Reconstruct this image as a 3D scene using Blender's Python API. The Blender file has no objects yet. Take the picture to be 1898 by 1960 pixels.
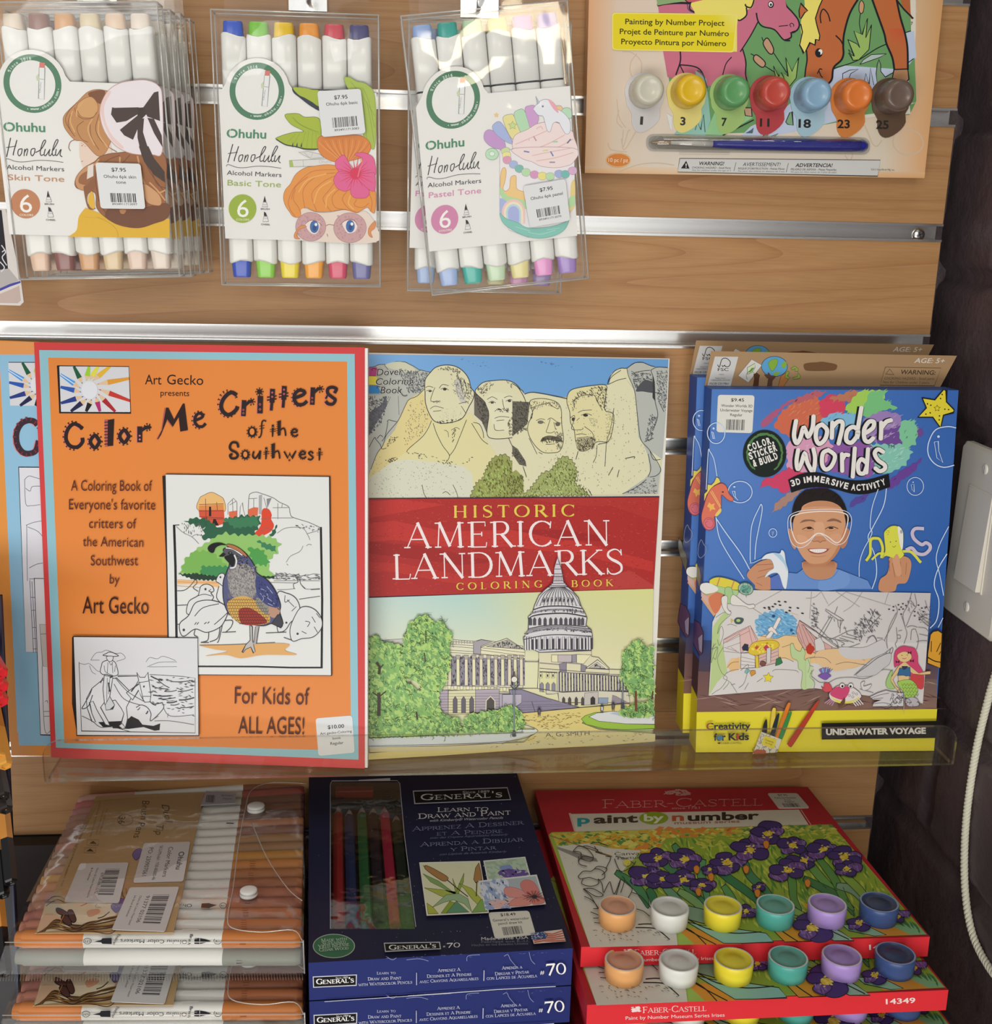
import bpy, bmesh, math, random
from math import sin, cos, pi, radians
from mathutils import Vector, Matrix, noise
from mathutils.geometry import tessellate_polygon

SC = bpy.context.scene
COL = SC.collection
# ------------------------------------------------------------------ camera
FW, FH, FPX = 1898.0, 1960.0, 2200.0
CAM = Vector((0.0, -0.7945, -0.1461))
YAW, PIT, ROL = 0.0906, 0.2605, 0.02418
_f = Vector((sin(YAW)*cos(PIT), cos(YAW)*cos(PIT), -sin(PIT)))
_r = Vector((cos(YAW), -sin(YAW), 0.0)); _u = _r.cross(_f)
CR = _r*cos(ROL) + _u*sin(ROL); CU = -_r*sin(ROL) + _u*cos(ROL); CF = _f
cd = bpy.data.cameras.new('camera'); cam = bpy.data.objects.new('camera', cd); COL.objects.link(cam)
cam.matrix_world = Matrix(((CR.x, CU.x, -CF.x, CAM.x), (CR.y, CU.y, -CF.y, CAM.y), (CR.z, CU.z, -CF.z, CAM.z), (0, 0, 0, 1)))
cd.sensor_fit = 'HORIZONTAL'; cd.sensor_width = 36.0; cd.lens = FPX*36.0/FW
cd.clip_start = 0.01; cd.clip_end = 50
SC.camera = cam
# ------------------------------------------------------------------ light
SC.view_settings.view_transform = 'Standard'; SC.view_settings.look = 'None'
SC.view_settings.gamma = 1.0; SC.view_settings.use_curve_mapping = False
SC.view_settings.exposure = -0.15
w = bpy.data.worlds.new('world'); SC.world = w; w.use_nodes = True
wn = w.node_tree.nodes; wl = w.node_tree.links
bg = wn['Background']; bg.inputs['Strength'].default_value = 1.0
tc = wn.new('ShaderNodeTexCoord'); sx = wn.new('ShaderNodeSeparateXYZ')
wl.new(tc.outputs['Generated'], sx.inputs[0])
cr = wn.new('ShaderNodeValToRGB'); mr = wn.new('ShaderNodeMapRange')
mr.inputs[1].default_value = -1; mr.inputs[2].default_value = 1
wl.new(sx.outputs['Z'], mr.inputs[0]); wl.new(mr.outputs[0], cr.inputs[0])
e = cr.color_ramp.elements
e[0].position = 0.0; e[0].color = (.16, .14, .12, 1)
e[1].position = 1.0; e[1].color = (.40, .39, .38, 1)
m = e.new(.45); m.color = (.25, .23, .21, 1)
m = e.new(.6); m.color = (.42, .42, .42, 1)
wl.new(cr.outputs[0], bg.inputs['Color'])

def area(name, loc, target, sx_, sy_, power, col):
    d = bpy.data.lights.new(name, 'AREA'); d.shape = 'RECTANGLE'; d.size = sx_; d.size_y = sy_
    d.energy = power; d.color = col
    o = bpy.data.objects.new(name, d); COL.objects.link(o); o.location = loc
    o.rotation_euler = (Vector(target)-Vector(loc)).to_track_quat('-Z', 'Y').to_euler()
    return o
area('window_daylight', (-0.95, -2.6, .86), (0, 0, -.3), 1.1, .7, 11, (1.0, .99, .97))
area('sunlit_floor', (-0.35, -2.1, -.98), (0.05, 0, -.25), 2.2, .62, 29, (1.0, .985, .95))
area('shop_front_glass', (-0.55, -3.1, 0.0), (-.1, 0, -.05), 3.0, 1.35, 12.5, (1.0, 1.0, .99))
area('ceiling_light', (0.35, -1.3, 1.9), (0.1, 0, -.3), 1.2, .6, 8, (1.0, .97, .92))
area('pack_glare_lamp', (0.22, -2.3, 0.46), (0, 0, -.1), .2, .30, 4.2, (1.0, .86, .6))  # added unseen lamp, placed so the clear packs catch a warm glare

# ------------------------------------------------------------------ helpers
def lin(h, k=1.0):
    if isinstance(h, (tuple, list)): return (h[0], h[1], h[2], 1)
    v = [int(h[i:i+2], 16)/255 for i in (0, 2, 4)]
    return tuple([min(1, k*(c/12.92 if c <= .04045 else ((c+.055)/1.055)**2.4)) for c in v] + [1])
def ray(x, y):
    return CF + CR*((x-FW/2)/FPX) - CU*((y-FH/2)/FPX)
def hit(x, y, p, n):
    d = ray(x, y); t = (Vector(p)-CAM).dot(n)/d.dot(n); return CAM + d*t
def hy(x, y, Y): return hit(x, y, (0, Y, 0), Vector((0, 1, 0)))
def hz(x, y, Z): return hit(x, y, (0, 0, Z), Vector((0, 0, 1)))
def hx(x, y, X): return hit(x, y, (X, 0, 0), Vector((1, 0, 0)))
def plane3(a, b, c):
    n = (b-a).cross(c-a).normalized()
    if n.dot(CAM-a) < 0: n = -n
    return (a.copy(), n)

MATS = {}
def mat(name, base=(.8, .8, .8, 1), rough=.5, metal=0.0, attr=False, coat=0.0, spec=.5, trans=0.0, ior=1.45, bump=None, sss=0):
    if name in MATS: return MATS[name]
    m = bpy.data.materials.new(name); m.use_nodes = True; N = m.node_tree.nodes; L = m.node_tree.links
    b = N['Principled BSDF']
    b.inputs['Base Color'].default_value = lin(base) if isinstance(base, str) else base
    b.inputs['Roughness'].default_value = rough; b.inputs['Metallic'].default_value = metal
    b.inputs['Coat Weight'].default_value = coat; b.inputs['Coat Roughness'].default_value = .15
    b.inputs['Specular IOR Level'].default_value = spec; b.inputs['IOR'].default_value = ior
    b.inputs['Transmission Weight'].default_value = trans
    if attr:
        a = N.new('ShaderNodeAttribute'); a.attribute_name = 'col'; L.new(a.outputs['Color'], b.inputs['Base Color'])
    if bump:
        tcn = N.new('ShaderNodeTexCoord'); nz = N.new('ShaderNodeTexNoise'); nz.inputs['Scale'].default_value = bump[0]
        nz.inputs['Detail'].default_value = 3
        bp = N.new('ShaderNodeBump'); bp.inputs['Strength'].default_value = bump[1]; bp.inputs['Distance'].default_value = bump[2]
        L.new(tcn.outputs['Object'], nz.inputs['Vector']); L.new(nz.outputs['Fac'], bp.inputs['Height']); L.new(bp.outputs[0], b.inputs['Normal'])
    MATS[name] = m; return m
def film(name, tint=(.97, .97, .97, 1), gloss=.5, rough=.06, scale=14, strength=.5, dist=.004, lo=.02, hazec=None, haze=0.0):
    if name in MATS: return MATS[name]
    m = bpy.data.materials.new(name); m.use_nodes = True; N = m.node_tree.nodes; L = m.node_tree.links
    N.remove(N['Principled BSDF']); out = N['Material Output']
    tr = N.new('ShaderNodeBsdfTransparent'); tr.inputs[0].default_value = tint
    gl = N.new('ShaderNodeBsdfGlossy'); gl.inputs['Roughness'].default_value = rough; gl.inputs[0].default_value = (1, 1, 1, 1)
    lw = N.new('ShaderNodeLayerWeight'); lw.inputs['Blend'].default_value = .35
    mr = N.new('ShaderNodeMapRange'); mr.inputs[3].default_value = lo; mr.inputs[4].default_value = gloss
    mx = N.new('ShaderNodeMixShader')
    L.new(lw.outputs['Facing'], mr.inputs[0]); L.new(mr.outputs[0], mx.inputs[0])
    L.new(tr.outputs[0], mx.inputs[1]); L.new(gl.outputs[0], mx.inputs[2])
    if strength:
        tcn = N.new('ShaderNodeTexCoord'); nz = N.new('ShaderNodeTexNoise'); nz.inputs['Scale'].default_value = scale; nz.inputs['Detail'].default_value = 2
        bp = N.new('ShaderNodeBump'); bp.inputs['Strength'].default_value = strength; bp.inputs['Distance'].default_value = dist
        L.new(tcn.outputs['Object'], nz.inputs['Vector']); L.new(nz.outputs['Fac'], bp.inputs['Height'])
        L.new(bp.outputs[0], gl.inputs['Normal'])
    last = mx
    if haze:
        df = N.new('ShaderNodeBsdfDiffuse'); df.inputs[0].default_value = hazec or (.8, .8, .8, 1)
        m2 = N.new('ShaderNodeMixShader'); m2.inputs[0].default_value = haze
        L.new(mx.outputs[0], m2.inputs[1]); L.new(df.outputs[0], m2.inputs[2]); last = m2
    L.new(last.outputs[0], out.inputs[0]); MATS[name] = m; return m

M_PRINT = mat('printed_card', rough=.45, attr=True, spec=.16)
M_GLOSS = mat('glossy_print', rough=.3, attr=True, spec=.18)
M_PAPER = mat('paper_sticker', rough=.55, attr=True, spec=.25)
M_PLAST = mat('coloured_plastic', rough=.22, attr=True, spec=.5)
M_SATIN = mat('satin_plastic', rough=.45, attr=True, spec=.4)

class B:
    """mesh collector: coloured faces, several shapes, one object"""
    def __init__(s): s.v = []; s.f = []; s.c = []; s.m = []; s.sm = []
    def add(s, vs, fs, col, mi=0, smooth=False):
        o = len(s.v); s.v += [Vector(v) for v in vs]
        for i, f in enumerate(fs):
            s.f.append(tuple(o+k for k in f)); c = col[i] if isinstance(col, list) else col
            s.c.append(c if (isinstance(c, tuple) and isinstance(c[0], tuple)) else lin(c)); s.m.append(mi); s.sm.append(smooth)
        return s
    def quad(s, a, b, c, d, col, mi=0): return s.add([a, b, c, d], [(0, 1, 2, 3)], col, mi)
    def prism(s, top, down, col, cols=None, mi=0):
        """top: 4 corners; down: vector"""
        t = [Vector(p) for p in top]; b = [p+Vector(down) for p in t]; n = len(t)
        fs = [tuple(range(n)), tuple(range(2*n-1, n-1, -1))] + [(i, i+n, (i+1) % n+n, (i+1) % n) for i in range(n)]
        return s.add(t+b, fs, cols if cols else col, mi)
    def box(s, lo, hi, col, mi=0):
        x0, y0, z0 = lo; x1, y1, z1 = hi
        return s.prism([(x0, y0, z1), (x1, y0, z1), (x1, y1, z1), (x0, y1, z1)], (0, 0, z0-z1), col, mi=mi)
    def lathe(s, a, axis, prof, col, n=24, mi=0, side=None, cols=None, smooth=True, hexa=False):
        """prof: list of (distance along axis, radius)"""
        a = Vector(a); ax = Vector(axis).normalized(); sd = Vector(side) if side else ax.orthogonal()
        sd = (sd-ax*sd.dot(ax)).normalized(); up = ax.cross(sd)
        vs = []
        for (d, r) in prof:
            for k in range(n):
                t = 2*pi*k/n; vs.append(a+ax*d+(sd*cos(t)+up*sin(t))*r)
        fs = []; cc = []
        for i in range(len(prof)-1):
            for k in range(n):
                fs.append((i*n+k, i*n+(k+1) % n, (i+1)*n+(k+1) % n, (i+1)*n+k)); cc.append(cols[i] if cols else col)
        fs.append(tuple(range(n-1, -1, -1))); cc.append(cols[0] if cols else col)
        fs.append(tuple((len(prof)-1)*n+k for k in range(n))); cc.append(cols[-1] if cols else col)
        return s.add(vs, fs, cc, mi, smooth)
    def tube(s, pts, r, col, n=10, mi=0, closed=False):
        P = [Vector(p) for p in pts]; vs = []; N = len(P); nrm = None
        for i, p in enumerate(P):
            t = (P[min(i+1, N-1)]-P[max(i-1, 0)]).normalized()
            if nrm is None: nrm = t.orthogonal().normalized()
            nrm = (nrm-t*nrm.dot(t)).normalized(); bn = t.cross(nrm)
            rr = r[i] if isinstance(r, list) else r
            for k in range(n):
                a = 2*pi*k/n; vs.append(p+(nrm*cos(a)+bn*sin(a))*rr)
        fs = [(i*n+k, i*n+(k+1) % n, (i+1)*n+(k+1) % n, (i+1)*n+k) for i in range(N-1) for k in range(n)]
        fs += [tuple(range(n-1, -1, -1)), tuple((N-1)*n+k for k in range(n))]
        return s.add(vs, fs, col, mi, True)
    def build(s, name, mats, parent=None, bevel=0.0, origin=None, label=None):
        me = bpy.data.meshes.new(name)
        o = bpy.data.objects.new(name, me); COL.objects.link(o)
        if parent is not None:
            o.parent = parent; off = wloc(parent)
        else:
            if origin is None:
                xs = [v.x for v in s.v]; ys = [v.y for v in s.v]; zs = [v.z for v in s.v]
                origin = ((min(xs)+max(xs))/2, (min(ys)+max(ys))/2, min(zs))
            o.location = origin; off = Vector(origin)
        me.from_pydata([tuple(v-off) for v in s.v], [], s.f)
        if not isinstance(mats, (list, tuple)): mats = [mats]
        for m in mats: me.materials.append(m)
        me.polygons.foreach_set('material_index', s.m); me.polygons.foreach_set('use_smooth', s.sm)
        ca = me.color_attributes.new('col', 'FLOAT_COLOR', 'CORNER')
        arr = []
        for f, c in zip(s.f, s.c):
            if isinstance(c[0], tuple):
                for k in range(len(f)): arr.extend(c[k % len(c)])
            else: arr.extend(tuple(c)*len(f))
        ca.data.foreach_set('color', arr)
        me.update()
        if bevel:
            md = o.modifiers.new('bevel', 'BEVEL'); md.width = bevel; md.segments = 2; md.limit_method = 'ANGLE'; md.angle_limit = radians(40)
        if label: o['label'] = label
        return o
def wloc(o):
    v = Vector((0, 0, 0))
    while o is not None: v += o.location; o = o.parent
    return v
def tag(o, label, cat, group=None, kind=None):
    o['label'] = label; o['category'] = cat
    if group: o['group'] = group
    if kind: o['kind'] = kind
    return o
def thing(name, loc, label, cat, group=None):
    o = bpy.data.objects.new(name, None); COL.objects.link(o); o.location = loc; o.empty_display_size = .01
    return tag(o, label, cat, group)
def struct(o): o['kind'] = 'structure'; return o
def copy_tree(o, parent=None):
    c = o.copy(); COL.objects.link(c)
    if parent is not None: c.parent = parent
    for ch in list(o.children): copy_tree(ch, c)
    return c

# ------------------------------------------------------------------ printing on a surface
def spline(pts, closed=False, k=6):
    n = len(pts)
    if n < 3: return list(pts)
    out = []
    for i in range(n if closed else n-1):
        if closed: a, b, c, d = pts[(i-1) % n], pts[i], pts[(i+1) % n], pts[(i+2) % n]
        else: a, b, c, d = pts[max(i-1, 0)], pts[i], pts[i+1], pts[min(i+2, n-1)]
        for j in range(k):
            t = j/k
            out.append(tuple(.5*((2*b[q])+(-a[q]+c[q])*t+(2*a[q]-5*b[q]+4*c[q]-d[q])*t*t+(-a[q]+3*b[q]-3*c[q]+d[q])*t**3) for q in (0, 1)))
    if not closed: out.append(tuple(pts[-1]))
    return out
def S(txt):
    """'x,y x,y ...' to points"""
    return [tuple(float(q) for q in p.split(',')) for p in txt.split()]
def inside(x, y, P):
    c = False; j = len(P)-1
    for i in range(len(P)):
        if (P[i][1] > y) != (P[j][1] > y) and x < (P[j][0]-P[i][0])*(y-P[i][1])/(P[j][1]-P[i][1])+P[i][0]: c = not c
        j = i
    return c
_TXT = {}
def glyphs(s, bold=0.0, italic=0.0):
    if bold < 0 or ('M' in s and bold < .03): bold = 0.0
    k = (s, bold, italic)
    if k in _TXT: return _TXT[k]
    cu = bpy.data.curves.new('t', 'FONT'); cu.body = s; cu.size = 1.0; cu.offset = bold; cu.shear = italic; cu.resolution_u = 3
    o = bpy.data.objects.new('t', cu); COL.objects.link(o)
    dg = bpy.context.evaluated_depsgraph_get(); ev = o.evaluated_get(dg); me = ev.to_mesh()
    vs = [(v.co.x, v.co.y) for v in me.vertices]; fs = [tuple(p.vertices) for p in me.polygons]
    ev.to_mesh_clear(); bpy.data.objects.remove(o); bpy.data.curves.remove(cu)
    if not vs: vs = [(0, 0)]
    x0 = min(v[0] for v in vs); x1 = max(v[0] for v in vs)
    _TXT[k] = (vs, fs, x0, x1); return _TXT[k]
CAPH = .729
# a small roman alphabet: vertical strokes thick, cross strokes thin, short feet
RG = {
 'A': (.78, 't.06,0 .37,1|T.37,1 .68,0|t.17,.34 .56,.34', '.06,0 .68,0'), 'B': (.64, 'T.14,0 .14,1|t.14,1 .36,1|t.14,.52 .38,.52|t.14,0 .38,0|A.36,.76,.16,.24,-90,90|A.38,.26,.2,.26,-90,90', '.1,0 .1,1'),
 'C': (.74, 'A.42,.5,.34,.5,45,315|t.68,.98 .66,.72|t.66,.22 .68,.1', ''), 'D': (.76, 'T.14,0 .14,1|t.14,1 .36,1|t.14,0 .36,0|A.34,.5,.34,.5,-90,90', '.1,0 .1,1'),
 'E': (.6, 'T.14,0 .14,1|t.14,1 .52,1 .52,.84|t.14,.52 .42,.52|t.14,0 .54,0 .56,.18|t.42,.6 .42,.44', '.1,0 .1,1'), 'F': (.56, 'T.14,0 .14,1|t.14,1 .5,1 .5,.84|t.14,.5 .4,.5|t.4,.58 .4,.42', '.12,0 .1,1'),
 'G': (.78, 'A.42,.5,.34,.5,45,315|t.68,.98 .66,.72|T.66,.08 .66,.4|t.54,.4 .76,.4', ''), 'H': (.8, 'T.14,0 .14,1|T.64,0 .64,1|t.14,.5 .64,.5', '.14,0 .14,1 .64,0 .64,1'),
 'I': (.3, 'T.15,0 .15,1', '.15,0 .15,1'), 'J': (.36, 'T.2,.05 .2,1|t.2,.05 .12,-.1 .02,-.12', '.2,1'), 'K': (.74, 'T.14,0 .14,1|t.16,.48 .6,1|T.28,.58 .66,0', '.14,0 .14,1 .6,1 .66,0'),
 'L': (.56, 'T.14,0 .14,1|t.14,0 .5,0 .53,.2', '.14,1 .1,0'), 'M': (.92, 't.12,0 .16,1|T.16,1 .46,.06|t.46,.06 .74,1|T.74,1 .78,0', '.12,0 .12,1 .78,0 .78,1'),
 'N': (.8, 't.14,0 .14,1|T.14,1 .66,0|t.66,0 .66,1', '.14,0 .1,1 .66,1'), 'O': (.82, 'A.41,.5,.35,.5,0,360', ''), 'P': (.6, 'T.14,0 .14,1|t.14,1 .36,1|t.14,.46 .36,.46|A.34,.73,.2,.27,-90,90', '.14,0 .1,1'),
 'Q': (.82, 'A.41,.5,.35,.5,0,360|T.45,.08 .72,-.16', ''), 'R': (.68, 'T.14,0 .14,1|t.14,1 .36,1|t.14,.5 .36,.5|A.34,.75,.18,.25,-90,90|T.34,.5 .64,0', '.14,0 .1,1 .66,0'),
 'S': (.56, 'S', ''), 'T': (.68, 'T.34,0 .34,1|t.04,.84 .06,1 .62,1 .64,.84', '.34,0'), 'U': (.78, 'T.16,1 .16,.3|A.4,.32,.24,.32,180,360|t.64,.3 .64,1', '.16,1 .64,1'),
 'V': (.76, 'T.08,1 .38,0|t.38,0 .68,1', '.08,1 .68,1'), 'W': (1.06, 'T.06,1 .32,0|t.32,0 .54,.9|T.54,.9 .76,0|t.76,0 1,1', '.06,1 1,1'), 'Y': (.72, 'T.06,1 .36,.45|t.36,.45 .66,1|T.36,.45 .36,0', '.06,1 .66,1 .36,0'),
 'X': (.74, 'T.1,1 .64,0|t.1,0 .62,1', '.1,1 .62,1 .1,0 .64,0'), 'Z': (.64, 't.08,1 .56,1|T.54,1 .1,0|t.1,0 .58,0 .58,.18|t.08,1 .08,.82', ''),
 '-': (.36, 't.05,.4 .3,.4', ''), '.': (.24, 'T.1,0 .1,.08', ''), "'": (.2, 'T.1,.8 .1,1.05', ''), ' ': (.34, '', ''), '#': (.6, 't.1,.2 .22,.9|t.34,.2 .46,.9|t.04,.42 .5,.42|t.08,.68 .54,.68', ''),
 '1': (.5, 'T.26,0 .26,1|t.1,.84 .26,1', '.26,0'), '2': (.58, 't.08,.72 .14,.94 .3,1|T.3,1 .46,.88 .44,.66 .1,.04|t.08,0 .52,0 .54,.18', ''), '6': (.6, 't.5,.98 .24,.8|A.3,.32,.22,.32,0,360|T.24,.8 .1,.5 .1,.3', ''),
 '7': (.6, 't.06,.84 .08,1|T.08,.97 .54,.97|T.54,1 .2,0', ''), '0': (.62, 'A.31,.5,.24,.5,0,360', ''), '8': (.58, 'A.29,.75,.19,.25,0,360|A.29,.25,.23,.26,0,360', ''), '9': (.58, 'A.28,.68,.22,.32,0,360|T.5,.7 .44,.3 .16,.02', '')}

class Art:
    """flat printing on one plane; shapes are given where they stand, each a hair above the last"""
    STEP = 5e-6
    def __init__(s, plane, b=None, k=1.0, mi=0, lift=4e-5, clip=None):
        s.p, s.n = plane; s.b = b if b is not None else B(); s.h = lift; s.k = k; s.mi = mi; s.map = None; s.fr = (0.0, 0.0, 1.0)
    def o(s, ox=0.0, oy=0.0, sc=1.0):
        s.fr = (ox, oy, sc); return s
    def pt(s, x, y):
        x = s.fr[0]+x/s.fr[2]; y = s.fr[1]+y/s.fr[2]
        if s.map: x, y = s.map(x, y)
        return hit(x, y, s.p, s.n)+s.n*s.h
    def _add(s, P2, F, col):
        vs = [s.pt(x, y) for x, y in P2]
        s.b.add(vs, F, lin(col, s.k) if isinstance(col, str) else col, s.mi)
    def up(s): s.h += s.STEP
    def P(s, pts, col, sm=False, ol=None, w=1.0, k=6):
        if isinstance(pts, str): pts = S(pts)
        if sm: pts = spline(pts, True, k)
        t = tessellate_polygon([[Vector((x, y, 0)) for x, y in pts]])
        s._add(pts, [tuple(q) for q in t], col); s.up()
        if ol: s.L(pts+[pts[0]], w, ol)
        return pts
    def G(s, q, cols):
        """quad with a printed blend of colours"""
        if isinstance(q, str): q = S(q)
        vs = [s.pt(x, y) for x, y in q]
        s.b.add(vs, [(0, 1, 2, 3)], [tuple(lin(c, s.k) for c in cols)], s.mi); s.up()
    def R(s, x0, y0, x1, y1, col, ol=None, w=1.0): s.P([(x0, y0), (x1, y0), (x1, y1), (x0, y1)], col, ol=ol, w=w)
    def RR(s, q, r, col, ol=None, w=1.0):
        """four sided shape with rounded corners"""
        if isinstance(q, str): q = S(q)
        out = []
        for i in range(4):
            a, b, c = Vector(q[i-1]), Vector(q[i]), Vector(q[(i+1) % 4])
            d1 = (a-b).normalized(); d2 = (c-b).normalized()
            for t in (0, .15, .35, .65, .85, 1):
                p = b+d1*r*(1-t)**2+d2*r*t*t; out.append((p.x, p.y))
        s.P(out, col, ol=ol, w=w); return out
    def E(s, cx, cy, rx, ry, col, rot=0, n=28, ol=None, w=1.0, a0=0, a1=360):
        c, q = cos(radians(rot)), sin(radians(rot)); pts = []
        m = n if a1-a0 >= 360 else n+1
        for i in range(m):
            a = radians(a0+(a1-a0)*i/n); x, y = rx*cos(a), ry*sin(a); pts.append((cx+x*c-y*q, cy+x*q+y*c))
        if col: s.P(pts, col)
        if ol: s.L(pts+([pts[0]] if m == n else []), w, ol)
        return pts
    def L(s, pts, w, col, sm=False, k=6, up=True, taper=None):
        if isinstance(pts, str): pts = S(pts)
        if sm: pts = spline(pts, False, k)
        P = []; n = len(pts); V = [Vector(p) for p in pts]; last = Vector((1, 0))
        for i in range(n):
            d = V[min(i+1, n-1)]-V[max(i-1, 0)]
            if d.length < 1e-6: d = last
            d = d.normalized(); last = d; nn = Vector((-d.y, d.x))
            ww = w/2
            if taper: ww *= taper[0]+(taper[1]-taper[0])*i/max(1, n-1)
            sc = 1.0
            if 0 < i < n-1:
                a = (V[i]-V[i-1]).normalized() if (V[i]-V[i-1]).length > 1e-6 else d
                cs = max(.5, abs(a.dot(d))); sc = 1/cs
            e = Vector((0, 0))
            if i == 0: e = -d*ww*.4
            if i == n-1: e = d*ww*.4
            P.append(tuple(V[i]+nn*ww*sc+e)); P.append(tuple(V[i]-nn*ww*sc+e))
        h0 = s.h
        for j in range(min(4, n-1)):
            I = range(j, n-1, 4); s.h = h0+j*9e-7
            s._add([P[q] for i in I for q in (2*i, 2*i+1, 2*i+3, 2*i+2)], [(4*q, 4*q+1, 4*q+2, 4*q+3) for q in range(len(I))], col)
        s.h = h0
        if up: s.up()
        else: s.h += 1.2e-6
    def LL(s, txt, w, col, sm=True):
        """several lines, separated by |"""
        for t in txt.split('|'): s.L(S(t), w, col, sm=sm, up=False)
        s.up()
    def T(s, txt, x0, y0, x1, y1, h, col, bold=0.0, it=0.0, upv=None, arc=0.0):
        """text from baseline start to baseline end, capital height h"""
        vs, fs, a, b = glyphs(txt, bold, it)
        bx, by = x1-x0, y1-y0; ln = math.hypot(bx, by)
        if upv is None: ux, uy = by/ln, -bx/ln
        else: ux, uy = upv
        W = max(b-a, 1e-6); out = []
        for (x, y) in vs:
            t = (x-a)/W; v = y/CAPH*h+arc*4*t*(1-t)
            out.append((x0+bx*t+ux*v, y0+by*t+uy*v))
        s._add(out, fs, col); s.up()
    def TC(s, txt, cx, cy, r, a0, a1, h, col, bold=0.0, flip=False):
        """text round a circle, angles in degrees clockwise from the top"""
        n = len(txt)
        for i, ch in enumerate(txt):
            if ch == ' ': continue
            a = radians(a0+(a1-a0)*(i+.5)/n); px, py = cx+r*sin(a), cy-r*cos(a)
            tx, ty = cos(a), sin(a)
            if flip: tx, ty = -tx, -ty
            g = glyphs(ch, bold); wd = (g[3]-g[2])/CAPH*h/2
            s.T(ch, px-tx*wd, py-ty*wd, px+tx*wd, py+ty*wd, h, col, bold)
    def SF(s, txt, x0, y0, x1, y1, h, col, upv=None, th=.13, tn=.045, small=None, gap=0.0):
        """roman capitals; lower case input gives small capitals"""
        sm_ = small or .76
        tot = sum((RG.get(c.upper(), RG['-'])[0]+gap)*(sm_ if c.islower() else 1) for c in txt)-gap
        bx, by = x1-x0, y1-y0; ln = math.hypot(bx, by)
        ux, uy = upv if upv else (by/ln, -bx/ln)
        cur = 0.0
        for ch in txt:
            g = RG.get(ch.upper(), RG['-']); k = sm_ if ch.islower() else 1.0
            wq = ln/tot
            def M(px, py): t = (cur+px*k)/tot; return (x0+bx*t+ux*py*k*h, y0+by*t+uy*py*k*h)
            def st(P, wd): s.L([M(*p) for p in P], wd, col, up=False)
            tw = th*h*k*min(1.25, wq/h*1.0 if wq < h else 1.0)+.0; nw = max(tn*h*k, .7)
            if g[1] == 'S':
                P = spline(S('.47,.84 .38,.97 .26,1 .12,.9 .1,.74 .2,.6 .36,.48 .47,.34 .46,.12 .3,0 .16,.02 .08,.16'), False, 4)
                n = len(P)
                for i in range(n-1):
                    t = abs((i+.5)/n-.5)*2; st([P[i], P[i+1]], nw+(tw-nw)*max(0, 1-t*1.25))
                st([(.47, .99), (.48, .76)], nw); st([(.07, .24), (.07, 0)], nw)
            elif g[1]:
                for q in g[1].split('|'):
                    if q[0] == 'A':
                        cx, cy, rx, ry, a0, a1 = [float(z) for z in q[1:].split(',')]
                        m = max(8, int(abs(a1-a0)/15)); pr = None
                        for i in range(m+1):
                            a = radians(a0+(a1-a0)*i/m); p = (cx+rx*cos(a), cy+ry*sin(a))
                            if pr: st([pr, p], nw+(tw-nw)*abs(cos(a))**1.3)
                            pr = p
                    else: st(S(q[1:]), tw if q[0] == 'T' else nw)
            if g[2]:
                for (a, b_) in S(g[2]): st([(a-.085, b_ - (.02 if b_ > .5 else -.02)), (a+.085, b_ - (.02 if b_ > .5 else -.02))], nw*1.1)
            cur += (g[0]+gap)*k
        s.up()
    def dots(s, poly, n, r, col, seed=1, ln=0, rot=0):
        if isinstance(poly, str): poly = S(poly)
        R_ = random.Random(seed); x0 = min(p[0] for p in poly); x1 = max(p[0] for p in poly); y0 = min(p[1] for p in poly); y1 = max(p[1] for p in poly)
        P = []; F = []
        for _ in range(n):
            x, y = R_.uniform(x0, x1), R_.uniform(y0, y1)
            if not inside(x, y, poly): continue
            q = r*R_.uniform(.6, 1.3); l = q+ln*R_.uniform(.3, 1); a = radians(rot+R_.uniform(-25, 25)); o = len(P)
            dx, dy = cos(a)*l, sin(a)*l; ex, ey = -sin(a)*q, cos(a)*q
            P += [(x-dx, y-dy), (x+ex, y+ey), (x+dx, y+dy), (x-ex, y-ey)]; F.append((o, o+1, o+2, o+3))
        for j in range(8):
            G_ = F[j::8]
            if G_: s._add([P[i] for f in G_ for i in f], [(4*i, 4*i+1, 4*i+2, 4*i+3) for i in range(len(G_))], col); s.h += 1.2e-6
    def scal(s, pts, amp, col, ol, w, seed=1, step=9):
        """leafy outline"""
        if isinstance(pts, str): pts = S(pts)
        R_ = random.Random(seed); out = []; n = len(pts)
        for i in range(n):
            a, b = pts[i], pts[(i+1) % n]; L_ = math.hypot(b[0]-a[0], b[1]-a[1]); m = max(1, int(L_/step))
            for j in range(m):
                t = j/m; sg = amp*(1 if (len(out) % 2) else -1)*R_.uniform(.4, 1)
                nx, ny = (b[1]-a[1])/max(L_, 1e-6), -(b[0]-a[0])/max(L_, 1e-6)
                out.append((a[0]+(b[0]-a[0])*t+nx*sg, a[1]+(b[1]-a[1])*t+ny*sg))
        o2 = spline(out, True, 3)
        if col: s.P(o2, col)
        if ol: s.L(o2+[o2[0]], w, ol)
    def curls(s, poly, n, r, col, w, seed=1):
        """short wavy leaf lines inside a shape"""
        if isinstance(poly, str): poly = S(poly)
        R_ = random.Random(seed); x0 = min(p[0] for p in poly); x1 = max(p[0] for p in poly); y0 = min(p[1] for p in poly); y1 = max(p[1] for p in poly)
        for _ in range(n):
            x, y = R_.uniform(x0, x1), R_.uniform(y0, y1)
            if not inside(x, y, poly): continue
            a = R_.uniform(0, 6.28); pts = []
            for i in range(7):
                a += R_.uniform(-1.5, 1.7); x += cos(a)*r; y += sin(a)*r; pts.append((x, y))
            s.L(pts, w, col, sm=True, k=3, up=False)
        s.up()
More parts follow.
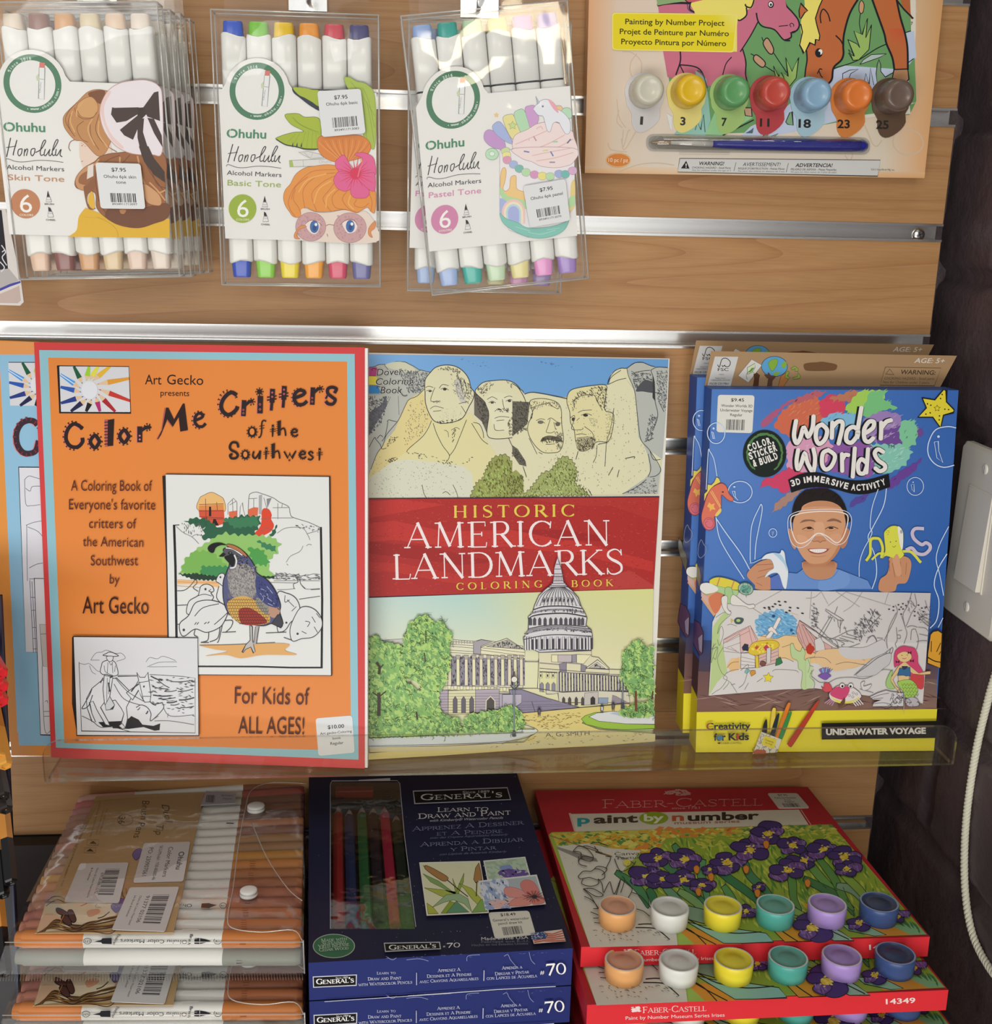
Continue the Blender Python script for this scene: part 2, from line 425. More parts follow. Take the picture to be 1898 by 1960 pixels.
    def bars(s, q, n, col, seed=3, fill=.55):
        """bar code inside the quad q (left top, right top, right bottom, left bottom)"""
        if isinstance(q, str): q = S(q)
        R_ = random.Random(seed); t = 0.0; W = [R_.choice((1, 1, 2, 3)) for _ in range(2*n)]; tot = sum(W); P = []; F = []
        for i, w_ in enumerate(W):
            a, b = t/tot, (t+w_)/tot; t += w_
            if i % 2 == 0:
                o = len(P)
                for (u, v) in ((a, 0), (b, 0), (b, 1), (a, 1)):
                    x = (q[0][0]*(1-u)+q[1][0]*u)*(1-v)+(q[3][0]*(1-u)+q[2][0]*u)*v
                    y = (q[0][1]*(1-u)+q[1][1]*u)*(1-v)+(q[3][1]*(1-u)+q[2][1]*u)*v
                    P.append((x, y))
                F.append((o, o+1, o+2, o+3))
        s._add(P, F, col); s.up()
def sticker(parent, plane, q, lines, name='price_sticker', r=6, col='dcdedf', bar=None, lift=.0004, num=None, seed=5):
    """paper label: q corners in order, lines (text, u0, u1, v baseline, h as share of the height)"""
    if isinstance(q, str): q = S(q)
    a = Art(plane, lift=lift); out = a.RR(q, r, col)
    b = a.b; n = plane[1]
    top = [hit(x, y, *plane)+n*lift for x, y in out]; m = len(top)
    b.add(top+[p-n*lift for p in top], [(i, (i+1) % m, (i+1) % m+m, i+m) for i in range(m)], col)
    def at(u, v):
        x = (q[0][0]*(1-u)+q[1][0]*u)*(1-v)+(q[3][0]*(1-u)+q[2][0]*u)*v
        y = (q[0][1]*(1-u)+q[1][1]*u)*(1-v)+(q[3][1]*(1-u)+q[2][1]*u)*v
        return x, y
    H = math.hypot(q[3][0]-q[0][0], q[3][1]-q[0][1])
    for (t, u0, u1, v, h, bo) in lines:
        x0, y0 = at(u0, v); x1, y1 = at(u1, v); xa, ya = at(u0, v-.1); l = math.hypot(xa-x0, ya-y0)
        a.T(t, x0, y0, x1, y1, h*H, '34353a', bold=bo, upv=((xa-x0)/l, (ya-y0)/l))
    if bar:
        u0, v0, u1, v1 = bar; a.bars([at(u0, v0), at(u1, v0), at(u1, v1), at(u0, v1)], 22, '3a3a3e', seed=seed)
    return b.build(name, M_PAPER, parent)
# ------------------------------------------------------------------ the shop wall
PITCH, GAP, XR, XL = 0.0762, 0.0101, 0.3793, -0.62
def wood_mat():
    m = bpy.data.materials.new('maple_laminate'); m.use_nodes = True; N = m.node_tree.nodes; L = m.node_tree.links; b = N['Principled BSDF']
    tcn = N.new('ShaderNodeTexCoord'); mp = N.new('ShaderNodeMapping'); mp.inputs['Scale'].default_value = (.9, .9, 13.0)
    L.new(tcn.outputs['Object'], mp.inputs[0])
    wv = N.new('ShaderNodeTexNoise'); wv.inputs['Scale'].default_value = 1.5; wv.inputs['Detail'].default_value = 1; wv.inputs['Distortion'].default_value = .15
    L.new(mp.outputs[0], wv.inputs['Vector'])
    mul = N.new('ShaderNodeMath'); mul.operation = 'MULTIPLY'; mul.inputs[1].default_value = 13
    fr = N.new('ShaderNodeMath'); fr.operation = 'FRACT'; L.new(wv.outputs['Fac'], mul.inputs[0]); L.new(mul.outputs[0], fr.inputs[0])
    cr = N.new('ShaderNodeValToRGB'); e = cr.color_ramp.elements
    e[0].position = 0; e[0].color = lin('a17248'); e[1].position = 1; e[1].color = lin('b0835a')
    k = e.new(.1); k.color = lin('aa7d50'); k = e.new(.45); k.color = lin('b18659'); k = e.new(.93); k.color = lin('ac8053')
    L.new(fr.outputs[0], cr.inputs[0])
    mp2 = N.new('ShaderNodeMapping'); mp2.inputs['Scale'].default_value = (40, 40, 900); L.new(tcn.outputs['Object'], mp2.inputs[0])
    n2 = N.new('ShaderNodeTexNoise'); n2.inputs['Scale'].default_value = 1.0; n2.inputs['Detail'].default_value = 4; L.new(mp2.outputs[0], n2.inputs['Vector'])
    mp3 = N.new('ShaderNodeMapping'); mp3.inputs['Scale'].default_value = (2.2, 2.2, 7); L.new(tcn.outputs['Object'], mp3.inputs[0])
    n3 = N.new('ShaderNodeTexNoise'); n3.inputs['Scale'].default_value = 1.3; n3.inputs['Detail'].default_value = 2; L.new(mp3.outputs[0], n3.inputs['Vector'])
    mr = N.new('ShaderNodeMapRange'); mr.inputs[1].default_value = .3; mr.inputs[2].default_value = .7; mr.inputs[3].default_value = .9; mr.inputs[4].default_value = 1.06
    L.new(n2.outputs['Fac'], mr.inputs[0])
    mr3 = N.new('ShaderNodeMapRange'); mr3.inputs[1].default_value = .3; mr3.inputs[2].default_value = .7; mr3.inputs[3].default_value = .86; mr3.inputs[4].default_value = 1.1
    L.new(n3.outputs['Fac'], mr3.inputs[0])
    mm = N.new('ShaderNodeMath'); mm.operation = 'MULTIPLY'; L.new(mr.outputs[0], mm.inputs[0]); L.new(mr3.outputs[0], mm.inputs[1])
    vm = N.new('ShaderNodeVectorMath'); vm.operation = 'SCALE'; L.new(cr.outputs[0], vm.inputs[0]); L.new(mm.outputs[0], vm.inputs['Scale'])
    L.new(vm.outputs[0], b.inputs['Base Color']); b.inputs['Roughness'].default_value = .42; b.inputs['Specular IOR Level'].default_value = .35
    return m
M_WOOD = wood_mat()
def alu_mat():
    m = bpy.data.materials.new('brushed_aluminium'); m.use_nodes = True; N = m.node_tree.nodes; L = m.node_tree.links; b = N['Principled BSDF']
    b.inputs['Metallic'].default_value = 1; b.inputs['Base Color'].default_value = (.80, .80, .79, 1); b.inputs['Roughness'].default_value = .24
    tcn = N.new('ShaderNodeTexCoord'); mp = N.new('ShaderNodeMapping'); mp.inputs['Scale'].default_value = (3, 3, 1500); L.new(tcn.outputs['Object'], mp.inputs[0])
    n = N.new('ShaderNodeTexNoise'); n.inputs['Scale'].default_value = 1; n.inputs['Detail'].default_value = 3; L.new(mp.outputs[0], n.inputs['Vector'])
    bp = N.new('ShaderNodeBump'); bp.inputs['Strength'].default_value = .12; bp.inputs['Distance'].default_value = .00005
    L.new(n.outputs['Fac'], bp.inputs['Height']); L.new(bp.outputs[0], b.inputs['Normal'])
    MATS['alu'] = m; return m
M_ALU = alu_mat()
M_CHROME = mat('polished_steel', (.75, .75, .75, 1), rough=.12, metal=1)

slat = thing('slat_wall_panel', (-.12, 0, -.87), 'maple wood slat wall panel with horizontal aluminium grooves behind all goods', 'wall panel')
for k in range(-1, 12):
    zt = -PITCH*(k-1)-GAP; zb = -PITCH*k
    b = B(); b.box((XL, 0, zb), (XR, .0185, zt), 'b08860')
    b.build('slat', M_WOOD, slat, bevel=.0004)
    # aluminium channel set in the groove below this slat
    z1, z0 = zb+.0006, zb-GAP-.0006
    b = B()
    prof = [(-.0007, z1+.0004), (-.0007, z1-.0011), (.0068, z1-.0011), (.0068, z1+.003), (.0100, z1+.003), (.0100, z0-.003), (.0068, z0-.003), (.0068, z0+.0011), (-.0007, z0+.0011), (-.0007, z0-.0004)]
    for i in range(len(prof)-1):
        (ya, za), (yb, zb2) = prof[i], prof[i+1]
        b.quad((XL, ya, za), (XR, ya, za), (XR, yb, zb2), (XL, yb, zb2), 'cccccc')
    b.build('metal_channel', M_ALU, slat)
    if k in (2, 7):
        p = hy(1757, 449.5, .0098) if k == 2 else Vector((XR-.018, .0098, -PITCH*k-GAP/2))
        b = B(); b.lathe((p.x, .0098, p.z), (0, -1, 0), [(0, .0046), (.0008, .0045), (.0018, .0036), (.0024, .002), (.0025, .0004)], 'c8c8c8', n=20)
        for a in (.4, .4+pi/2):
            d = Vector((cos(a), 0, sin(a)))*.0022; e_ = Vector((-sin(a), 0, cos(a)))*.0004
            q = Vector((p.x, .00725, p.z)); b.quad(q-d-e_, q+d-e_, q+d+e_, q-d+e_, '333333')
        b.build('screw', M_CHROME, slat)

def brick_mat(name, base):
    m = bpy.data.materials.new(name); m.use_nodes = True; N = m.node_tree.nodes; L = m.node_tree.links; b = N['Principled BSDF']
    tcn = N.new('ShaderNodeTexCoord'); n = N.new('ShaderNodeTexNoise'); n.inputs['Scale'].default_value = 22; n.inputs['Detail'].default_value = 5
    L.new(tcn.outputs['Object'], n.inputs['Vector']); cr = N.new('ShaderNodeValToRGB'); e = cr.color_ramp.elements
    e[0].position = .3; e[0].color = tuple([c*.8 for c in lin(base)[:3]]+[1]); e[1].position = .7; e[1].color = tuple([c*1.15 for c in lin(base)[:3]]+[1])
    L.new(n.outputs['Fac'], cr.inputs[0]); L.new(cr.outputs[0], b.inputs['Base Color'])
    n2 = N.new('ShaderNodeTexNoise'); n2.inputs['Scale'].default_value = 260; n2.inputs['Detail'].default_value = 3; L.new(tcn.outputs['Object'], n2.inputs['Vector'])
    bp = N.new('ShaderNodeBump'); bp.inputs['Strength'].default_value = .35; bp.inputs['Distance'].default_value = .002
    L.new(n2.outputs['Fac'], bp.inputs['Height']); L.new(bp.outputs[0], b.inputs['Normal']); b.inputs['Roughness'].default_value = .5
    return m
M_BRICK = brick_mat('painted_brick', '4e4145')
def brick_wall(name, u0, u1, z0, z1, P, step=.0035):
    nu, nz = int((u1-u0)/step), int((z1-z0)/step); vs = []
    for i in range(nu+1):
        for j in range(nz+1):
            u = u0+(u1-u0)*i/nu; z = z0+(z1-z0)*j/nz
            zz = z+.084+.103*20; row = int(zz//.103); fz = zz-row*.103
            uu = u+.05+(0 if row % 2 == 1 else .2)+4; fu = uu % .4
            d = min(fz, .103-fz, fu, .4-fu)
            d += .0022*noise.noise(Vector((u*45, z*45, 1.3)))
            t = max(0, min(1, (d-.0035)/.0065)); t = t*t*(3-2*t)
            h = t*.0055+.0011*noise.noise(Vector((u*28, z*28, 0)))+.0007*noise.noise(Vector((u*110, z*110, 5)))
            c = noise.noise(Vector((u*160, z*160, 9)))
            if c > .48: h -= (c-.48)*.006
            vs.append(P(u, z, h))
    b = B(); b.add(vs, [(i*(nz+1)+j, (i+1)*(nz+1)+j, (i+1)*(nz+1)+j+1, i*(nz+1)+j+1) for i in range(nu) for j in range(nz)], '4d3d3f', smooth=True)
    return struct(b.build(name, M_BRICK, origin=P((u0+u1)/2, z0, 0)))
WX = .4015
brick_wall('wall_right', -.75, .05, -1.0, .25, lambda u, z, h: Vector((WX-h, u, z)))
b = B(); b.box((-.8, .034, -1.0), (WX+.02, .06, .25), '4d3d3f'); struct(b.build('wall_back', M_BRICK))

# light switch on the right wall
M_IVORY = mat('ivory_plastic', 'd6d0c4', rough=.38)
sw = thing('light_switch', (WX-.004, -.076, -.42), 'ivory plastic light switch plate with wide rocker on the dark brick wall', 'light switch')
b = B(); xw = WX-.0052
pl = []
y0, y1, z0, z1, r = -.112, -.0415, -.4185, -.2955, .004
for (cy, cz, a0) in ((y1-r, z1-r, 0), (y0+r, z1-r, 90), (y0+r, z0+r, 180), (y1-r, z0+r, 270)):
    for i in range(5):
        a = radians(a0+i*22.5); pl.append((cy+r*cos(a), cz+r*sin(a)))
n = len(pl); cy, cz = (y0+y1)/2, (z0+z1)/2
v = [(WX-.0035, y, z) for y, z in pl]+[(xw-.0022, y, z) for y, z in pl]+[(xw-.0042, cy+(y-cy)*.95, cz+(z-cz)*.97) for y, z in pl]
b.add(v, [(i, (i+1) % n, (i+1) % n+n, i+n) for i in range(n)]+[(i+n, (i+1) % n+n, (i+1) % n+2*n, i+2*n) for i in range(n)]+[tuple(range(2*n, 3*n))], 'ddd6c8')
b.build('cover_plate', M_IVORY, sw)
xf = xw-.0042
b = B(); b.box((xf-.0008, cy-.0172, cz-.0342), (xf+.001, cy+.0172, cz+.0342), 'd0c9bb'); b.build('rocker_frame', M_IVORY, sw, bevel=.0004)
b = B(); xa = xf-.0008
b.add([(xa-.0005, cy-.0158, cz+.033), (xa-.0005, cy+.0158, cz+.033), (xa-.0032, cy+.0158, cz-.033), (xa-.0032, cy-.0158, cz-.033), (xa+.001, cy-.0158, cz+.033), (xa+.001, cy+.0158, cz+.033), (xa+.001, cy+.0158, cz-.033), (xa+.001, cy-.0158, cz-.033)],
      [(0, 1, 2, 3), (0, 4, 5, 1), (1, 5, 6, 2), (2, 6, 7, 3), (3, 7, 4, 0), (4, 7, 6, 5)], 'e0dacd'); b.build('rocker', M_IVORY, sw, bevel=.0005)
for zc in (cz+.0485, cz-.0485):
    b = B(); b.lathe((xf+.0005, cy, zc), (-1, 0, 0), [(0, .0036), (.0009, .0034), (.0013, .0024)], 'e6e0d4', n=18)
    q = Vector((xf-.00085, cy, zc)); b.quad(q+Vector((0, -.0003, -.0026)), q+Vector((0, .0003, -.0026)), q+Vector((0, .0003, .0026)), q+Vector((0, -.0003, .0026)), '8a8378')
    b.build('screw', M_SATIN, sw)

# twisted blind cord
cp = spline([(1915, 1180), (1912, 1260), (1893, 1330), (1869, 1430), (1851, 1545), (1845, 1640), (1848, 1720), (1860, 1785), (1882, 1835), (1915, 1880), (1950, 1900)], False, 26)
cl = [hx(x, y, WX-.0085) for x, y in cp]
b = B(); R_ = .0015
acc = 0; ph = []
for i, p in enumerate(cl):
    if i: acc += (cl[i]-cl[i-1]).length
    ph.append(acc)
fine = []
for i in range(len(cl)-1):
    for j in range(4):
        t = j/4; fine.append((cl[i].lerp(cl[i+1], t), ph[i]+(ph[i+1]-ph[i])*t, (cl[i+1]-cl[i]).normalized()))
for s_ in range(3):
    pts = []
    for p, a, t in fine:
        nx = Vector((1, 0, 0)); ny = t.cross(nx).normalized(); q = a/.0085*2*pi+s_*2*pi/3
        pts.append(p+(nx*cos(q)+ny*sin(q))*.00125)
    b.tube(pts, .00142, 'd9d6c2', n=7)
tag(b.build('blind_cord', mat('cotton_cord', rough=.8, attr=True, bump=(1500, .4, .0004))), 'cream twisted blind cord hanging in a loop against the dark brick wall', 'cord')

# ------------------------------------------------------------------ acrylic ledge
ZL, YL, TH = -.5150, -.0885, .0028
M_ACR = film('clear_acrylic', tint=(.955, .945, .92, 1), gloss=.2, rough=.05, strength=0, lo=.03)
M_ACE = film('acrylic_edge', tint=(.62, .6, .54, 1), gloss=.6, rough=.15, strength=0, lo=.12, haze=.12, hazec=(.6, .57, .5, 1))
led = thing('acrylic_ledge', (.08, -.04, ZL-TH), 'clear acrylic display ledge hooked on the slat wall with a low front lip', 'ledge')
lx0, lx1 = -.2285, .3905
def rr_xz(x0, x1, z0, z1, r0, r1, n=7):
    """rounded rectangle: r0 lower corners, r1 upper corners"""
    out = []
    for (cx, cz, a0, r) in ((x1-r1, z1-r1, 0, r1), (x0+r1, z1-r1, 90, r1), (x0+r0, z0+r0, 180, r0), (x1-r0, z0+r0, 270, r0)):
        for i in range(n):
            a = radians(a0+90*i/(n-1)); out.append((cx+r*cos(a), cz+r*sin(a)))
    return out
def plate_xz(b, pts, y0, y1, mi_face, mi_edge):
    n = len(pts); b.add([(x, y0, z) for x, z in pts], [tuple(range(n))], 'ffffff', mi_face)
    b.add([(x, y1, z) for x, z in pts], [tuple(range(n-1, -1, -1))], 'ffffff', mi_face)
    b.add([(x, y0, z) for x, z in pts]+[(x, y1, z) for x, z in pts], [(i, (i+1) % n, (i+1) % n+n, i+n) for i in range(n)], 'ffffff', mi_edge)
b = B(); plate_xz(b, rr_xz(lx0, lx1, ZL-TH, -.4885, .0015, .012), YL-TH, YL, 0, 1); b.build('front_lip', [M_ACR, M_ACE], led)
b = B(); x0, x1 = lx0+.002, lx1-.002
for z in (ZL, ZL-TH): b.quad((x0, YL, z), (x1, YL, z), (x1, -.0012, z), (x0, -.0012, z), 'ffffff', 0)
for x in (x0, x1): b.quad((x, YL, ZL), (x, -.0012, ZL), (x, -.0012, ZL-TH), (x, YL, ZL-TH), 'ffffff', 1)
b.build('ledge_floor', [M_ACR, M_ACE], led)
b = B(); plate_xz(b, rr_xz(x0, x1, ZL, -.4585, .001, .004), -.0040, -.0012, 0, 1)
b.box((x0, -.0012, -.4680), (x1, .0050, -.4650), 'ffffff', 0); b.build('back_plate', [M_ACR, M_ACE], led)

# ------------------------------------------------------------------ lower shelf
ZS = -.7018
b = B(); b.box((-.62, -.36, ZS-.019), (.378, -.001, ZS), '7a4c34')
tag(b.build('wooden_shelf', M_WOOD, bevel=.001), 'maple wooden shelf under the stacked boxes and marker sets', 'shelf')
# ------------------------------------------------------------------ hanging marker packs
def aff(src, dst):
    (x0, y0), (x1, y1), (x2, y2) = src
    D = (x1-x0)*(y2-y0)-(x2-x0)*(y1-y0)
    def f(x, y):
        u = ((x-x0)*(y2-y0)-(x2-x0)*(y-y0))/D; v = ((x1-x0)*(y-y0)-(x-x0)*(y1-y0))/D
        return (dst[0][0]+u*(dst[1][0]-dst[0][0])+v*(dst[2][0]-dst[0][0]), dst[0][1]+u*(dst[1][1]-dst[0][1])+v*(dst[2][1]-dst[0][1]))
    return f
BAS = [(491.7, 174.5), (431, 456.4), (720.4, 464.2)]
M_CASE = film('clear_case', tint=(.985, .985, .975, 1), gloss=.3, rough=.05, scale=9, strength=.8, dist=.016, lo=.028)
M_CASEB = film('clear_case_back', tint=(.95, .95, .94, 1), gloss=.25, rough=.1, scale=9, strength=.3, dist=.004, lo=.03)
M_CEDGE = film('case_edge', tint=(.8, .8, .78, 1), gloss=.5, rough=.12, strength=0, lo=.25, haze=.35, hazec=(.85, .83, .8, 1))

def card_common(a, mp, tone, tcol, ccol):
    a.map = mp; W = 'e8e7e5'
    a.o()
    pts = [(418.5, 180)]+[(492+62*cos(radians(t)), 173+62*sin(radians(t))) for t in range(-168, -4, 12)]+[(560, 171), (720, 178), (720.4, 464.2), (431, 456.4)]
    a.P(pts, W)
    a.o(390, 0, 5.13); cx, cy = 522, 895
    a.E(cx, cy, 270, 282, '4d7e60', n=48); a.E(cx, cy, 213, 224, 'e8e8e7', n=44)
    a.TC('Since 2016', cx, cy, 228, -62, 2, 30, 'e4ece6', .01)
    a.E(305, 775, 5, 5, 'e4ece6', n=8); a.E(514, 648, 5, 5, 'e4ece6', n=8)
    a.TC('www.ohuhu.com', cx, cy, 256, 188, 108, 30, 'e4ece6', .012, flip=True)
    a.E(463, 1138, 5, 5, 'e4ece6', n=8); a.E(760, 950, 5, 5, 'e4ece6', n=8)
    # a plain marker drawn in the ring
    a.P('596,740 648,745 622,1048 570,1040', 'e8e8ea', ol='9aa19c', w=5); a.P('602,692 652,697 648,745 597,740', 'd77a72'); a.L('590,850 636,856', 5, '9aa19c'); a.T('Ohuhu', 592, 985, 607, 885, 16, '8a928c')
    a.P('585,800 560,830 566,870 590,862', 'c9d3b4'); 
    a.T('Ohuhu', 222, 1349, 612, 1360, 88, '4b8a6a', .022)
    a.L('268,1262 250,1300 262,1345', 5, 'dedddb', sm=True)
    a.o(390, 280, 5.13); K = '232327'
    a.L('284,-20 236,158', 9, K); a.L('341,2 300,128 302,140', 9, K, sm=True); a.L('238,72 330,58', 6, K)
    for t in ('380,84 352,92 342,130 354,152 374,130 384,92 380,84', '408,88 398,152', '400,128 424,88 436,96 420,150', '500,82 472,90 462,130 474,152 494,130 504,92 500,82',
              '508,120 560,90 606,20 600,2 578,30 552,110 556,148 580,140', '600,88 586,138 600,150 640,96', '642,90 630,140 642,152 660,130', '672,100 722,16 714,-2 692,30 664,110 668,150 688,142', '702,90 692,138 706,148 742,94', '748,92 734,140 742,156 752,162'):
        a.L(t, 8, K, sm=True)
    a.L('222,196 232,180 258,184 320,206 400,210 520,196 640,200 758,216', 5, '55555a', sm=True)
    a.T('Alcohol Markers', 226, 280, 762, 303, 46, '35363b')
    a.T(tone, 232, 384, 757, 403, 58, tcol, .004)
    a.E(380, 612, 136, 140, ccol, n=40)
    a.T('6', 325, 692, 438, 697, 182, 'f2f2ee', -.012); a.T('COLORS', 318, 728, 446, 730, 20, 'eef0e2', .005)
    a.P('597,485 613,546 583,546', '26262a'); a.P('584,550 614,550 626,594 574,594', 'e2e2e0', ol='6a6a6a', w=3); a.L('578,574 622,574', 3, '6a6a6a'); a.T('BRUSH', 559, 622, 646, 624, 15, '4a4a4c', .015)
    a.P('590,642 610,654 622,686 590,684', '26262a'); a.P('588,690 624,690 634,740 580,740', 'e2e2e0', ol='6a6a6a', w=3); a.L('584,706 628,706', 3, '6a6a6a'); a.T('CHISEL', 562, 774, 652, 777, 16, '4a4a4c', .015)
    a.map = None

def pack(Y, tl, tr, bl, caps, illus, mp, tone, tcol, ccol, label, deep=.0155):
    """a flat clear case of six twin-tip markers with a printed card"""
    Ov = hy(tl[0], tl[1], Y); U = hy(tr[0], tr[1], Y)-Ov; V = hy(bl[0], bl[1], Y)-Ov
    Wd, Ht = U.length, V.length; U = U.normalized(); V = (V-U*V.dot(U)).normalized(); Nn = U.cross(V); Nn = Nn if Nn.y > 0 else -Nn
    P = lambda u, v, n: Ov+U*u+V*v+Nn*n          # n grows towards the wall
    base = P(Wd/2, Ht, deep/2)
    root = thing('marker_pack', base, label, 'marker pack', 'marker packs hanging on the slat wall')
    mg = .0042; pw = (Wd-2*mg)/6; white = 'e6e6e3'
    for i in range(6):
        c = P(mg+pw*(i+.5), .004, deep*.53); rx, ry = pw*.492, .0056; n = 20; L_ = Ht-.0075
        def ring(v, k, wave=0.0, ph=0.0):
            out = []
            for j in range(n):
                t = 2*pi*j/n; cx_, sy_ = cos(t), sin(t); q = 3.4
                ex = abs(cx_)**(2/q)*(1 if cx_ > 0 else -1); ey = abs(sy_)**(2/q)*(1 if sy_ > 0 else -1)
                out.append(c+U*ex*rx*k+Nn*ey*ry*k+V*(v+wave*sin(ex*2.3+ph)))
            return out
        R_ = [ring(.0088, .93, .0011, i*1.7), ring(.0096, 1.0, .0011, i*1.7), ring(.0384, 1.0), ring(.0385, .95), ring(.0396, .95), ring(.0397, 1.0), ring(L_-.0115, 1, -.0012, i*1.7+1), ring(L_-.0105, .93, -.0012, i*1.7+1)]
        fs = [(a*n+j, a*n+(j+1) % n, (a+1)*n+(j+1) % n, (a+1)*n+j) for a in range(len(R_)-1) for j in range(n)]
        cc = [('1e2024' if a == 3 else white) for a in range(len(R_)-1) for j in range(n)]
        b = B(); b.add([p for r_ in R_ for p in r_], fs+[tuple(range(n)), tuple(range((len(R_)-1)*n, len(R_)*n))], cc+[white, white], smooth=True)
        mk = b.build('marker', M_PLAST, root)
        for (v0, v1, k0, k1, cc) in ((.0012, .012, .78, .86, caps[0][i]), (L_-.001, L_-.014, .74, .86, caps[1][i])):
            b = B(); r1, r2, r3 = ring(v0, k0*.92), ring(v0+(v1-v0)*.08, k0), ring(v1, k1)
            b.add(r1+r2+r3, [(a*n+j, a*n+(j+1) % n, (a+1)*n+(j+1) % n, (a+1)*n+j) for a in range(2) for j in range(n)]+[tuple(range(n))], cc, smooth=True)
            b.build('marker_cap', M_PLAST, mk)
    # printed card inside the front of the case
    n = Vector((0, -1, 0)) if False else -Nn
    a = Art((P(0, 0, .0007), n), lift=0)
    card_common(a, mp, tone, tcol, ccol)
    if illus: illus(a)
    a.o(); a.map = mp
    a.b.build('printed_card', M_PRINT, root); a.map = None
    # clear case: slightly wavy front, sides, back, hanging flap
    b = B(); nx, ny = 14, 26; R_ = random.Random(int(abs(tl[0]))+3); vs = []
    for j in range(ny+1):
        for i in range(nx+1):
            u, v = i/nx, j/ny; e_ = min(u, 1-u)*min(1, v*6)*min(1, (1-v)*6)
            vs.append(P(u*Wd, v*Ht, -.0004+.0022*e_*noise.noise(Vector((u*3.1+tl[0], v*5.0, 1)))-.001*e_))
    b.add(vs, [(j*(nx+1)+i, j*(nx+1)+i+1, (j+1)*(nx+1)+i+1, (j+1)*(nx+1)+i) for j in range(ny) for i in range(nx)], 'ffffff', 0, True)
    for (u, s_) in ((0, -1), (Wd, 1)): b.quad(P(u, 0, 0), P(u, Ht, 0), P(u, Ht, deep), P(u, 0, deep), 'ffffff', 1)
    for v in (0, Ht): b.quad(P(0, v, 0), P(Wd, v, 0), P(Wd, v, deep), P(0, v, deep), 'ffffff', 1)
    b.quad(P(0, 0, deep), P(Wd, 0, deep), P(Wd, Ht, deep), P(0, Ht, deep), 'ffffff', 1)
    e_ = .0005
    for d in (0, deep):
        for (q0, q1) in (((0, 0), (Wd, 0)), ((Wd, 0), (Wd, Ht)), ((Wd, Ht), (0, Ht)), ((0, Ht), (0, 0))): b.tube([P(q0[0], q0[1], d), P(q1[0], q1[1], d)], e_, 'ffffff', 6, 2)
    for (u, v) in ((0, Ht), (Wd, Ht), (0, 0), (Wd, 0)): b.tube([P(u, v, 0), P(u, v, deep)], e_, 'ffffff', 6, 2)
    b.build('clear_case', [M_CASE, M_CASEB, M_CEDGE], root)
    b = B(); hole = []
    f0 = .035
    b.add([P(Wd*.06, 0, deep), P(Wd*.94, 0, deep), P(Wd*.94, -f0, deep), P(Wd*.56, -f0, deep), P(Wd*.56, -.006, deep), P(Wd*.44, -.006, deep), P(Wd*.44, -f0, deep), P(Wd*.06, -f0, deep)], [(0, 1, 4, 5), (1, 2, 3, 4), (0, 5, 6, 7)], 'ffffff', 0)
    b.build('hanging_flap', M_CASE, root)
    return root, (P(0, 0, -.002), n)

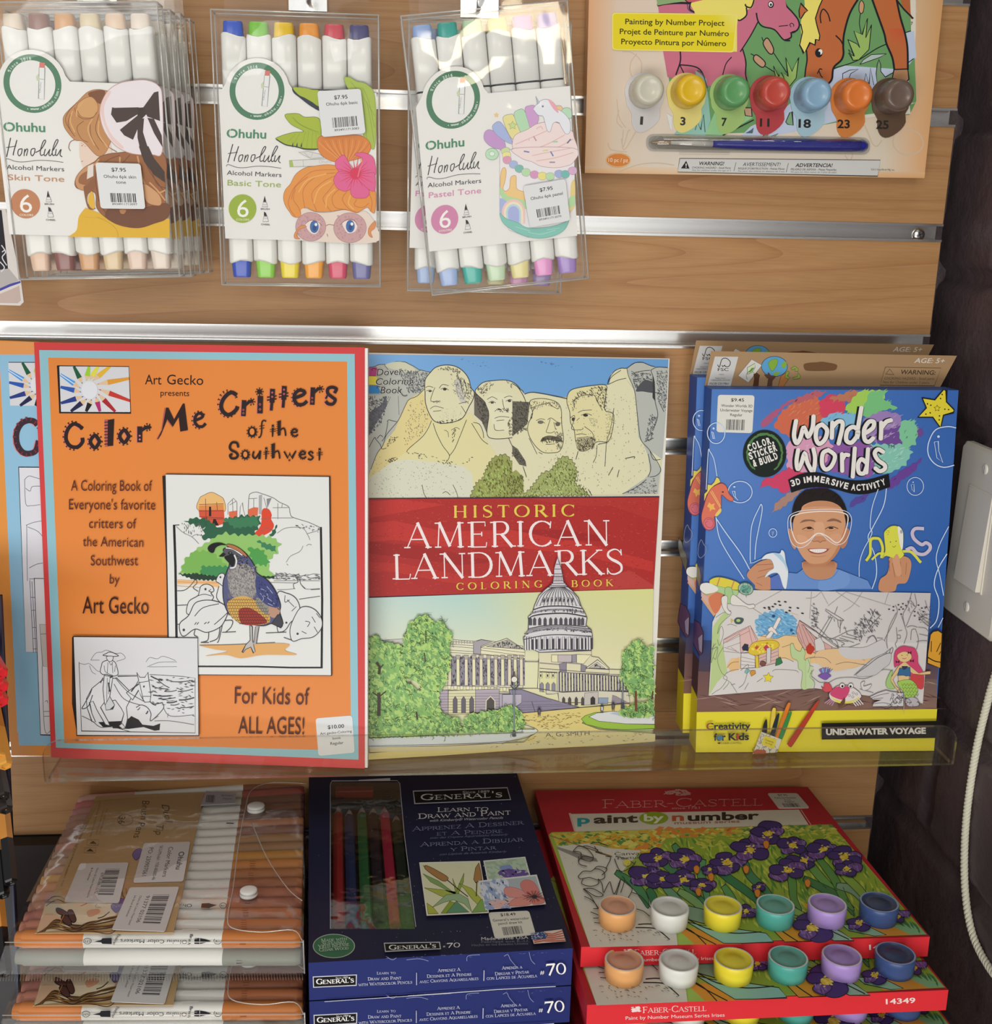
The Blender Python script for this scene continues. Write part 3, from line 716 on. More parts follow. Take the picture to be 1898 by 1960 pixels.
# --- the green pack (fruit-coloured markers)
def ill_basic(a):
    K = '3a3634'; G = 'a8b93c'; GD = '8fa43a'
    a.o(390, 0, 5.13)
    a.P('870,862 930,868 1020,888 1130,900 1150,1080 1060,1050 940,960 880,910', '2e3740', sm=True); a.P('874,862 960,862 1060,880 1140,900 1135,1040 1060,1000 990,960 930,930', G, sm=True)
    a.P('1375,770 1430,760 1500,800 1600,830 1680,960 1680,1440 1600,1400 1560,1300 1500,1000 1420,880', 'a9bd52', sm=True, ol='6f8a4a', w=3)
    for t in ('1440,800 1560,950 1680,1140', '1560,860 1620,1000 1675,1250', '1480,860 1560,1000 1600,1380', '1600,1000 1640,1200 1670,1400'): a.L(t, 4, '7f9a44', sm=True)
    a.P('796,1130 850,1116 930,1118 990,1150 1130,1165 1150,1340 1120,1460 1000,1470 900,1440 800,1420 712,1370 712,1355 770,1330 880,1300 980,1290 870,1230 820,1180', G, sm=True, ol='56702f', w=4)
    a.L('712,1368 800,1420 900,1440 1000,1462 1130,1464', 11, '2b3538', sm=True)
    for t in ('880,1180 990,1250 1140,1320', '1000,1290 960,1440', '1030,1290 1010,1450', '1070,1300 1060,1455', '940,1310 880,1420', '1100,1310 1110,1450', '900,1320 820,1400'): a.L(t, 4, GD, sm=True)
    for x in (862, 905, 948): a.P([(x, 1440), (x+14, 1395), (x+16, 1445)], '2b3538')
    for (t, w) in (('870,1150 960,1230 1130,1300', 3),): a.L(t, w, '6c8430', sm=True)
    a.o(390, 280, 5.13)
    a.P('930,60 1020,50 1130,75 1180,110 1050,120', 'd9d8d6', ol='9a9a9c', w=3); a.L('985,62 1045,118 1070,70', 3, '9a9a9c')
    a.P('838,140 1290,122 1290,188 842,202', 'dddcda', ol='8e8f8e', w=3); a.P('838,142 870,140 882,200 844,202', 'a9bd62'); a.L('975,136 978,196', 3, '9a9a9c'); a.T('Ohuhu', 1130, 168, 1250, 162, 32, 'b9babb')
    HR, HD, HL = 'e39748', 'c06a35', 'edb062'
    a.P('1118,-60 1150,-100 1250,-105 1500,-110 1600,-70 1640,0 1620,60 1560,110 1400,150 1290,155 1200,120 1130,50', 'dc8740', sm=True, ol='a85f34', w=4)
    for i in range(16):
        t = i/15; a.L([(1125+t*505, -40-30*sin(t*3.1)), (1190+t*390, 20+t*10), (1330+t*130, 130)], 4, HD if i % 2 else 'edab6a', sm=True)
    a.P('1080,195 1290,190 1560,330 1678,420 1680,640 1640,640 1600,600 1500,650 1380,620 1240,640 1100,640 990,600 960,690 880,690 840,640 800,580 782,500 800,430 850,370 900,280 980,220', HR, sm=True, ol='a5633a', w=4)
    for t in ('1290,230 1060,250 900,390 850,480', '1290,260 1120,290 980,420 990,600', '1290,290 1170,350 1060,470 1110,640', '1300,330 1240,420 1170,520 1250,640', '1330,420 1260,500 1290,600 1400,620', '1400,450 1360,520 1420,610 1500,650', '1500,520 1480,580 1560,600 1620,560', '850,480 830,560 860,640 900,690', '900,420 880,520 930,600 960,680', '1020,300 900,400 860,520', '1620,460 1650,540 1640,640'):
        a.L(t, 5, HD, sm=True)
    for t in ('1200,270 1020,330 930,450', '1250,340 1130,420 1080,560', '1290,420 1210,500 1200,600', '1440,480 1420,560 1470,620'): a.L(t, 12, HL, sm=True)
    a.P('955,625 1000,610 1110,650 1240,650 1380,625 1500,655 1590,640 1680,760 1680,943 1000,925 930,860 925,800 955,690', 'e6d5c9', sm=True)
    for (cx, cy, rx, ry) in ((1050, 790, 148, 142), (1435, 800, 160, 148)):
        a.E(cx, cy, rx, ry, 'c9a0a2', n=36, ol='a98a8e', w=5)
        a.dots([(cx-rx*.8, cy-ry*.8), (cx+rx*.8, cy-ry*.8), (cx+rx*.8, cy+ry*.8), (cx-rx*.8, cy+ry*.8)], 90, 7, 'b98b95', seed=cx)
    a.P('1000,760 1030,735 1090,728 1140,745 1125,830 1090,862 1050,850 1015,810', 'ecdfe0', sm=True); a.P('1360,760 1400,730 1460,728 1505,770 1490,830 1440,852 1400,840', 'ecdfe0', sm=True)
    for cx, cy in ((1085, 790), (1438, 785)): a.E(cx, cy, 40, 58, '3f6fae', ol='2a4d86', w=5, n=24); a.E(cx+2, cy+12, 20, 30, '274a84', n=16); a.E(cx+16, cy-22, 14, 16, 'f0f2f5', n=12)
    for t in ('1000,760 1050,726 1120,740 1160,780', '1340,770 1400,722 1470,722 1508,775', '1200,780 1230,768 1280,775', '1210,860 1218,885'): a.L(t, 6, 'a06a62', sm=True)
    a.P('950,780 890,860 895,905 945,908 915,880 935,820 1010,790', 'dd9058', sm=True, ol='a5633a', w=3); a.P('1680,735 1620,800 1618,870 1655,895 1640,840 1680,800', 'dd9058', sm=True, ol='a5633a', w=3)
    PK, PD = 'df6597', 'c23d70'
    for q in ('1480,250 1560,130 1480,80 1560,62 1650,100 1680,170 1680,290 1580,300', '1450,230 1380,90 1320,120 1290,160 1300,215 1340,255 1420,270', '1450,270 1330,250 1290,290 1275,340 1310,410 1380,440 1440,420 1480,340', '1470,320 1440,440 1470,500 1540,510 1600,500 1625,440 1560,350', '1500,290 1640,260 1680,280 1680,430 1630,430 1570,380'):
        a.P(q, PK, sm=True, ol=PD, w=4)
    for i in range(22):
        t = i/22*2*pi; r0 = 60+18*((i*7) % 5); a.L([(1490+20*cos(t), 270+20*sin(t)), (1490+(70+r0)*cos(t), 265+(50+r0)*sin(t)*.95)], 9, 'dd3f62', taper=(1.5, .2))
    a.E(1488, 268, 52, 58, 'd8365c', n=18); a.L('1512,300 1530,230 1555,170 1545,140', 10, 'e8808c', sm=True); a.E(1545, 140, 12, 12, 'f0b070', n=10)
c_bas = (['2f55c4', '79c238', 'e8c228', 'ea9a3c', 'cc4a58', '4a4778'], ['2a4fc0', '8fd24a', 'ecd834', 'f2a83a', 'd64c6c', '6c6ca4'])
GRN = '9ab23c'
rt, pl = pack(-.050, (403, 18), (724, 29), (435, 545), c_bas, ill_basic, None, 'Basic Tone', '9db35a', GRN, 'marker pack with a red-haired girl and pink flower on its card, between two others')
sticker(rt, pl, [(607, 174.5), (690, 170), (699.5, 255), (616.5, 262.5)], [('$7.95', .37, .68, .2, .085, .012), ('Ohuhu 6pk basic', .17, .9, .33, .07, .006), ('8934911713083', .3, .86, .9, .05, .006)], bar=(.27, .6, .85, .82), seed=4)

# --- the brown pack and the ones hanging behind it
def ill_skin(a):
    HR, HD, HL, DK = 'c08a55', '8a5430', 'd9a772', '6e3f24'
    a.o(0, 280, 4.745)
    a.P('700,760 720,640 780,560 1000,640 1200,560 1540,660 1540,832 620,822 680,790', 'dfb12c', sm=False); a.L('780,560 720,640 700,760 640,812', 6, 'dfb12c', sm=True)
    a.L('880,640 1000,700 1060,760 1075,825', 4, 'b98a26', sm=True); a.L('760,640 960,660', 3, 'c69a28')
    a.o(0, 0, 4.745)
    a.P('800,1300 730,1280 720,1380 735,1470 770,1560 820,1620 1000,1700 1000,1300', 'e5cfc0', sm=True)
    a.P('810,830 940,820 1060,900 1000,1300 900,1420 760,1290 680,1270 600,1180 575,1110 590,1040 700,930', HR, sm=True, ol=HD, w=4)
    a.P('810,840 950,822 930,940 860,920 820,890', '7d4c2c', sm=True)
    a.P('700,960 760,900 830,880 880,930 890,1000 850,1060 790,1070 730,1050', 'd0a068', sm=True, ol=HD, w=4)
    for t in ('880,1020 840,1070 760,1080 700,1040 680,980', '700,930 620,1020 600,1110 680,1240', '760,1100 700,1160 740,1260 800,1290', '820,1120 830,1240 900,1360', '680,1270 640,1290 625,1340 640,1370', '900,1040 870,1180 940,1300 1060,1380', '640,1040 620,1120 650,1200'): a.L(t, 6, HD, sm=True)
    for t in ('760,920 700,1000 700,1060', '840,1080 800,1180 860,1320', '660,1010 640,1100 680,1200', '900,1100 900,1220 980,1340'): a.L(t, 12, HL, sm=True)
    a.L('740,1470 755,1462', 4, '9a5a48'); a.dots('740,1300 790,1300 790,1330 740,1330', 12, 4, 'c58a70', 3)
    a.o(0, 280, 4.745)
    a.P('1070,60 1480,60 1500,450 1520,640 1400,700 1260,740 1100,720 980,660 880,560 860,420 700,380 690,290 760,200 860,140 920,90', '9a6238', sm=True, ol=DK, w=5)
    a.P('1000,560 1150,580 1300,560 1520,520 1520,650 1330,720 1240,740 1060,700 960,640', '74452a', sm=True, ol=DK, w=4)
    a.P('860,150 760,200 690,290 700,370 760,400 800,360 720,330 740,260 840,200', 'c79062', sm=True, ol=HD, w=4); a.P('760,380 800,560 870,565 800,520 800,440 860,380 850,290 790,350', '8d5a36', sm=True)
    a.P('800,180 790,300 850,270 850,160', 'e0d8d2'); a.P('800,480 830,410 850,440 860,560 820,550', 'e2b338', sm=True)
    for t in ('1090,80 960,140 870,260 900,500', '1180,80 1080,180 1020,160', '1300,100 1380,260 1500,420', '1400,360 1500,480', '1100,600 1150,690 1240,740', '1290,560 1310,660 1240,710', '1340,90 1420,330 1510,380', '930,560 1000,650 1100,700'): a.L(t, 6, DK, sm=True)
    for t in ('1250,90 1310,330 1420,420 1500,400', '900,120 860,170', '1360,330 1430,400 1500,490', '1090,100 1090,150'): a.L(t, 14, 'cf9a68', sm=True)
    a.P('1300,340 1430,420 1470,500 1440,540 1330,500', 'cf9d70', sm=True, ol=HD, w=4); a.P('1090,575 1145,578 1130,612 1100,610', 'b98052', sm=True)
    a.o(0, 0, 4.745)
    a.P('1200,735 1330,730 1440,780 1475,900 1475,1370 1380,1405 1200,1395 1060,1330 960,1210 915,1080 915,960 980,830 1080,760', 'e7e0e6', sm=True, ol='c99c98', w=6)
    a.P('925,1060 920,960 980,840 1010,840 950,960 960,1100 1020,1230 1120,1330 1100,1345 1000,1250', 'e6cbc8', sm=True)
    RB = '43302a'
    a.P('1040,980 1020,975 1010,1040 1060,1115 1150,1100 1250,1040 1290,1000 1260,975', RB); a.P('1300,980 1400,840 1440,830 1455,1100 1340,1060', RB); a.P('1250,980 1310,975 1330,1040 1290,1080 1250,1060', '38271f')
    a.P('1250,1050 1290,1080 1210,1270 1130,1230 1090,1180', RB); a.P('1250,1080 1310,1075 1300,1200 1370,1424 1290,1424 1250,1250', RB); a.P('1340,1070 1400,1080 1470,1230 1478,1340 1400,1210', RB)
    a.o(0, 280, 4.745); a.P('1262,0 1350,0 1400,110 1495,230 1500,330 1400,260 1310,140', RB)
c_skin = (['d8c8b4', '86584a', 'cf9a62', 'd8c8a6', 'ddc0a6', 'e0d2c4'], ['e0bfa6', '8a5450', 'd2a070', 'dcc49c', 'e0c8b8', 'e2d4c6'])
mps = aff(BAS, [(62, 160), (18, 448.6), (323.5, 455.3)])
rt, pl = pack(-.086, (-26, 4), (300, 4), (16, 535), c_skin, ill_skin, mps, 'Skin Tone', 'c08e66', 'c08058', 'frontmost marker pack of the left row, brown-haired girl in a bow hat')
for i, (dx, dy, dz) in enumerate(((.0035, .0185, -.001), (.006, .037, .0), (.0085, .055, -.0005))):
    c = copy_tree(rt); c.location = rt.location+Vector((dx, dy, dz))
    c['label'] = ('second marker pack directly behind the one showing the bow hat girl', 'third marker pack back in the row behind the bow hat girl', 'rearmost marker pack nearest the wall behind the bow hat girl')[i]
sticker(rt, pl, [(182.5, 311), (269, 313.5), (278.5, 400), (193, 399)], [('$7.95', .34, .66, .185, .085, .012), ('Ohuhu 6pk skin', .15, .87, .33, .07, .006), ('tone', .41, .63, .45, .07, .006), ('8934911713097', .27, .83, .92, .045, .006)], bar=(.25, .66, .84, .86), seed=7)

# --- the pastel pack, tilted, with one more behind
def ill_pastel(a):
    a.o(750, 0, 4.995); O = '9a93a8'
    for q, c in (('890,1260 950,1245 1060,1330 1080,1420 1000,1420 930,1390 880,1330', 'c59ad0'), ('970,1190 1030,1165 1100,1260 1150,1370 1080,1350 1000,1290 960,1230', 'a9b7e2'), ('1060,1130 1120,1095 1165,1110 1225,1260 1160,1330 1110,1270', 'e6de98'),
                 ('1165,1090 1210,1050 1265,1060 1320,1230 1240,1270 1200,1200', 'b5dcb8'), ('1270,1040 1310,1012 1370,1020 1400,1150 1330,1225 1300,1160', 'cf9fd2'), ('1540,1040 1580,1012 1620,1020 1640,1080 1580,1080', 'e8c890'), ('1620,1060 1660,1030 1710,1050 1710,1130 1650,1110', 'b9dfbf')):
        a.P(q, c, sm=True, ol=O, w=4)
    def star(cx, cy, r, c, ol=None): a.P([(cx+(r if i % 2 == 0 else r*.48)*sin(i*pi/5), cy-(r if i % 2 == 0 else r*.48)*cos(i*pi/5)) for i in range(10)], c, ol=ol, w=4)
    star(997, 1100, 28, 'ecc98e'); star(1152, 1200, 42, 'c6dc9a', '9aa86c')
    a.P('1150,1370 1180,1290 1290,1240 1400,1180 1560,1170 1700,1240 1735,1300 1735,1498 1200,1498 1160,1440', 'efdcdc', sm=True, ol='b08d9c', w=4)
    for t in ('1180,1380 1300,1330 1480,1250', '1290,1450 1480,1380 1650,1290', '1400,1480 1600,1400 1730,1330', '1250,1350 1300,1330 1310,1345', '1380,1230 1420,1210 1440,1235'): a.L(t, 8, 'e0b9b6', sm=True)
    a.P('1395,1100 1360,1060 1350,1040 1390,990 1440,955 1500,960 1560,1030 1640,1080 1700,1160 1700,1260 1660,1280 1620,1220 1590,1170 1540,1180 1510,1260 1480,1240 1455,1150 1440,1110', 'e6e8f0', sm=True, ol=O, w=4)
    a.P('1372,920 1410,985 1390,1000', 'aebfc8', ol=O, w=3); a.E(1440, 1017, 9, 11, '6c7a9a', n=10); a.P('1490,950 1560,1000 1590,1080 1540,1040', 'e9a9b8', sm=True)
    for (x, y, c, an) in ((1285, 1450, '7484b8', 10), (1690, 1350, '6b6f8e', -50), (1465, 1440, 'd8d49a', -8), (1365, 1325, 'c9a0a8', 60), (1555, 1355, 'a6d0a8', 0), (1525, 1472, '7484b8', 60)):
        a.L([(x-24*cos(radians(an)), y-24*sin(radians(an))), (x+24*cos(radians(an)), y+24*sin(radians(an)))], 13, c)
    a.o(750, 280, 4.995)
    a.P('1030,40 1180,30 1740,30 1745,330 1700,620 1680,740 1500,860 1300,870 1120,800 1030,650 1028,400', 'e9e6ea', sm=False, ol='b7a9bd', w=4)
    a.E(955, 75, 62, 54, 'bfe0c2', ol='86b28c', w=4); a.E(955, 72, 26, 22, 'e4f0e4', ol='86b28c', w=4)
    a.P('1170,20 1740,20 1735,150 1640,195 1540,205 1420,190 1340,150 1230,110', 'efdcdc', sm=True, ol='b08d9c', w=4)
    for t in ('1340,90 1480,60 1700,20', '1380,140 1560,110 1730,60'): a.L(t, 9, 'e2bdb8', sm=True)
    for (x, y, c, an) in ((1285, 52, '7484b8', 10), (1465, 40, 'd8d49a', -8), (1527, 72, '7484b8', 60), (1530, 153, '9a8fae', 0)): a.L([(x-24*cos(radians(an)), y-24*sin(radians(an))), (x+24*cos(radians(an)), y+24*sin(radians(an)))], 13, c)
    for x, y, c in ((1085, 50, 'cfdca0'), (1095, 90, 'ece39a'), (1100, 132, 'dc9fba'), (1160, 175, 'a9b9e0'), (1215, 215, '7fbcb2'), (1280, 250, 'b9dcb0'), (1360, 272, 'd79ac2'), (1435, 285, 'e9df86'), (1510, 290, 'b9dcb0'), (1595, 265, 'a3b2de'), (1655, 268, '76bcb6'), (1725, 235, 'd8b0d0')):
        a.P([(x-40, y-20), (x, y-38), (x+36, y-22), (x+36, y+18), (x+4, y+38), (x-34, y+22)], c, sm=True, ol='a79fb0', w=3)
    a.P('1050,220 1075,205 1090,240 1080,330 1060,400 1080,430 1120,400 1130,310 1150,285 1185,290 1190,400 1240,430 1265,440 1270,520 1200,520 1100,480 1040,430 1035,300', 'ecc98a', sm=True, ol='c99a62', w=4)
    a.P('1035,390 1100,470 1200,500 1280,530 1285,600 1180,560 1080,520 1032,460', 'b3d9a6', sm=True); a.P('1032,500 1100,540 1060,640 1032,620', 'a9b7e2', sm=True)
    for r_, c in ((112, 'ecc7c7'), (92, 'efe3c2'), (72, 'bcd6e6'), (54, 'aab4e2')): a.P([(1160+r_*cos(radians(t)), 635+r_*1.15*sin(radians(t))) for t in range(180, 361, 12)]+[(1160+r_, 740), (1160-r_*.9, 700)], c)
    a.P('1710,360 1745,330 1745,560 1690,620 1700,500', 'e6cf8a', sm=True); a.P('1690,500 1745,470 1740,560 1690,580', 'b3d9a6', sm=True)
    a.P('1030,640 1090,690 1200,730 1300,780 1500,770 1640,730 1690,700 1650,790 1560,850 1420,878 1280,860 1150,800 1060,730', '86c6ba', sm=True, ol='6aa8a0', w=4)
    for t in ('1300,820 1420,840 1560,800', '1180,770 1320,810', '1480,800 1600,780'): a.L(t, 6, 'a9dad0', sm=True)
c_pas = (['8faadc', '2f9f94', 'bdd8b8', 'd8cc92', 'e090cc', 'b0a0d6'], ['a3b9e4', '45b5aa', 'c8e0c0', 'e6dc9c', 'e69ad2', 'a487cc'])
mpp = aff(BAS, [(867, 191), (821, 481.5), (1104.4, 451.3)])
rt, pl = pack(-.060, (767, 31), (1085, 1), (828, 565), c_pas, ill_pastel, mpp, 'Pastel Tone', 'd68fb4', 'd088ae', 'marker pack with a pastel unicorn cake on the card, hanging crooked on its hook')
# the one behind hangs straight
c = copy_tree(rt); ang = radians(-8.0)
ms = Matrix.Rotation(radians(7.2), 4, 'Y')
c.rotation_euler = (0, radians(7.2), 0); c.location = rt.location+Vector((-.0150, .020, -.0050))
c['label'] = 'marker pack with pastel markers hanging straight behind the crooked unicorn cake pack'
sticker(rt, pl, [(1000.5, 356.5), (1081.5, 342.5), (1090.5, 422), (1014, 435.5)], [('$7.95', .37, .68, .2, .09, .012), ('Ohuhu 6pk pastel', .13, .9, .36, .075, .006), ('8934911713070', .25, .8, .88, .05, .006)], bar=(.22, .6, .79, .8), seed=9)

# steel hooks the packs hang from
for (x, Y0, wh) in ((578, -.075, 'middle'), (928, -.085, 'right'), (148, -.110, 'left')):
    p = hy(x, -6, -.05); b = B(); z = -.0235
    pts = [(p.x, .006, -.0052), (p.x, -.004, -.0052), (p.x, -.006, -.008), (p.x, -.007, z)]
    b.tube([(p.x, .004, -.006), (p.x, -.003, -.006), (p.x, -.0055, -.010), (p.x, -.0075, z+.004), (p.x, -.012, z), (p.x, Y0+.006, z), (p.x, Y0, z+.002), (p.x, Y0-.004, z+.010)], .0017, 'c8c8c8', n=12)
    b.box((p.x-.012, -.0030, -.030), (p.x+.012, -.0012, -.002), 'c8c8c8')
    tag(b.build('display_hook', M_CHROME), 'steel display hook carrying the ' + {'middle': 'marker pack with the red-haired girl', 'right': 'two pastel marker packs', 'left': 'brown-haired girl marker packs'}[wh], 'hook', 'display hooks in the top groove')
# ------------------------------------------------------------------ horse painting kit hanging at the upper right
YK = -.0135
PK = (Vector((0, YK, 0)), Vector((0, -1, 0)))
kit = thing('painting_kit', hy(1450, 335, YK)+Vector((0, .005, 0)), 'paint by number kit with two cartoon horses, seven paint pots and a blue brush', 'painting kit')
q = [hy(1127.5, -14, YK), hy(1806, -14, YK), hy(1768.5, 341, YK), hy(1119, 331, YK)]
q[0] = q[0]+(q[0]-q[3]).normalized()*.03; q[1] = q[1]+(q[1]-q[2]).normalized()*.03
b = B(); n8 = 8
# carton with a softly rounded rim
def pill(b, q, r, th, col):
    c = sum(q, Vector())/4; rows = []
    for i in range(6):
        t = i/5*pi/2; ins = r*(1-sin(t)); y = th-th*(1-cos(t)) if False else -th*0
        rows.append([p+(c-p).normalized()*ins*1.4+Vector((0, r*(1-sin(t))*0+(r-r*sin(t)), 0)) for p in q])
    b.add([p for r_ in rows for p in r_]+[p+Vector((0, th, 0)) for p in q], [(i*4+j, i*4+(j+1) % 4, (i+1)*4+(j+1) % 4, (i+1)*4+j) for i in range(5) for j in range(4)]+[(20, 21, 22, 23), (27, 26, 25, 24), (0, 24, 25, 1), (1, 25, 26, 2), (2, 26, 27, 3), (3, 27, 24, 0)], col, smooth=False)
b.prism([p+Vector((0, 0, 0)) for p in q], (0, .0125, 0), 'd9ab7c')
a = Art(PK, b); a.o()
cL, cR, cM = 'dfab80', 'c99a66', 'd8c8b8'
a.G('1127,-14 1178,-14 1172,332 1119,331', [cL, 'd6bfa8', 'd9c6b0', 'deb48c']); a.G('1178,-14 1300,-14 1300,334 1172,332', ['d6c2b0', cM, 'd6ccbf', 'd6c6b2'])
a.G('1300,-14 1700,-14 1690,339 1300,334', [cM, 'd2c0a6', 'd6cbb8', 'd6ccbf']); a.G('1700,-14 1806,-14 1768.5,341 1690,339', ['d2c0a6', cR, 'dba878', 'd6cbb8'])
a.G('1119,318 1400,322 1400,335 1119,331', ['dcc0a0', 'd8cab8', 'd9bf9c', 'dea877']); a.G('1400,322 1770,330 1768.5,341 1400,335', ['d8cab8', 'd9b48a', 'd9a26c', 'd9c8b0'])
a.o(1100, 0, 4.745)
for t in ('430,470 520,480 600,560 600,680', '560,490 510,560 500,640 520,700', '380,900 400,1060 460,1160', '300,1300 330,1360 470,1380', '420,1260 440,1330 480,1200 500,1180', '380,1570 560,1500 740,1480 900,1500', '440,1180 430,1320 460,1350 560,1180', '400,1000 380,1100 430,1160'): a.L(t, 9, 'cbb49d', sm=True)
a.o(1480, 0, 4.5407)
for t in ('1140,1060 1060,1140 1040,1260 1120,1340 1240,1330 1300,1260 1260,1160 1160,1120', '700,1060 780,1080 830,1180 860,1250 900,1270 940,1220', '120,1040 180,1080', '620,1350 660,1400 690,1340', '30,1200 110,1210', '1180,20 1220,60 1250,110'): a.L(t, 11, 'cbb9a2', sm=True)
# cover painting: pasture, pond, two horses
KO = '20232a'; GR, GL, WT, BR, PN, YE = '6b9a63', '98b866', 'b9c6dc', 'bb6a3e', 'c56f86', 'e6d86e'
def horse_kit_picture(a):
    a.o()
    a.P([(1256, -14), (1741, -14), (1744, 60), (1752, 196), (1740, 220), (1650, 226), (1500, 252), (1296, 258), (1272, 100)], GR)
    a.P([(1741, -14), (1752, -14), (1752, 60), (1748, 130), (1743, 60)], 'd9d2c4'); a.P([(1753, 196), (1740, 198), (1742, 218), (1630, 228), (1634, 222), (1700, 214)], 'dcd6cc')
    a.o(1480, 0, 4.5407)
    a.P('480,620 620,570 740,520 900,420 970,385 1000,420 1060,600 1180,560 1240,500 1220,270 1140,285 1160,600 1180,760 1000,760 700,900 560,1050 200,1140 -100,1200 -300,1200 -200,1100 0,1000 120,920', WT)
    a.L('470,640 540,590 640,560 740,520 820,470 900,420 975,385', 9, KO, sm=True); a.L('1140,285 1190,270', 9, KO); a.L('1170,545 1215,510', 8, KO); a.P('1180,560 1225,500 1240,880 1180,885', GR)
    a.P('750,560 780,520 850,475 980,468 920,500 820,535', 'aebfb8', ol=KO, w=6); a.P('890,640 900,560 915,520 930,560 930,620 970,670 1040,630 1040,680 900,730', '7fa07a', ol=KO, w=7)
    for t in ('600,690 600,640 660,610 735,602 670,640 655,680', '780,740 800,640 830,740 840,590 870,740'): a.L(t, 6, KO)
    a.P('645,345 720,380 748,415 697,270 770,300 815,160 800,330 850,215 828,430 740,520 690,525 650,460 700,490', GL, ol=KO, w=7); a.L('690,525 650,430 700,470', 6, KO)
    a.P('0,580 60,610 125,665 105,500 160,620 218,500 195,680 130,760 60,700', GL, ol=KO, w=7)
    a.L('755,110 745,200 760,290', 7, KO, sm=True); a.P('745,30 765,5 785,40 778,100 758,118 742,90', 'c79a72', sm=True, ol=KO, w=7)
    a.P('105,1060 140,980 160,970 170,1090 120,1080', '7fa77e', ol=KO, w=7); a.P('-140,1230 -20,1110 -60,1200 40,1160 -40,1230', '7fa77e', ol=KO, w=5)
    # right horse: neck, head and foreleg
    a.P('360,-60 780,-60 720,10 660,120 610,290 605,470 590,520 520,590 500,690 460,735 380,700 300,650 275,680 280,560 290,440 300,400 250,380 370,200', BR, sm=False)
    a.P('860,-60 1080,-60 1090,60 1120,200 1150,300 1160,420 1165,605 1045,605 1030,500 980,380 930,200 880,80', BR); a.G('1000,250 1120,250 1150,420 1030,420', ['c4603c', 'c4583a', 'bb6a3e', 'bb6a3e'])
    a.P('1045,605 1165,600 1175,690 1140,720 1030,680', 'b78a64', ol=KO, w=11)
    a.P('1085,-60 1180,-60 1190,120 1210,160 1200,170 1120,60', 'b2643c'); a.L('1075,10 1130,80 1210,160', 14, KO)
    for t, w in (('735,-10 660,120 612,290 604,400 606,470 585,525 520,590 505,690 460,740', 17), ('850,-20 900,120 960,290 980,380 1030,500 1048,605', 17), ('1068,0 1100,150 1140,290 1162,420 1165,605', 17), ('285,440 290,520 278,600 270,680', 12), ('410,200 405,130 430,80 470,120 490,185', 11), ('540,310 580,350 600,385', 12), ('380,640 400,600 420,605', 9), ('395,620 410,660 425,672', 9)): a.L(t, w, KO, sm=True)
    a.P('260,-60 440,-60 400,50 365,140 365,200 400,300 395,345 370,360 360,395 315,375 285,430 262,470 240,440 218,385 240,300 232,220 250,110 270,40', YE); a.L('440,-40 395,60 362,160 375,220 400,310 395,350 365,345 358,392 315,372 280,440 262,465 225,390 250,280 235,210', 10, KO, sm=False)
    a.P('225,150 220,95 235,30 295,95 270,110 235,165', BR, ol=KO, w=10)
    a.E(392, 460, 33, 40, KO, 0, 20); a.E(405, 452, 18, 24, 'e8e6de', n=16); a.E(392, 465, 15, 18, KO, n=14)
    a.L('700,-20 690,-60', 10, KO)
    # left horse: pink head turned down
    a.P('-60,-60 90,-60 110,50 160,110 205,170 218,220 200,265 155,285 150,320 100,345 40,335 0,290 -60,240 -170,220 -250,160 -300,100', PN); a.L('88,-20 110,50 160,105 210,170 222,220 200,265 155,285 150,325 100,347 40,335 5,290', 13, KO, sm=True)
    a.L('45,232 75,230 110,275 170,285 205,262', 8, KO, sm=True); a.L('70,232 82,215', 6, KO); a.L('150,235 140,215 155,203 173,215 172,230', 7, KO, sm=True)
    a.o(1100, 0, 4.745)
    a.P('738,-60 1480,-60 1640,-60 1660,190 1720,250 1530,440 1550,700 1600,760 1560,800 1300,800 840,700 800,460 760,100', PN)
    a.P('745,0 940,-10 1000,30 800,50 755,62', 'a94a5c'); a.L('750,48 860,30 1030,30 1100,38 1180,30 1260,-10', 20, KO, sm=True)
    a.P('730,-60 1000,-60 1030,10 900,25 750,50', '8aa874'); a.P('940,-60 1300,-60 1230,20 1150,45 1020,20', 'c2606a', ol=KO, w=9)
    a.P('1040,30 1250,-20 1600,-60 1640,-20 1610,70 1560,90 1560,150 1500,185 1470,180 1470,480 1090,470 1090,120', YE)
    for t in ('1050,20 1040,80 1080,110', '1630,-20 1600,65 1555,60 1545,40', '1555,70 1555,140 1500,185 1475,180'): a.L(t, 13, KO, sm=True)
    a.L('1020,40 1030,90 1080,118', 9, '4a4a68', sm=True)
    a.P('800,470 1530,470 1560,700 840,690', PN)
    a.P('1660,190 1900,-60 1900,700 1580,800 1550,620 1530,440', GR)
    a.P('1640,-60 1900,-60 1950,300 1900,360 1810,270 1740,250 1660,190', PN)
    for t, w in (('1645,120 1660,190 1700,240 1790,262 1830,290 1890,360 1950,370', 13), ('1660,200 1590,330 1500,470', 11), ('1520,445 1550,560 1548,680 1580,800', 12), ('955,470 955,560 915,680', 13), ('950,590 1060,600 1130,630 1170,700 1200,830', 12), ('1420,520 1370,580 1340,680', 9), ('950,590 990,670', 10), ('1850,240 1930,232', 8)): a.L(t, w, KO, sm=True)
    for (x, y) in ((1777, 42),): a.E(x, y, 27, 32, KO, n=20); a.E(x-2, y-2, 18, 22, 'eeeeea', n=16); a.E(x, y+2, 10, 13, KO, n=12)
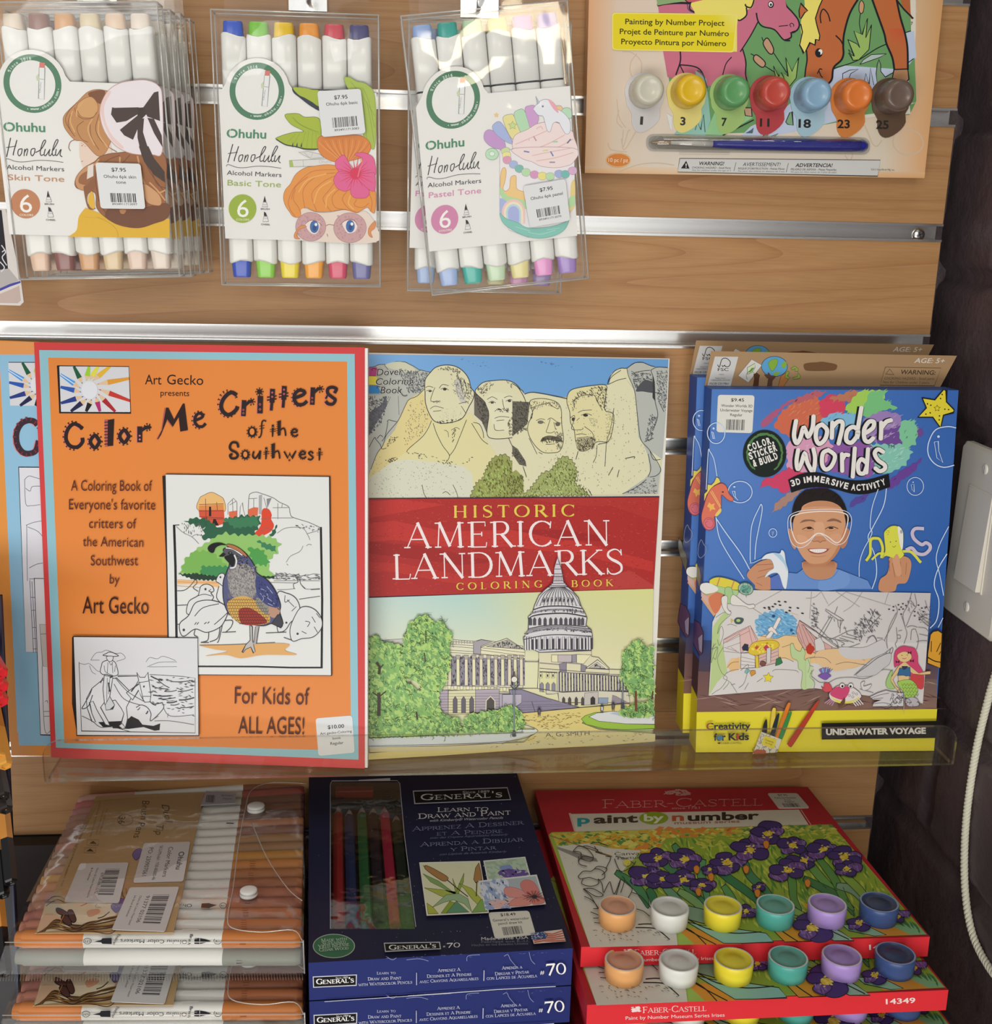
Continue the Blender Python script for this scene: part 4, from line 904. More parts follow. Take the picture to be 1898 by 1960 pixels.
    for q, t in (('1715,370 1750,350 1800,440 1790,490 1755,480 1710,410', '1800,480 1880,600 1920,660'), ('1620,520 1650,500 1720,560 1720,600 1690,610 1630,560', '1720,600 1800,650 1870,700')):
        a.P(q, 'bd9678', sm=True, ol=KO, w=10); a.L(t, 8, KO, sm=True)
    a.L('1705,370 1695,340', 8, KO); a.L('1625,505 1595,490', 8, KO)
    a.P('1800,600 1850,700 1870,660 1900,720 1900,800 1830,760', GL, ol=KO, w=6)
    a.P('1090,640 1190,720 1230,1100 1180,1230 900,1220 1140,940', '8fbcae'); a.L('1110,640 1160,680 1200,800', 10, '3a5560', sm=True); a.L('1090,1180 1110,1110 1140,1180 1165,1040 1180,1200', 7, '3a5560')
    a.P('1270,1010 1600,1010 1610,1070 1480,1150 1340,1230 1180,1225', '8fc28e'); a.L('1340,1230 1480,1160 1620,1090', 10, KO); a.P('1530,980 1600,980 1605,1060 1545,1050', 'bd9a80', ol=KO, w=8)
    a.P('1545,1210 1600,1180 1570,1205 1620,1160 1610,1210', '4a6a70'); a.P('880,1190 880,1060 830,1030 860,1160', 'd8dcdc')
horse_kit_picture(a)
a.o(1100, 0, 4.745)
a.RR('335,115 1480,130 1445,478 335,455', 34, 'e9dd72'); a.RR('345,125 1460,140 1432,468 345,446', 30, 'e0cf2c'); a.G('1250,135 1462,140 1440,300 1250,290', ['e0cf2c', 'e6dc74', 'e3d44c', 'e0cf2c'])
for t, x0, y0, x1, y1 in (('Painting by Number Project', 455, 220, 1355, 236), ('Projet de Peinture par Numéro', 405, 310, 1395, 330), ('Proyecto Pintura por Número', 418, 402, 1370, 420)): a.T(t, x0, y0, x1, y1, 52, '3c3a1c', .014)
a.E(392, 1455, 112, 64, 'e0b078', n=30); a.E(392, 1455, 104, 57, 'd0813f', n=30); a.T('10 pc / pz', 302, 1470, 480, 1474, 38, 'ecd8c0', .004)
# brush window
slot = [(650, 1250), (670, 1218), (720, 1215)]
a.o(); a.RR('1236,257 1664,264 1664,296 1236,289', 15, 'a8a29c'); a.RR('1240,260 1660,267 1660,292 1240,286', 13, '8b8780')
a.o(1100, 0, 4.745); a.P('945,1385 1400,1388 1400,1402 945,1400', 'c9bfb2')
a.P('950,1440 2770,1455 2745,1600 930,1562', 'c9c8c6', ol='4a4a4c', w=5)
a.P('1008,1460 1038,1532 960,1530', '28282a'); a.T('!', 1002, 1522, 1012, 1522, 38, 'e6e6e4', .02)
for (t1, t2, t3, x0, x1, dy) in (('WARNING!', 'CHOKING HAZARD - Small Parts', 'Not for children under the age of 3', 1060, 1412, 0), ('AVERTISSEMENT!', "RISQUE D'OBSTRUCTION - Petites Pièces", 'Pas pour des enfants en dessous de 3 ans', 1478, 1900, 8), ('ADVERTENCIA!', 'PELIGRO DE ASFIXIA - Piezas Pequeñas', 'No para los niños menor de 3 años de edad', 1955, 2370, 16)):
    m_ = (x0+x1)/2; hw = (x1-x0)*.31 if dy == 0 else (x1-x0)*.40
    a.T(t1, m_-hw, 1500+dy, m_+hw+8, 1502+dy, 34, '2e2e30', .02, it=.25); a.T(t2, x0, 1530+dy, x1, 1534+dy, 18, '555555', .012, it=.2); a.T(t3, x0, 1552+dy, x1, 1557+dy, 15, '777777', .004, it=.2)
a.L('1460,1475 1440,1555', 4, '4a4a4c'); a.L('1935,1482 1915,1565', 4, '4a4a4c')
a.o(1480, 0, 4.5407); a.T('©2015 Royal Brush Mfg., Inc.', 842, 1480, 1048, 1484, 16, '6a655c'); a.T('7', 1188, 218, 1206, 218, 28, '3a3a3a')
b.build('printed_carton', M_PRINT, kit, bevel=0)
# brush in its slot
b = B(); yb = YK-.0022
p0, p1, p2, p3 = hy(1248, 272.5, yb), hy(1283, 273, yb), hy(1363, 275.5, yb), hy(1659, 279.5, yb)
b.tube([p0, p0.lerp(p1, .5), p1], [.0004, .0010, .0011], 'b89a7c', 12); b.tube([p1, p1.lerp(p2, .5), p2], [.0011, .0017, .0021], 'c9c6c0', 14)
b.tube([p2]+[p2.lerp(p3, t) for t in (.06, .25, .5, .75, .97)]+[p3], [.0021, .0026, .0034, .0036, .0036, .0034, .002], '2b2f8e', 16)
b.build('paint_brush', M_PLAST, kit)
b = B(); T_ = .0018
for pts in ('1240,262 1662,268', '1240,288 1662,294'): pass
M_BL = film('blister', tint=(.93, .93, .92, 1), gloss=.5, rough=.05, strength=.4, scale=60, dist=.002, lo=.06)
vs = []; c0, c1 = hy(1241, 273, YK-.0002), hy(1659, 280, YK-.0002); ax = (c1-c0).normalized(); up = Vector((0, 0, 1)); n = 10
for i in range(25):
    t = i/24; p = c0.lerp(c1, t); rr = .0052*min(1, math.sqrt(max(0, 1-max(0, abs(t-.5)*2-.96)**2/.0016)))
    for j in range(n+1):
        an = pi*j/n; vs.append(p+up*cos(an)*rr+Vector((0, -1, 0))*sin(an)*rr*1.15)
b.add(vs, [(i*(n+1)+j, i*(n+1)+j+1, (i+1)*(n+1)+j+1, (i+1)*(n+1)+j) for i in range(24) for j in range(n)], 'ffffff', smooth=True); b.build('brush_blister', M_BL, kit)
# seven pots standing out of the card
pots = [(1233, 176, 'c9c6b4', 'c6c3b6', '1', 602, 1130, 4.745, 0), (1313, 176.5, 'dcb428', 'd6c43c', '3', 978, 1135, 4.745, 0), (1395, 179, '5f9a62', '8fb556', '7', 1352, 1142, 4.745, 0), (1471, 181, 'bb4a40', 'b8454a', '11', 1720, 1148, 4.745, 0),
        (1548, 184, '86a9c4', '9fbfcf', '18', 268, 1108, 4.5407, 1), (1625, 186, 'd87838', 'cf8438', '23', 606, 1112, 4.5407, 1), (1703, 186, '6b5a50', '5f4636', '25', 943, 1118, 4.5407, 1)]
fl = ['c9c6c6', 'ddd07c', '9fbf74', 'b24248', 'a3c2d0', 'cc7f40', '5f4a3a']
for i, (x, y, c, c2, num, nx, ny, sc, s2) in enumerate(pots):
    p = hy(x, y, YK); r = (hy(x+31, y, YK)-p).length
    b = B(); a = Art(PK, b, lift=.0009)
    pts = [(x+38*cos(radians(t)), y+37*sin(radians(t))) for t in range(-200, 15, 12)]
    pts += [(x+34, y+22), (x+28, y+32), (x+29, y+48), (x+20, y+62), (x+4, y+74), (x-10, y+78), (x-20, y+72), (x-25, y+58), (x-25, y+42), (x-34, y+26)]
    sp = spline(pts, True, 2); a.P(sp, fl[i]); top = [hit(px, py, *PK)-Vector((0, .0009, 0)) for px, py in sp]; m = len(top)
    b.add(top+[t_+Vector((0, .0009, 0)) for t_ in top], [(k, (k+1) % m, (k+1) % m+m, k+m) for k in range(m)], fl[i])
    a.h = .00095; hx_ = 1.0
    a.o(1480 if s2 else 1100, 0, sc)
    wd = {'1': 15, '11': 46}.get(num, 26 if len(num) == 1 else 56)
    a.T(num, nx-wd, ny, nx+wd-4, ny+2, 74, '2a2826', .03)
    b.lathe(p, (0, -1, 0), [(0, r*.98), (.001, r), (.012, r*.93), (.0150, r*.88), (.0165, r*.78), (.0172, r*.66), (.0170, r*.55), (.0164, r*.42), (.0164, r*.1)], c, n=36)
    b.build('paint_pot', M_PLAST, kit, label=['cream', 'yellow', 'green', 'red', 'light blue', 'orange', 'brown'][i]+' paint pot numbered '+num)
# hook carrying the kit
# ------------------------------------------------------------------ colouring books on the ledge
def book_body(root, pl, q, th, right=0.0, col='e9e7e4', back='b9402f'):
    """pages and back cover behind the cover plane"""
    n = pl[1]; Q = [hit(x, y, *pl) for x, y in q]; c = sum(Q, Vector())/4
    u = (Q[1]-Q[0]).normalized()
    P_ = [Q[0]+u*.001, Q[1]+u*right, Q[2]+u*right, Q[3]+u*.001]
    P_ = [p+(c-p).normalized()*.0006-n*.0003 for p in P_]
    b = B(); b.prism(P_, -n*(th-.0006), col); b.build('pages', M_PAPER, root)
    b = B(); b.prism([p-n*(th-.0003) for p in Q], -n*.0003, back); b.build('back_cover', M_PRINT, root)
def cover(pl, q, col):
    b = B(); Q = [hit(x, y, *pl) for x, y in q]; b.prism(Q, -pl[1]*.0003, col); return b

SH = '1d1715'
def gear(a, cx, cy, rx, ry, n, l, w, col, a0=0, a1=360):
    for i in range(n):
        t = radians(a0+(a1-a0)*i/max(1, n-(0 if a1-a0 >= 360 else 1))); x, y = cx+rx*cos(t), cy+ry*sin(t); X_, Y_ = cx+(rx+l)*cos(t), cy+(ry+l)*sin(t)
        a.L([(x, y), (X_, Y_)], w, col, up=False); a.L([(X_-w*.9*sin(t), Y_+w*.9*cos(t)), (X_+w*.9*sin(t), Y_-w*.9*cos(t))], w*.8, col, up=False)
    a.up()
def fancy(a, strokes, w, k1='2a1c1e', k2='cf7878'):
    """black letters with a pink echo to the left; strokes: list of (points, relative width, smooth)"""
    for dx, c, ww in ((-9, k2, 1.0), (-5, 'b05a5a', .8), (0, k1, 1.0)):
        for (t, r, sm) in strokes:
            pts = [(x+dx, y+(2 if dx else 0)) for x, y in S(t)]; a.L(pts, w*r*ww, c, sm=sm, up=False)
        a.up()
def pencils_photo(a, x0, y0, x1, y1, cut=None):
    """photograph of sharpened colour pencils in a ring, in the rectangle"""
    W_, H_ = x1-x0, y1-y0; X = lambda u, v: (x0+u*W_, y0+v*H_)
    a.P([X(0, 0), X(1, 0), X(1, 1), X(0, 1)], 'd3d4da')
    def clipq(p):
        return (max(0, min(1, p[0])), max(0, min(1, p[1])))
    cx, cy = .42, .52
    sp = [(.20, 0, '1e5a3e'), (-.02, .18, '4f9ae0'), (-.02, .46, '2f58b0'), (-.02, .82, '2a3d86'), (.14, 1.02, '23264e'), (.36, 1.02, '1d1b20'), (.56, 1.02, 'b02a6a'), (.78, 1.02, 'a8262e'), (1.02, .76, 'c23a2e'), (1.02, .26, 'dc9a34'), (.72, 0, 'e0b43a'), (.55, 0, 'dcd84a'), (.42, 0, '9ccc3a')]
    for (u, v, c) in sp:
        dx, dy = (cx-u)*W_, (cy-v)*H_; l = math.hypot(dx, dy); tx, ty = cx-dx/l*.16*H_/W_*1.1, cy-dy/l*.2
        # tips pass the centre on the left side
        ox, oy = -dy/l*.07*H_, dx/l*.07*H_
        tip = (x0+tx*W_+ox, y0+ty*H_+oy); st = (x0+clipq((u, v))[0]*W_, y0+clipq((u, v))[1]*H_)
        ddx, ddy = tip[0]-st[0], tip[1]-st[1]; L_ = math.hypot(ddx, ddy); nx, ny = -ddy/L_, ddx/L_; hw = H_*.058
        sh = (st[0]+ddx*.66, st[1]+ddy*.66)
        a.P([(st[0]+nx*hw*.5, st[1]+ny*hw*.5), (st[0]-nx*hw*.5, st[1]-ny*hw*.5), (sh[0]-nx*hw, sh[1]-ny*hw), (sh[0]+nx*hw, sh[1]+ny*hw)], c)
        a.P([(sh[0]+nx*hw, sh[1]+ny*hw), (sh[0]-nx*hw, sh[1]-ny*hw), tip], 'dcbf9c'); a.L([(st[0], st[1]), sh], hw*.3, 'ffffff' if False else 'e6e6f0', up=True) if c in ('4f9ae0',) else None
        m = (sh[0]+(tip[0]-sh[0])*.75, sh[1]+(tip[1]-sh[1])*.75); a.P([(m[0]+nx*hw*.25, m[1]+ny*hw*.25), (m[0]-nx*hw*.25, m[1]-ny*hw*.25), tip], c)
    a.E(x0+cx*W_, y0+cy*H_, .115*W_, .2*H_, 'dddfe6', n=24)

# --- orange critters book
BL = hz(98, 1450, ZL+.0003); BR_ = hz(698, 1471, ZL+.0003); TL = hy(65, 655, -.0265)
plC = plane3(BL, BR_, TL)
qC = [(65, 655), (698, 665), (698, 1471), (98, 1450)]
bk = thing('coloring_book', (BL+BR_)/2, 'orange coloring book with a red border and a painted quail on the front', 'coloring book', 'books on the clear ledge')
b = cover(plC, qC, 'cf4444'); a = Art(plC, b, lift=2e-5)
a.o(); a.P([(75, 670), (678.5, 677.5), (686, 1454), (107, 1431)], '8fbfcc'); a.P([(92, 684.5), (664, 692), (672, 1437), (123, 1422)], 'e0863f')
a.o(0, 640, 4.6675)
a.P('508,278 1150,285 1168,706 530,700', '2a2426'); a.P('530,288 1146,294 1160,694 545,692', 'd3d4da')
a.map = aff([(0, 640), (100, 640), (0, 740)], [(0, 640), (100.6, 640.6), (2.6, 740)])
pencils_photo(a, 525, 282, 1142, 684); a.map = None
a.L('518,280 1152,288 1168,704 532,702 518,280', 6, SH)
K = '2a1a16'
a.T('Art', 1296, 446, 1442, 448, 92, K, -.002); a.T('Gecko', 1492, 446, 1815, 452, 92, K, -.004); a.T('presents', 1434, 548, 1690, 552, 56, K, -.003)
fancy(a, [('735,838 700,812 660,800 620,830 595,880 592,940 620,990 660,1008 705,1000 738,960 738,930', 1.1, True)], 30); gear(a, 655, 905, 72, 110, 15, 20, 8, K, 20, 330)
for (cx, cy) in ((850, 958), (1112, 910)):
    fancy(a, [('%d,%d %d,%d %d,%d %d,%d %d,%d' % (cx+42, cy, cx, cy-55, cx-42, cy, cx, cy+55, cx+42, cy), 1.0, True)], 32); gear(a, cx, cy, 52, 66, 11, 14, 8, K)
a.P('935,762 975,762 975,1000 940,1005', 'b05a5a'); a.P('965,765 1022,755 1012,995 962,998', K); gear(a, 955, 880, 4, 110, 1, 1, 1, K)
for i in range(8): a.L([(935, 785+i*28), (965, 783+i*28)], 8, K, up=False)
a.up(); fancy(a, [('1250,832 1250,955', 1.5, False), ('1262,860 1300,835 1340,828', 1.0, True)], 30); gear(a, 1320, 830, 16, 18, 7, 16, 7, K)
for y in (905, 938): a.E(1250, y, 9, 9, 'cf7878', n=10)
a.P('1470,660 1500,655 1552,765 1630,625 1648,620 1678,858 1610,870 1596,740 1540,830 1485,760 1430,900 1405,940 1400,930 1440,860', 'b05a5a'); a.P('1485,655 1506,655 1556,760 1634,618 1650,618 1680,855 1612,868 1598,738 1545,826 1496,758 1440,896 1412,940 1410,930 1450,850', K)
fancy(a, [('1740,770 1800,745 1812,720 1780,705 1750,730 1742,780 1770,820 1810,822 1835,800', 1.0, True)], 26); gear(a, 1778, 765, 50, 66, 11, 14, 7, K, 30, 320)
a.o(380, 640, 5.7515)
fancy(a, [('415,665 370,640 320,660 270,720 250,790 270,850 320,885 370,870 415,830 428,800', 1.15, True)], 38); gear(a, 325, 765, 92, 130, 15, 22, 9, K, 25, 330)
for (x, y0, y1) in ((495, 735, 890), (1252, 595, 765)):
    fancy(a, [('%d,%d %d,%d' % (x+8, y0, x, y1), 1.5, False), ('%d,%d %d,%d %d,%d' % (x+15, y0+50, x+60, y0+10, x+100, y0), 1.0, True)], 34); gear(a, x+90, y0+8, 20, 20, 7, 18, 8, K)
    for k_ in (.62, .85): a.E(x, y0+(y1-y0)*k_, 12, 12, 'b05a5a', n=10); a.E(x, y0+(y1-y0)*k_, 6, 6, K, n=8)
a.E(672, 632, 28, 28, K, n=14); gear(a, 672, 632, 26, 26, 8, 16, 8, K); fancy(a, [('682,690 678,858', 2.0, False)], 30)
for y in (770, 825): a.E(678, y, 13, 13, 'b05a5a', n=10); a.E(678, y, 6, 6, K, n=8)
for x, y0, y1 in ((808, 612, 832), (938, 580, 800)):
    fancy(a, [('%d,%d %d,%d' % (x+8, y0, x+2, y0+130), 1.7, False), ('%d,%d %d,%d' % (x+2, y0+120, x-6, y1), 1.0, False), ('%d,%d %d,%d' % (x-48, y0+80, x+50, y0+66), .45, False), ('%d,%d %d,%d' % (x-48, y0+112, x+50, y0+98), .45, False)], 32)
    for k_ in (28, 75): a.E(x+5, y0+k_, 12, 12, 'b05a5a', n=10)
fancy(a, [('1060,700 1150,665 1165,630 1115,615 1065,650 1055,715 1090,770 1150,770 1190,740', 1.2, True)], 32); gear(a, 1110, 695, 70, 84, 13, 18, 8, K, 30, 330)
fancy(a, [('1500,640 1518,600 1470,582 1425,600 1425,650 1470,690 1505,720 1480,765 1430,765 1405,740', 1.05, True), ('1408,690 1412,692', 1.2, False)], 34)
# of the Southwest
a.E(592, 1075, 50, 56, K, n=24); a.E(592, 1070, 26, 36, 'e0863f', n=20); gear(a, 592, 1075, 46, 52, 11, 14, 7, K)
a.L('745,955 715,948 698,980 695,1080 680,1128 662,1132', 15, K, sm=True); a.L('672,1012 728,1002', 7, K); a.L('672,1040 726,1030', 7, K)
a.o(380, 640, 5.7515)
def tee(x, y0, y1): a.L([(x, y0), (x-4, y1)], 20, K, taper=(1.3, .7)); a.L([(x-32, y0+48), (x+34, y0+42)], 7, K); a.L([(x-32, y0+70), (x+34, y0+64)], 7, K); a.E(x, y0+22, 6, 6, 'e0863f', n=8)
def aitch(x, y0, y1): a.P([(x-14, y0+12), (x+24, y0), (x+20, y1-10), (x-12, y1-4)], K); [a.L([(x-26, y0+20+i*24), (x-8, y0+18+i*24)], 6, K, up=False) for i in range(int((y1-y0)/24)-1)]; a.up(); a.L([(x+20, y0+105), (x+52, y0+88), (x+68, y0+110), (x+76, y1-6)], 17, K, sm=True)
def ee(x, y, r): a.L([(x-r*.7, y), (x+r*.6, y-r*.2), (x+r*.4, y-r*.75), (x-r*.2, y-r*.85), (x-r*.8, y-r*.1), (x-r*.4, y+r*.75), (x+r*.3, y+r*.9), (x+r*.8, y+r*.5)], r*.42, K, sm=True); gear(a, x, y, r*.85, r, 11, 11, 6, K, 35, 320)
tee(820, 1000, 1125); aitch(885, 945, 1120); ee(1058, 1082, 42)
a.L('440,1240 425,1195 375,1190 348,1230 360,1270 415,1300 435,1335 410,1362 365,1362 350,1330 372,1318', 26, K, sm=True)
a.E(518, 1325, 44, 50, K, n=24); a.E(518, 1320, 22, 32, 'e0863f', n=20); gear(a, 518, 1325, 40, 46, 11, 13, 7, K)
a.L('610,1290 600,1340 630,1362 668,1310', 20, K, sm=True); a.L('680,1285 672,1368', 26, K)
tee(748, 1248, 1372); aitch(820, 1195, 1370)
a.L('945,1290 985,1362 1005,1310 1030,1360 1072,1285', 17, K); a.E(1002, 1385, 12, 11, '7a1a16', n=12)
ee(1148, 1325, 42); a.L('1262,1308 1240,1290 1215,1305 1235,1330 1262,1355 1235,1380 1208,1370', 18, K, sm=True); tee(1335, 1258, 1385)
# long text in narrow letters
a.o(0, 640, 4.6675); KT = '5c2a20'
for t, x0, y0, x1, y1, h in (('A Coloring Book of', 640, 1395, 1362, 1398, 100), ("Everyone's favorite", 622, 1562, 1392, 1565, 98), ('critters of', 800, 1728, 1222, 1732, 92), ('the American', 745, 1890, 1285, 1897, 92)):
    a.T(t, x0, y0, x1, y1, h, KT, -.006)
a.o(0, 1040, 4.2618)
for t, x0, y0, x1, y1, h in (('Southwest', 745, 178, 1130, 178, 88), ('by', 898, 325, 978, 328, 82), ('Art Gecko', 678, 568, 1215, 572, 145)): a.T(t, x0, y0, x1, y1, h, '3c1a14' if h > 140 else KT, -.006)
a.o(370, 1270, 5.582)
a.T('For Kids of', 445, 422, 1240, 436, 190, '54201a', -.008); a.T('ALL AGES!', 482, 740, 1185, 752, 190, '4a1c18', -.008)
# quail picture
a.o(300, 890, 4.6667)
a.P('55,95 90,95 100,80 1550,105 1565,1878 130,1868 100,1600 90,900', '241e1c'); a.P('85,84 1540,104 1558,1874 120,1864', 'dddfdd'); a.L('85,80 1548,102 1565,1876 110,1868', 7, SH)
a.L('160,535 172,900 182,1560', 22, '1c1c20'); a.L('1468,555 1480,1200 1475,1805', 20, '1c1c20'); a.L('330,1794 900,1796 1200,1805 1480,1805', 15, '1c1c20'); a.L('155,535 205,533', 8, '1c1c20')
G1, G2, G3, RD, OR_ = '8fbf6a', '4d9a4c', '2c5f45', 'd0553c', 'dfa35c'
a.P('385,300 420,270 490,242 550,265 605,310 600,420 375,400', 'e3b877', sm=True, ol='6a4a3a', w=4); a.P('382,360 600,350 605,420 380,420', 'd98a4e'); a.P('380,400 604,400 612,520 480,560 450,500 385,460', RD)
for t in ('385,350 600,345', '380,410 600,405', '385,460 600,470', '400,480 600,480', '440,300 445,480', '540,330 545,400'): a.L(t, 5, '8a3a28')
a.P('472,370 490,370 492,455 470,455', '2a1a18'); a.P('510,480 530,480 560,540 500,530', '2a1a18')
a.L('640,440 640,345 690,295 720,330 722,470', 4, '55555a'); a.P('648,415 720,405 722,480 690,490 650,455', 'd96a48'); a.L('655,355 715,320', 4, '55555a'); a.L('680,310 685,420', 4, '55555a')
a.L('745,455 750,370 770,335 778,400 795,455', 4, '66666a')
a.L('820,440 828,280 850,250 890,240 930,250 1040,290 1100,330 1180,370 1195,430 1220,465 1360,510 1470,560', 5, '5a5a60', sm=True); a.P('822,395 870,375 910,378 905,450 825,460', 'd96a48'); a.P('945,400 1000,390 1030,440 1025,480 1050,540 1010,600 880,655 840,645 930,540', 'd8482f', sm=True)
a.P('915,270 945,262 940,440 915,435', 'a9a9aa'); a.P('985,300 1030,292 990,385', '88888c')
for t in ('870,300 870,380', '830,300 900,295', '960,290 990,400', '1040,380 1180,378', '1085,340 1085,480', '1040,470 1220,470', '1125,345 1120,380', '930,480 1040,470', '930,590 980,560 1040,580'): a.L(t, 4, '6a6a6e')
a.scal('330,470 450,480 560,560 650,470 760,450 920,450 930,520 860,640 760,650 500,660 410,660 440,560 250,510', 14, G3, None, 0, 3, 26)
a.scal('600,480 900,455 915,540 700,560', 10, '3c7a55', None, 0, 8, 22)
a.scal('1000,640 1080,530 1060,620 1000,650', 6, G3, None, 0, 5, 22)
a.scal('470,680 520,640 620,600 700,620 860,620 1040,640 1110,700 1080,780 1010,850 1000,900 1050,1000 1000,1010 480,1010 200,970 260,840 370,740', 16, G1, None, 0, 4, 30)
a.scal('250,850 330,770 480,760 600,860 660,940 560,1000 220,960', 14, '78b054', None, 0, 6, 28); a.scal('820,730 960,760 1010,860 980,900 860,880', 12, G2, None, 0, 9, 24); a.scal('900,670 1060,720 1080,780 960,740', 10, '3d7f58', None, 0, 2, 22)
a.scal('400,900 640,900 660,970 520,1000 400,970', 12, '3f8a52', None, 0, 12, 22); a.scal('200,970 350,965 620,1000 560,1030 330,1020', 8, '1e3b2c', None, 0, 14, 18); a.scal('900,985 1060,990 1050,1010 930,1010', 5, '1e3b2c', None, 0, 15, 18)
a.dots('220,520 420,520 420,640 250,600', 60, 3, '5a5a5a', 3, 12, 80); a.dots('230,540 450,470 460,530 300,520', 60, 4, '2a5a40', 4, 18, 80); a.dots('1200,520 1460,540 1460,600 1230,550', 50, 3, '5a5a5a', 5, 14, 20)
a.LL('180,545 240,600 320,640 380,700|320,640 350,620 400,625|1080,605 1160,560 1300,560 1350,620 1370,665|1350,610 1420,590 1465,570|1160,865 1200,810 1280,770 1310,720|1340,720 1360,705 1385,712|1165,880 1175,892', 4, '77777c')
a.P('190,1020 560,1035 560,1090 400,1060 190,1060', 'e6b883'); a.L('190,1040 560,1050', 5, 'c9904f'); a.L('190,1075 500,1100', 5, 'd9a86c')
a.dots('1060,960 1460,975 1460,1020 1060,1025', 120, 3, '6a6a70', 7, 22, 10); a.LL('1070,1000 1100,965 1160,990 1230,985|1220,1000 1250,985|1330,990 1400,970 1460,975|1050,1030 1460,1030|1020,1045 1240,1050|1080,1110 1170,1108 1240,1100|1300,1075 1340,1105 1460,1100', 4, '77777c')
LN = '3c3c42'
a.LL('1245,1000 1265,1040 1225,1060 1230,1100|1280,1010 1290,1060 1330,1100|1260,1000 1240,985 1265,975 1290,990 1340,975|1380,1110 1460,1105|1275,1195 1460,1168', 5, LN)
a.LL('330,990 345,1020 300,1080 250,1115 190,1120|350,1000 365,1050 330,1090 375,1125|320,985 360,960|190,1250 280,1245|190,1420 215,1415', 6, LN)
WH = 'dadbdb'
a.P('560,975 600,965 615,1000 610,1080 560,1050 535,1030', WH, sm=True, ol=LN, w=7); a.E(574, 998, 9, 10, LN, n=10); a.L('560,1080 540,1180 600,1250', 6, LN, sm=True)
a.P('385,1130 400,1080 450,1060 500,1080 515,1120 490,1140 500,1200 290,1330 290,1220 370,1165', WH, sm=True, ol=LN, w=7); a.E(441, 1105, 10, 12, LN, n=10); a.L('490,1105 470,1120 500,1135', 6, LN); a.L('370,1165 430,1150 495,1165', 6, LN, sm=True)
a.P('340,1240 400,1208 500,1205 600,1240 640,1300 610,1390 560,1450 450,1490 350,1460 260,1520 225,1510 208,1450 220,1400 290,1340', WH, sm=True, ol=LN, w=8); a.E(248, 1468, 12, 13, LN, n=10)
for t in ('345,1345 420,1270 560,1235', '520,1420 600,1350 640,1310', '345,1420 360,1400', '365,1420 380,1400', '430,1415 450,1400', '460,1410 475,1395', '470,1490 460,1560 400,1580', '570,1445 550,1540 480,1575', '590,1430 560,1560 545,1580', '350,1460 340,1510 370,1530', '400,1580 470,1580', '610,1385 680,1385 670,1440 620,1490'): a.L(t, 7, LN, sm=True)
a.P('1080,1150 1160,1140 1240,1180 1280,1260 1270,1340 1200,1400 1160,1460 1115,1485 1080,1450', WH, sm=True, ol=LN, w=7); a.E(1162, 1403, 10, 10, LN, n=10)
a.P('1290,1270 1360,1262 1430,1300 1478,1380 1470,1460 1400,1530 1300,1545 1215,1565 1195,1460 1240,1340', WH, sm=True, ol=LN, w=7); a.E(1262, 1502, 11, 11, LN, n=10)
for t in ('1150,1160 1150,1220 1190,1200', '1170,1200 1230,1260', '1210,1300 1250,1260', '1330,1390 1370,1400 1350,1440', '1390,1350 1420,1400', '1410,1440 1440,1490', '1300,1480 1340,1500', '980,1495 1160,1488', '1140,1535 1210,1560', '590,1490 710,1485', '1430,1320 1460,1360'): a.L(t, 6, LN, sm=True)
a.P('390,1600 700,1600 1060,1585 1190,1600 1150,1650 1250,1690 960,1690 760,1720 620,1690 440,1700 640,1660 520,1640', 'dba869', sm=True); a.L('390,1605 640,1600 860,1590 1060,1580', 5, '55504a', sm=True)
# the quail
a.P('835,1420 860,1440 860,1560 885,1660 870,1675 845,1620 800,1640 775,1672 768,1665 800,1600 840,1560', 'b9b6b4', sm=False, ol='2a2a30', w=6); a.L('905,1430 880,1590', 30, 'a8a5a4'); a.L('918,1440 895,1590', 6, '2a2a30'); a.L('885,1440 872,1580', 5, '2a2a30')
body = '600,760 625,735 700,720 770,760 830,820 880,900 900,960 1000,1030 1070,1130 1110,1240 1105,1310 1130,1400 1110,1445 1040,1410 960,1430 860,1420 760,1410 680,1350 630,1290 600,1180 600,1040 630,950 655,880 640,830'
a.P(body, '55587e', sm=True, ol='22202a', w=9)
a.P('640,960 680,900 800,880 880,960 900,1100 850,1190 700,1180 650,1100', '94908e', sm=True); a.dots('640,900 900,900 890,1180 640,1180', 420, 4, '6e6a72', 11, 8, 70); a.dots('680,900 880,900 860,1150 660,1150', 250, 4, 'aaa5a0', 12, 8, 70)
a.P('640,1220 760,1165 880,1200 990,1300 1010,1400 860,1425 740,1400 660,1330', 'cfa556', sm=True); a.P('740,1290 830,1270 930,1330 990,1400 860,1425 760,1405', '9c3328', sm=True)
a.P('990,1270 1060,1230 1105,1300 1060,1360 1000,1330', 'b58d78', sm=True); a.P('900,1180 1000,1240 990,1330 900,1250', '8c8a80', sm=True)
for j in range(9):
    for i in range(18):
        x, y = 640+i*22+(j % 2)*11, 1195+j*26
        if inside(x, y, S('620,1200 760,1160 900,1180 1010,1300 1010,1400 860,1440 740,1410 650,1330')): a.L([(x-11, y-4), (x, y+11), (x+11, y-4)], 3.4, '3a2420', up=False)
a.up()
a.P('900,990 1000,1040 1080,1160 1095,1260 1000,1250 920,1180 890,1090', '3d4478', sm=True); a.LL('930,1100 980,1120 1000,1180|960,1160 1020,1200 1060,1240|990,1080 1040,1140|930,1140 960,1180 950,1210|1000,1230 1040,1250', 6, '9ba0c0'); a.dots('900,1000 1100,1180 1090,1280 940,1200', 120, 4, '252a55', 15, 16, 50)
a.P('1030,1410 1085,1330 1110,1330 1135,1410 1115,1448', '3c3d48', sm=False, ol='1c1c22', w=5)
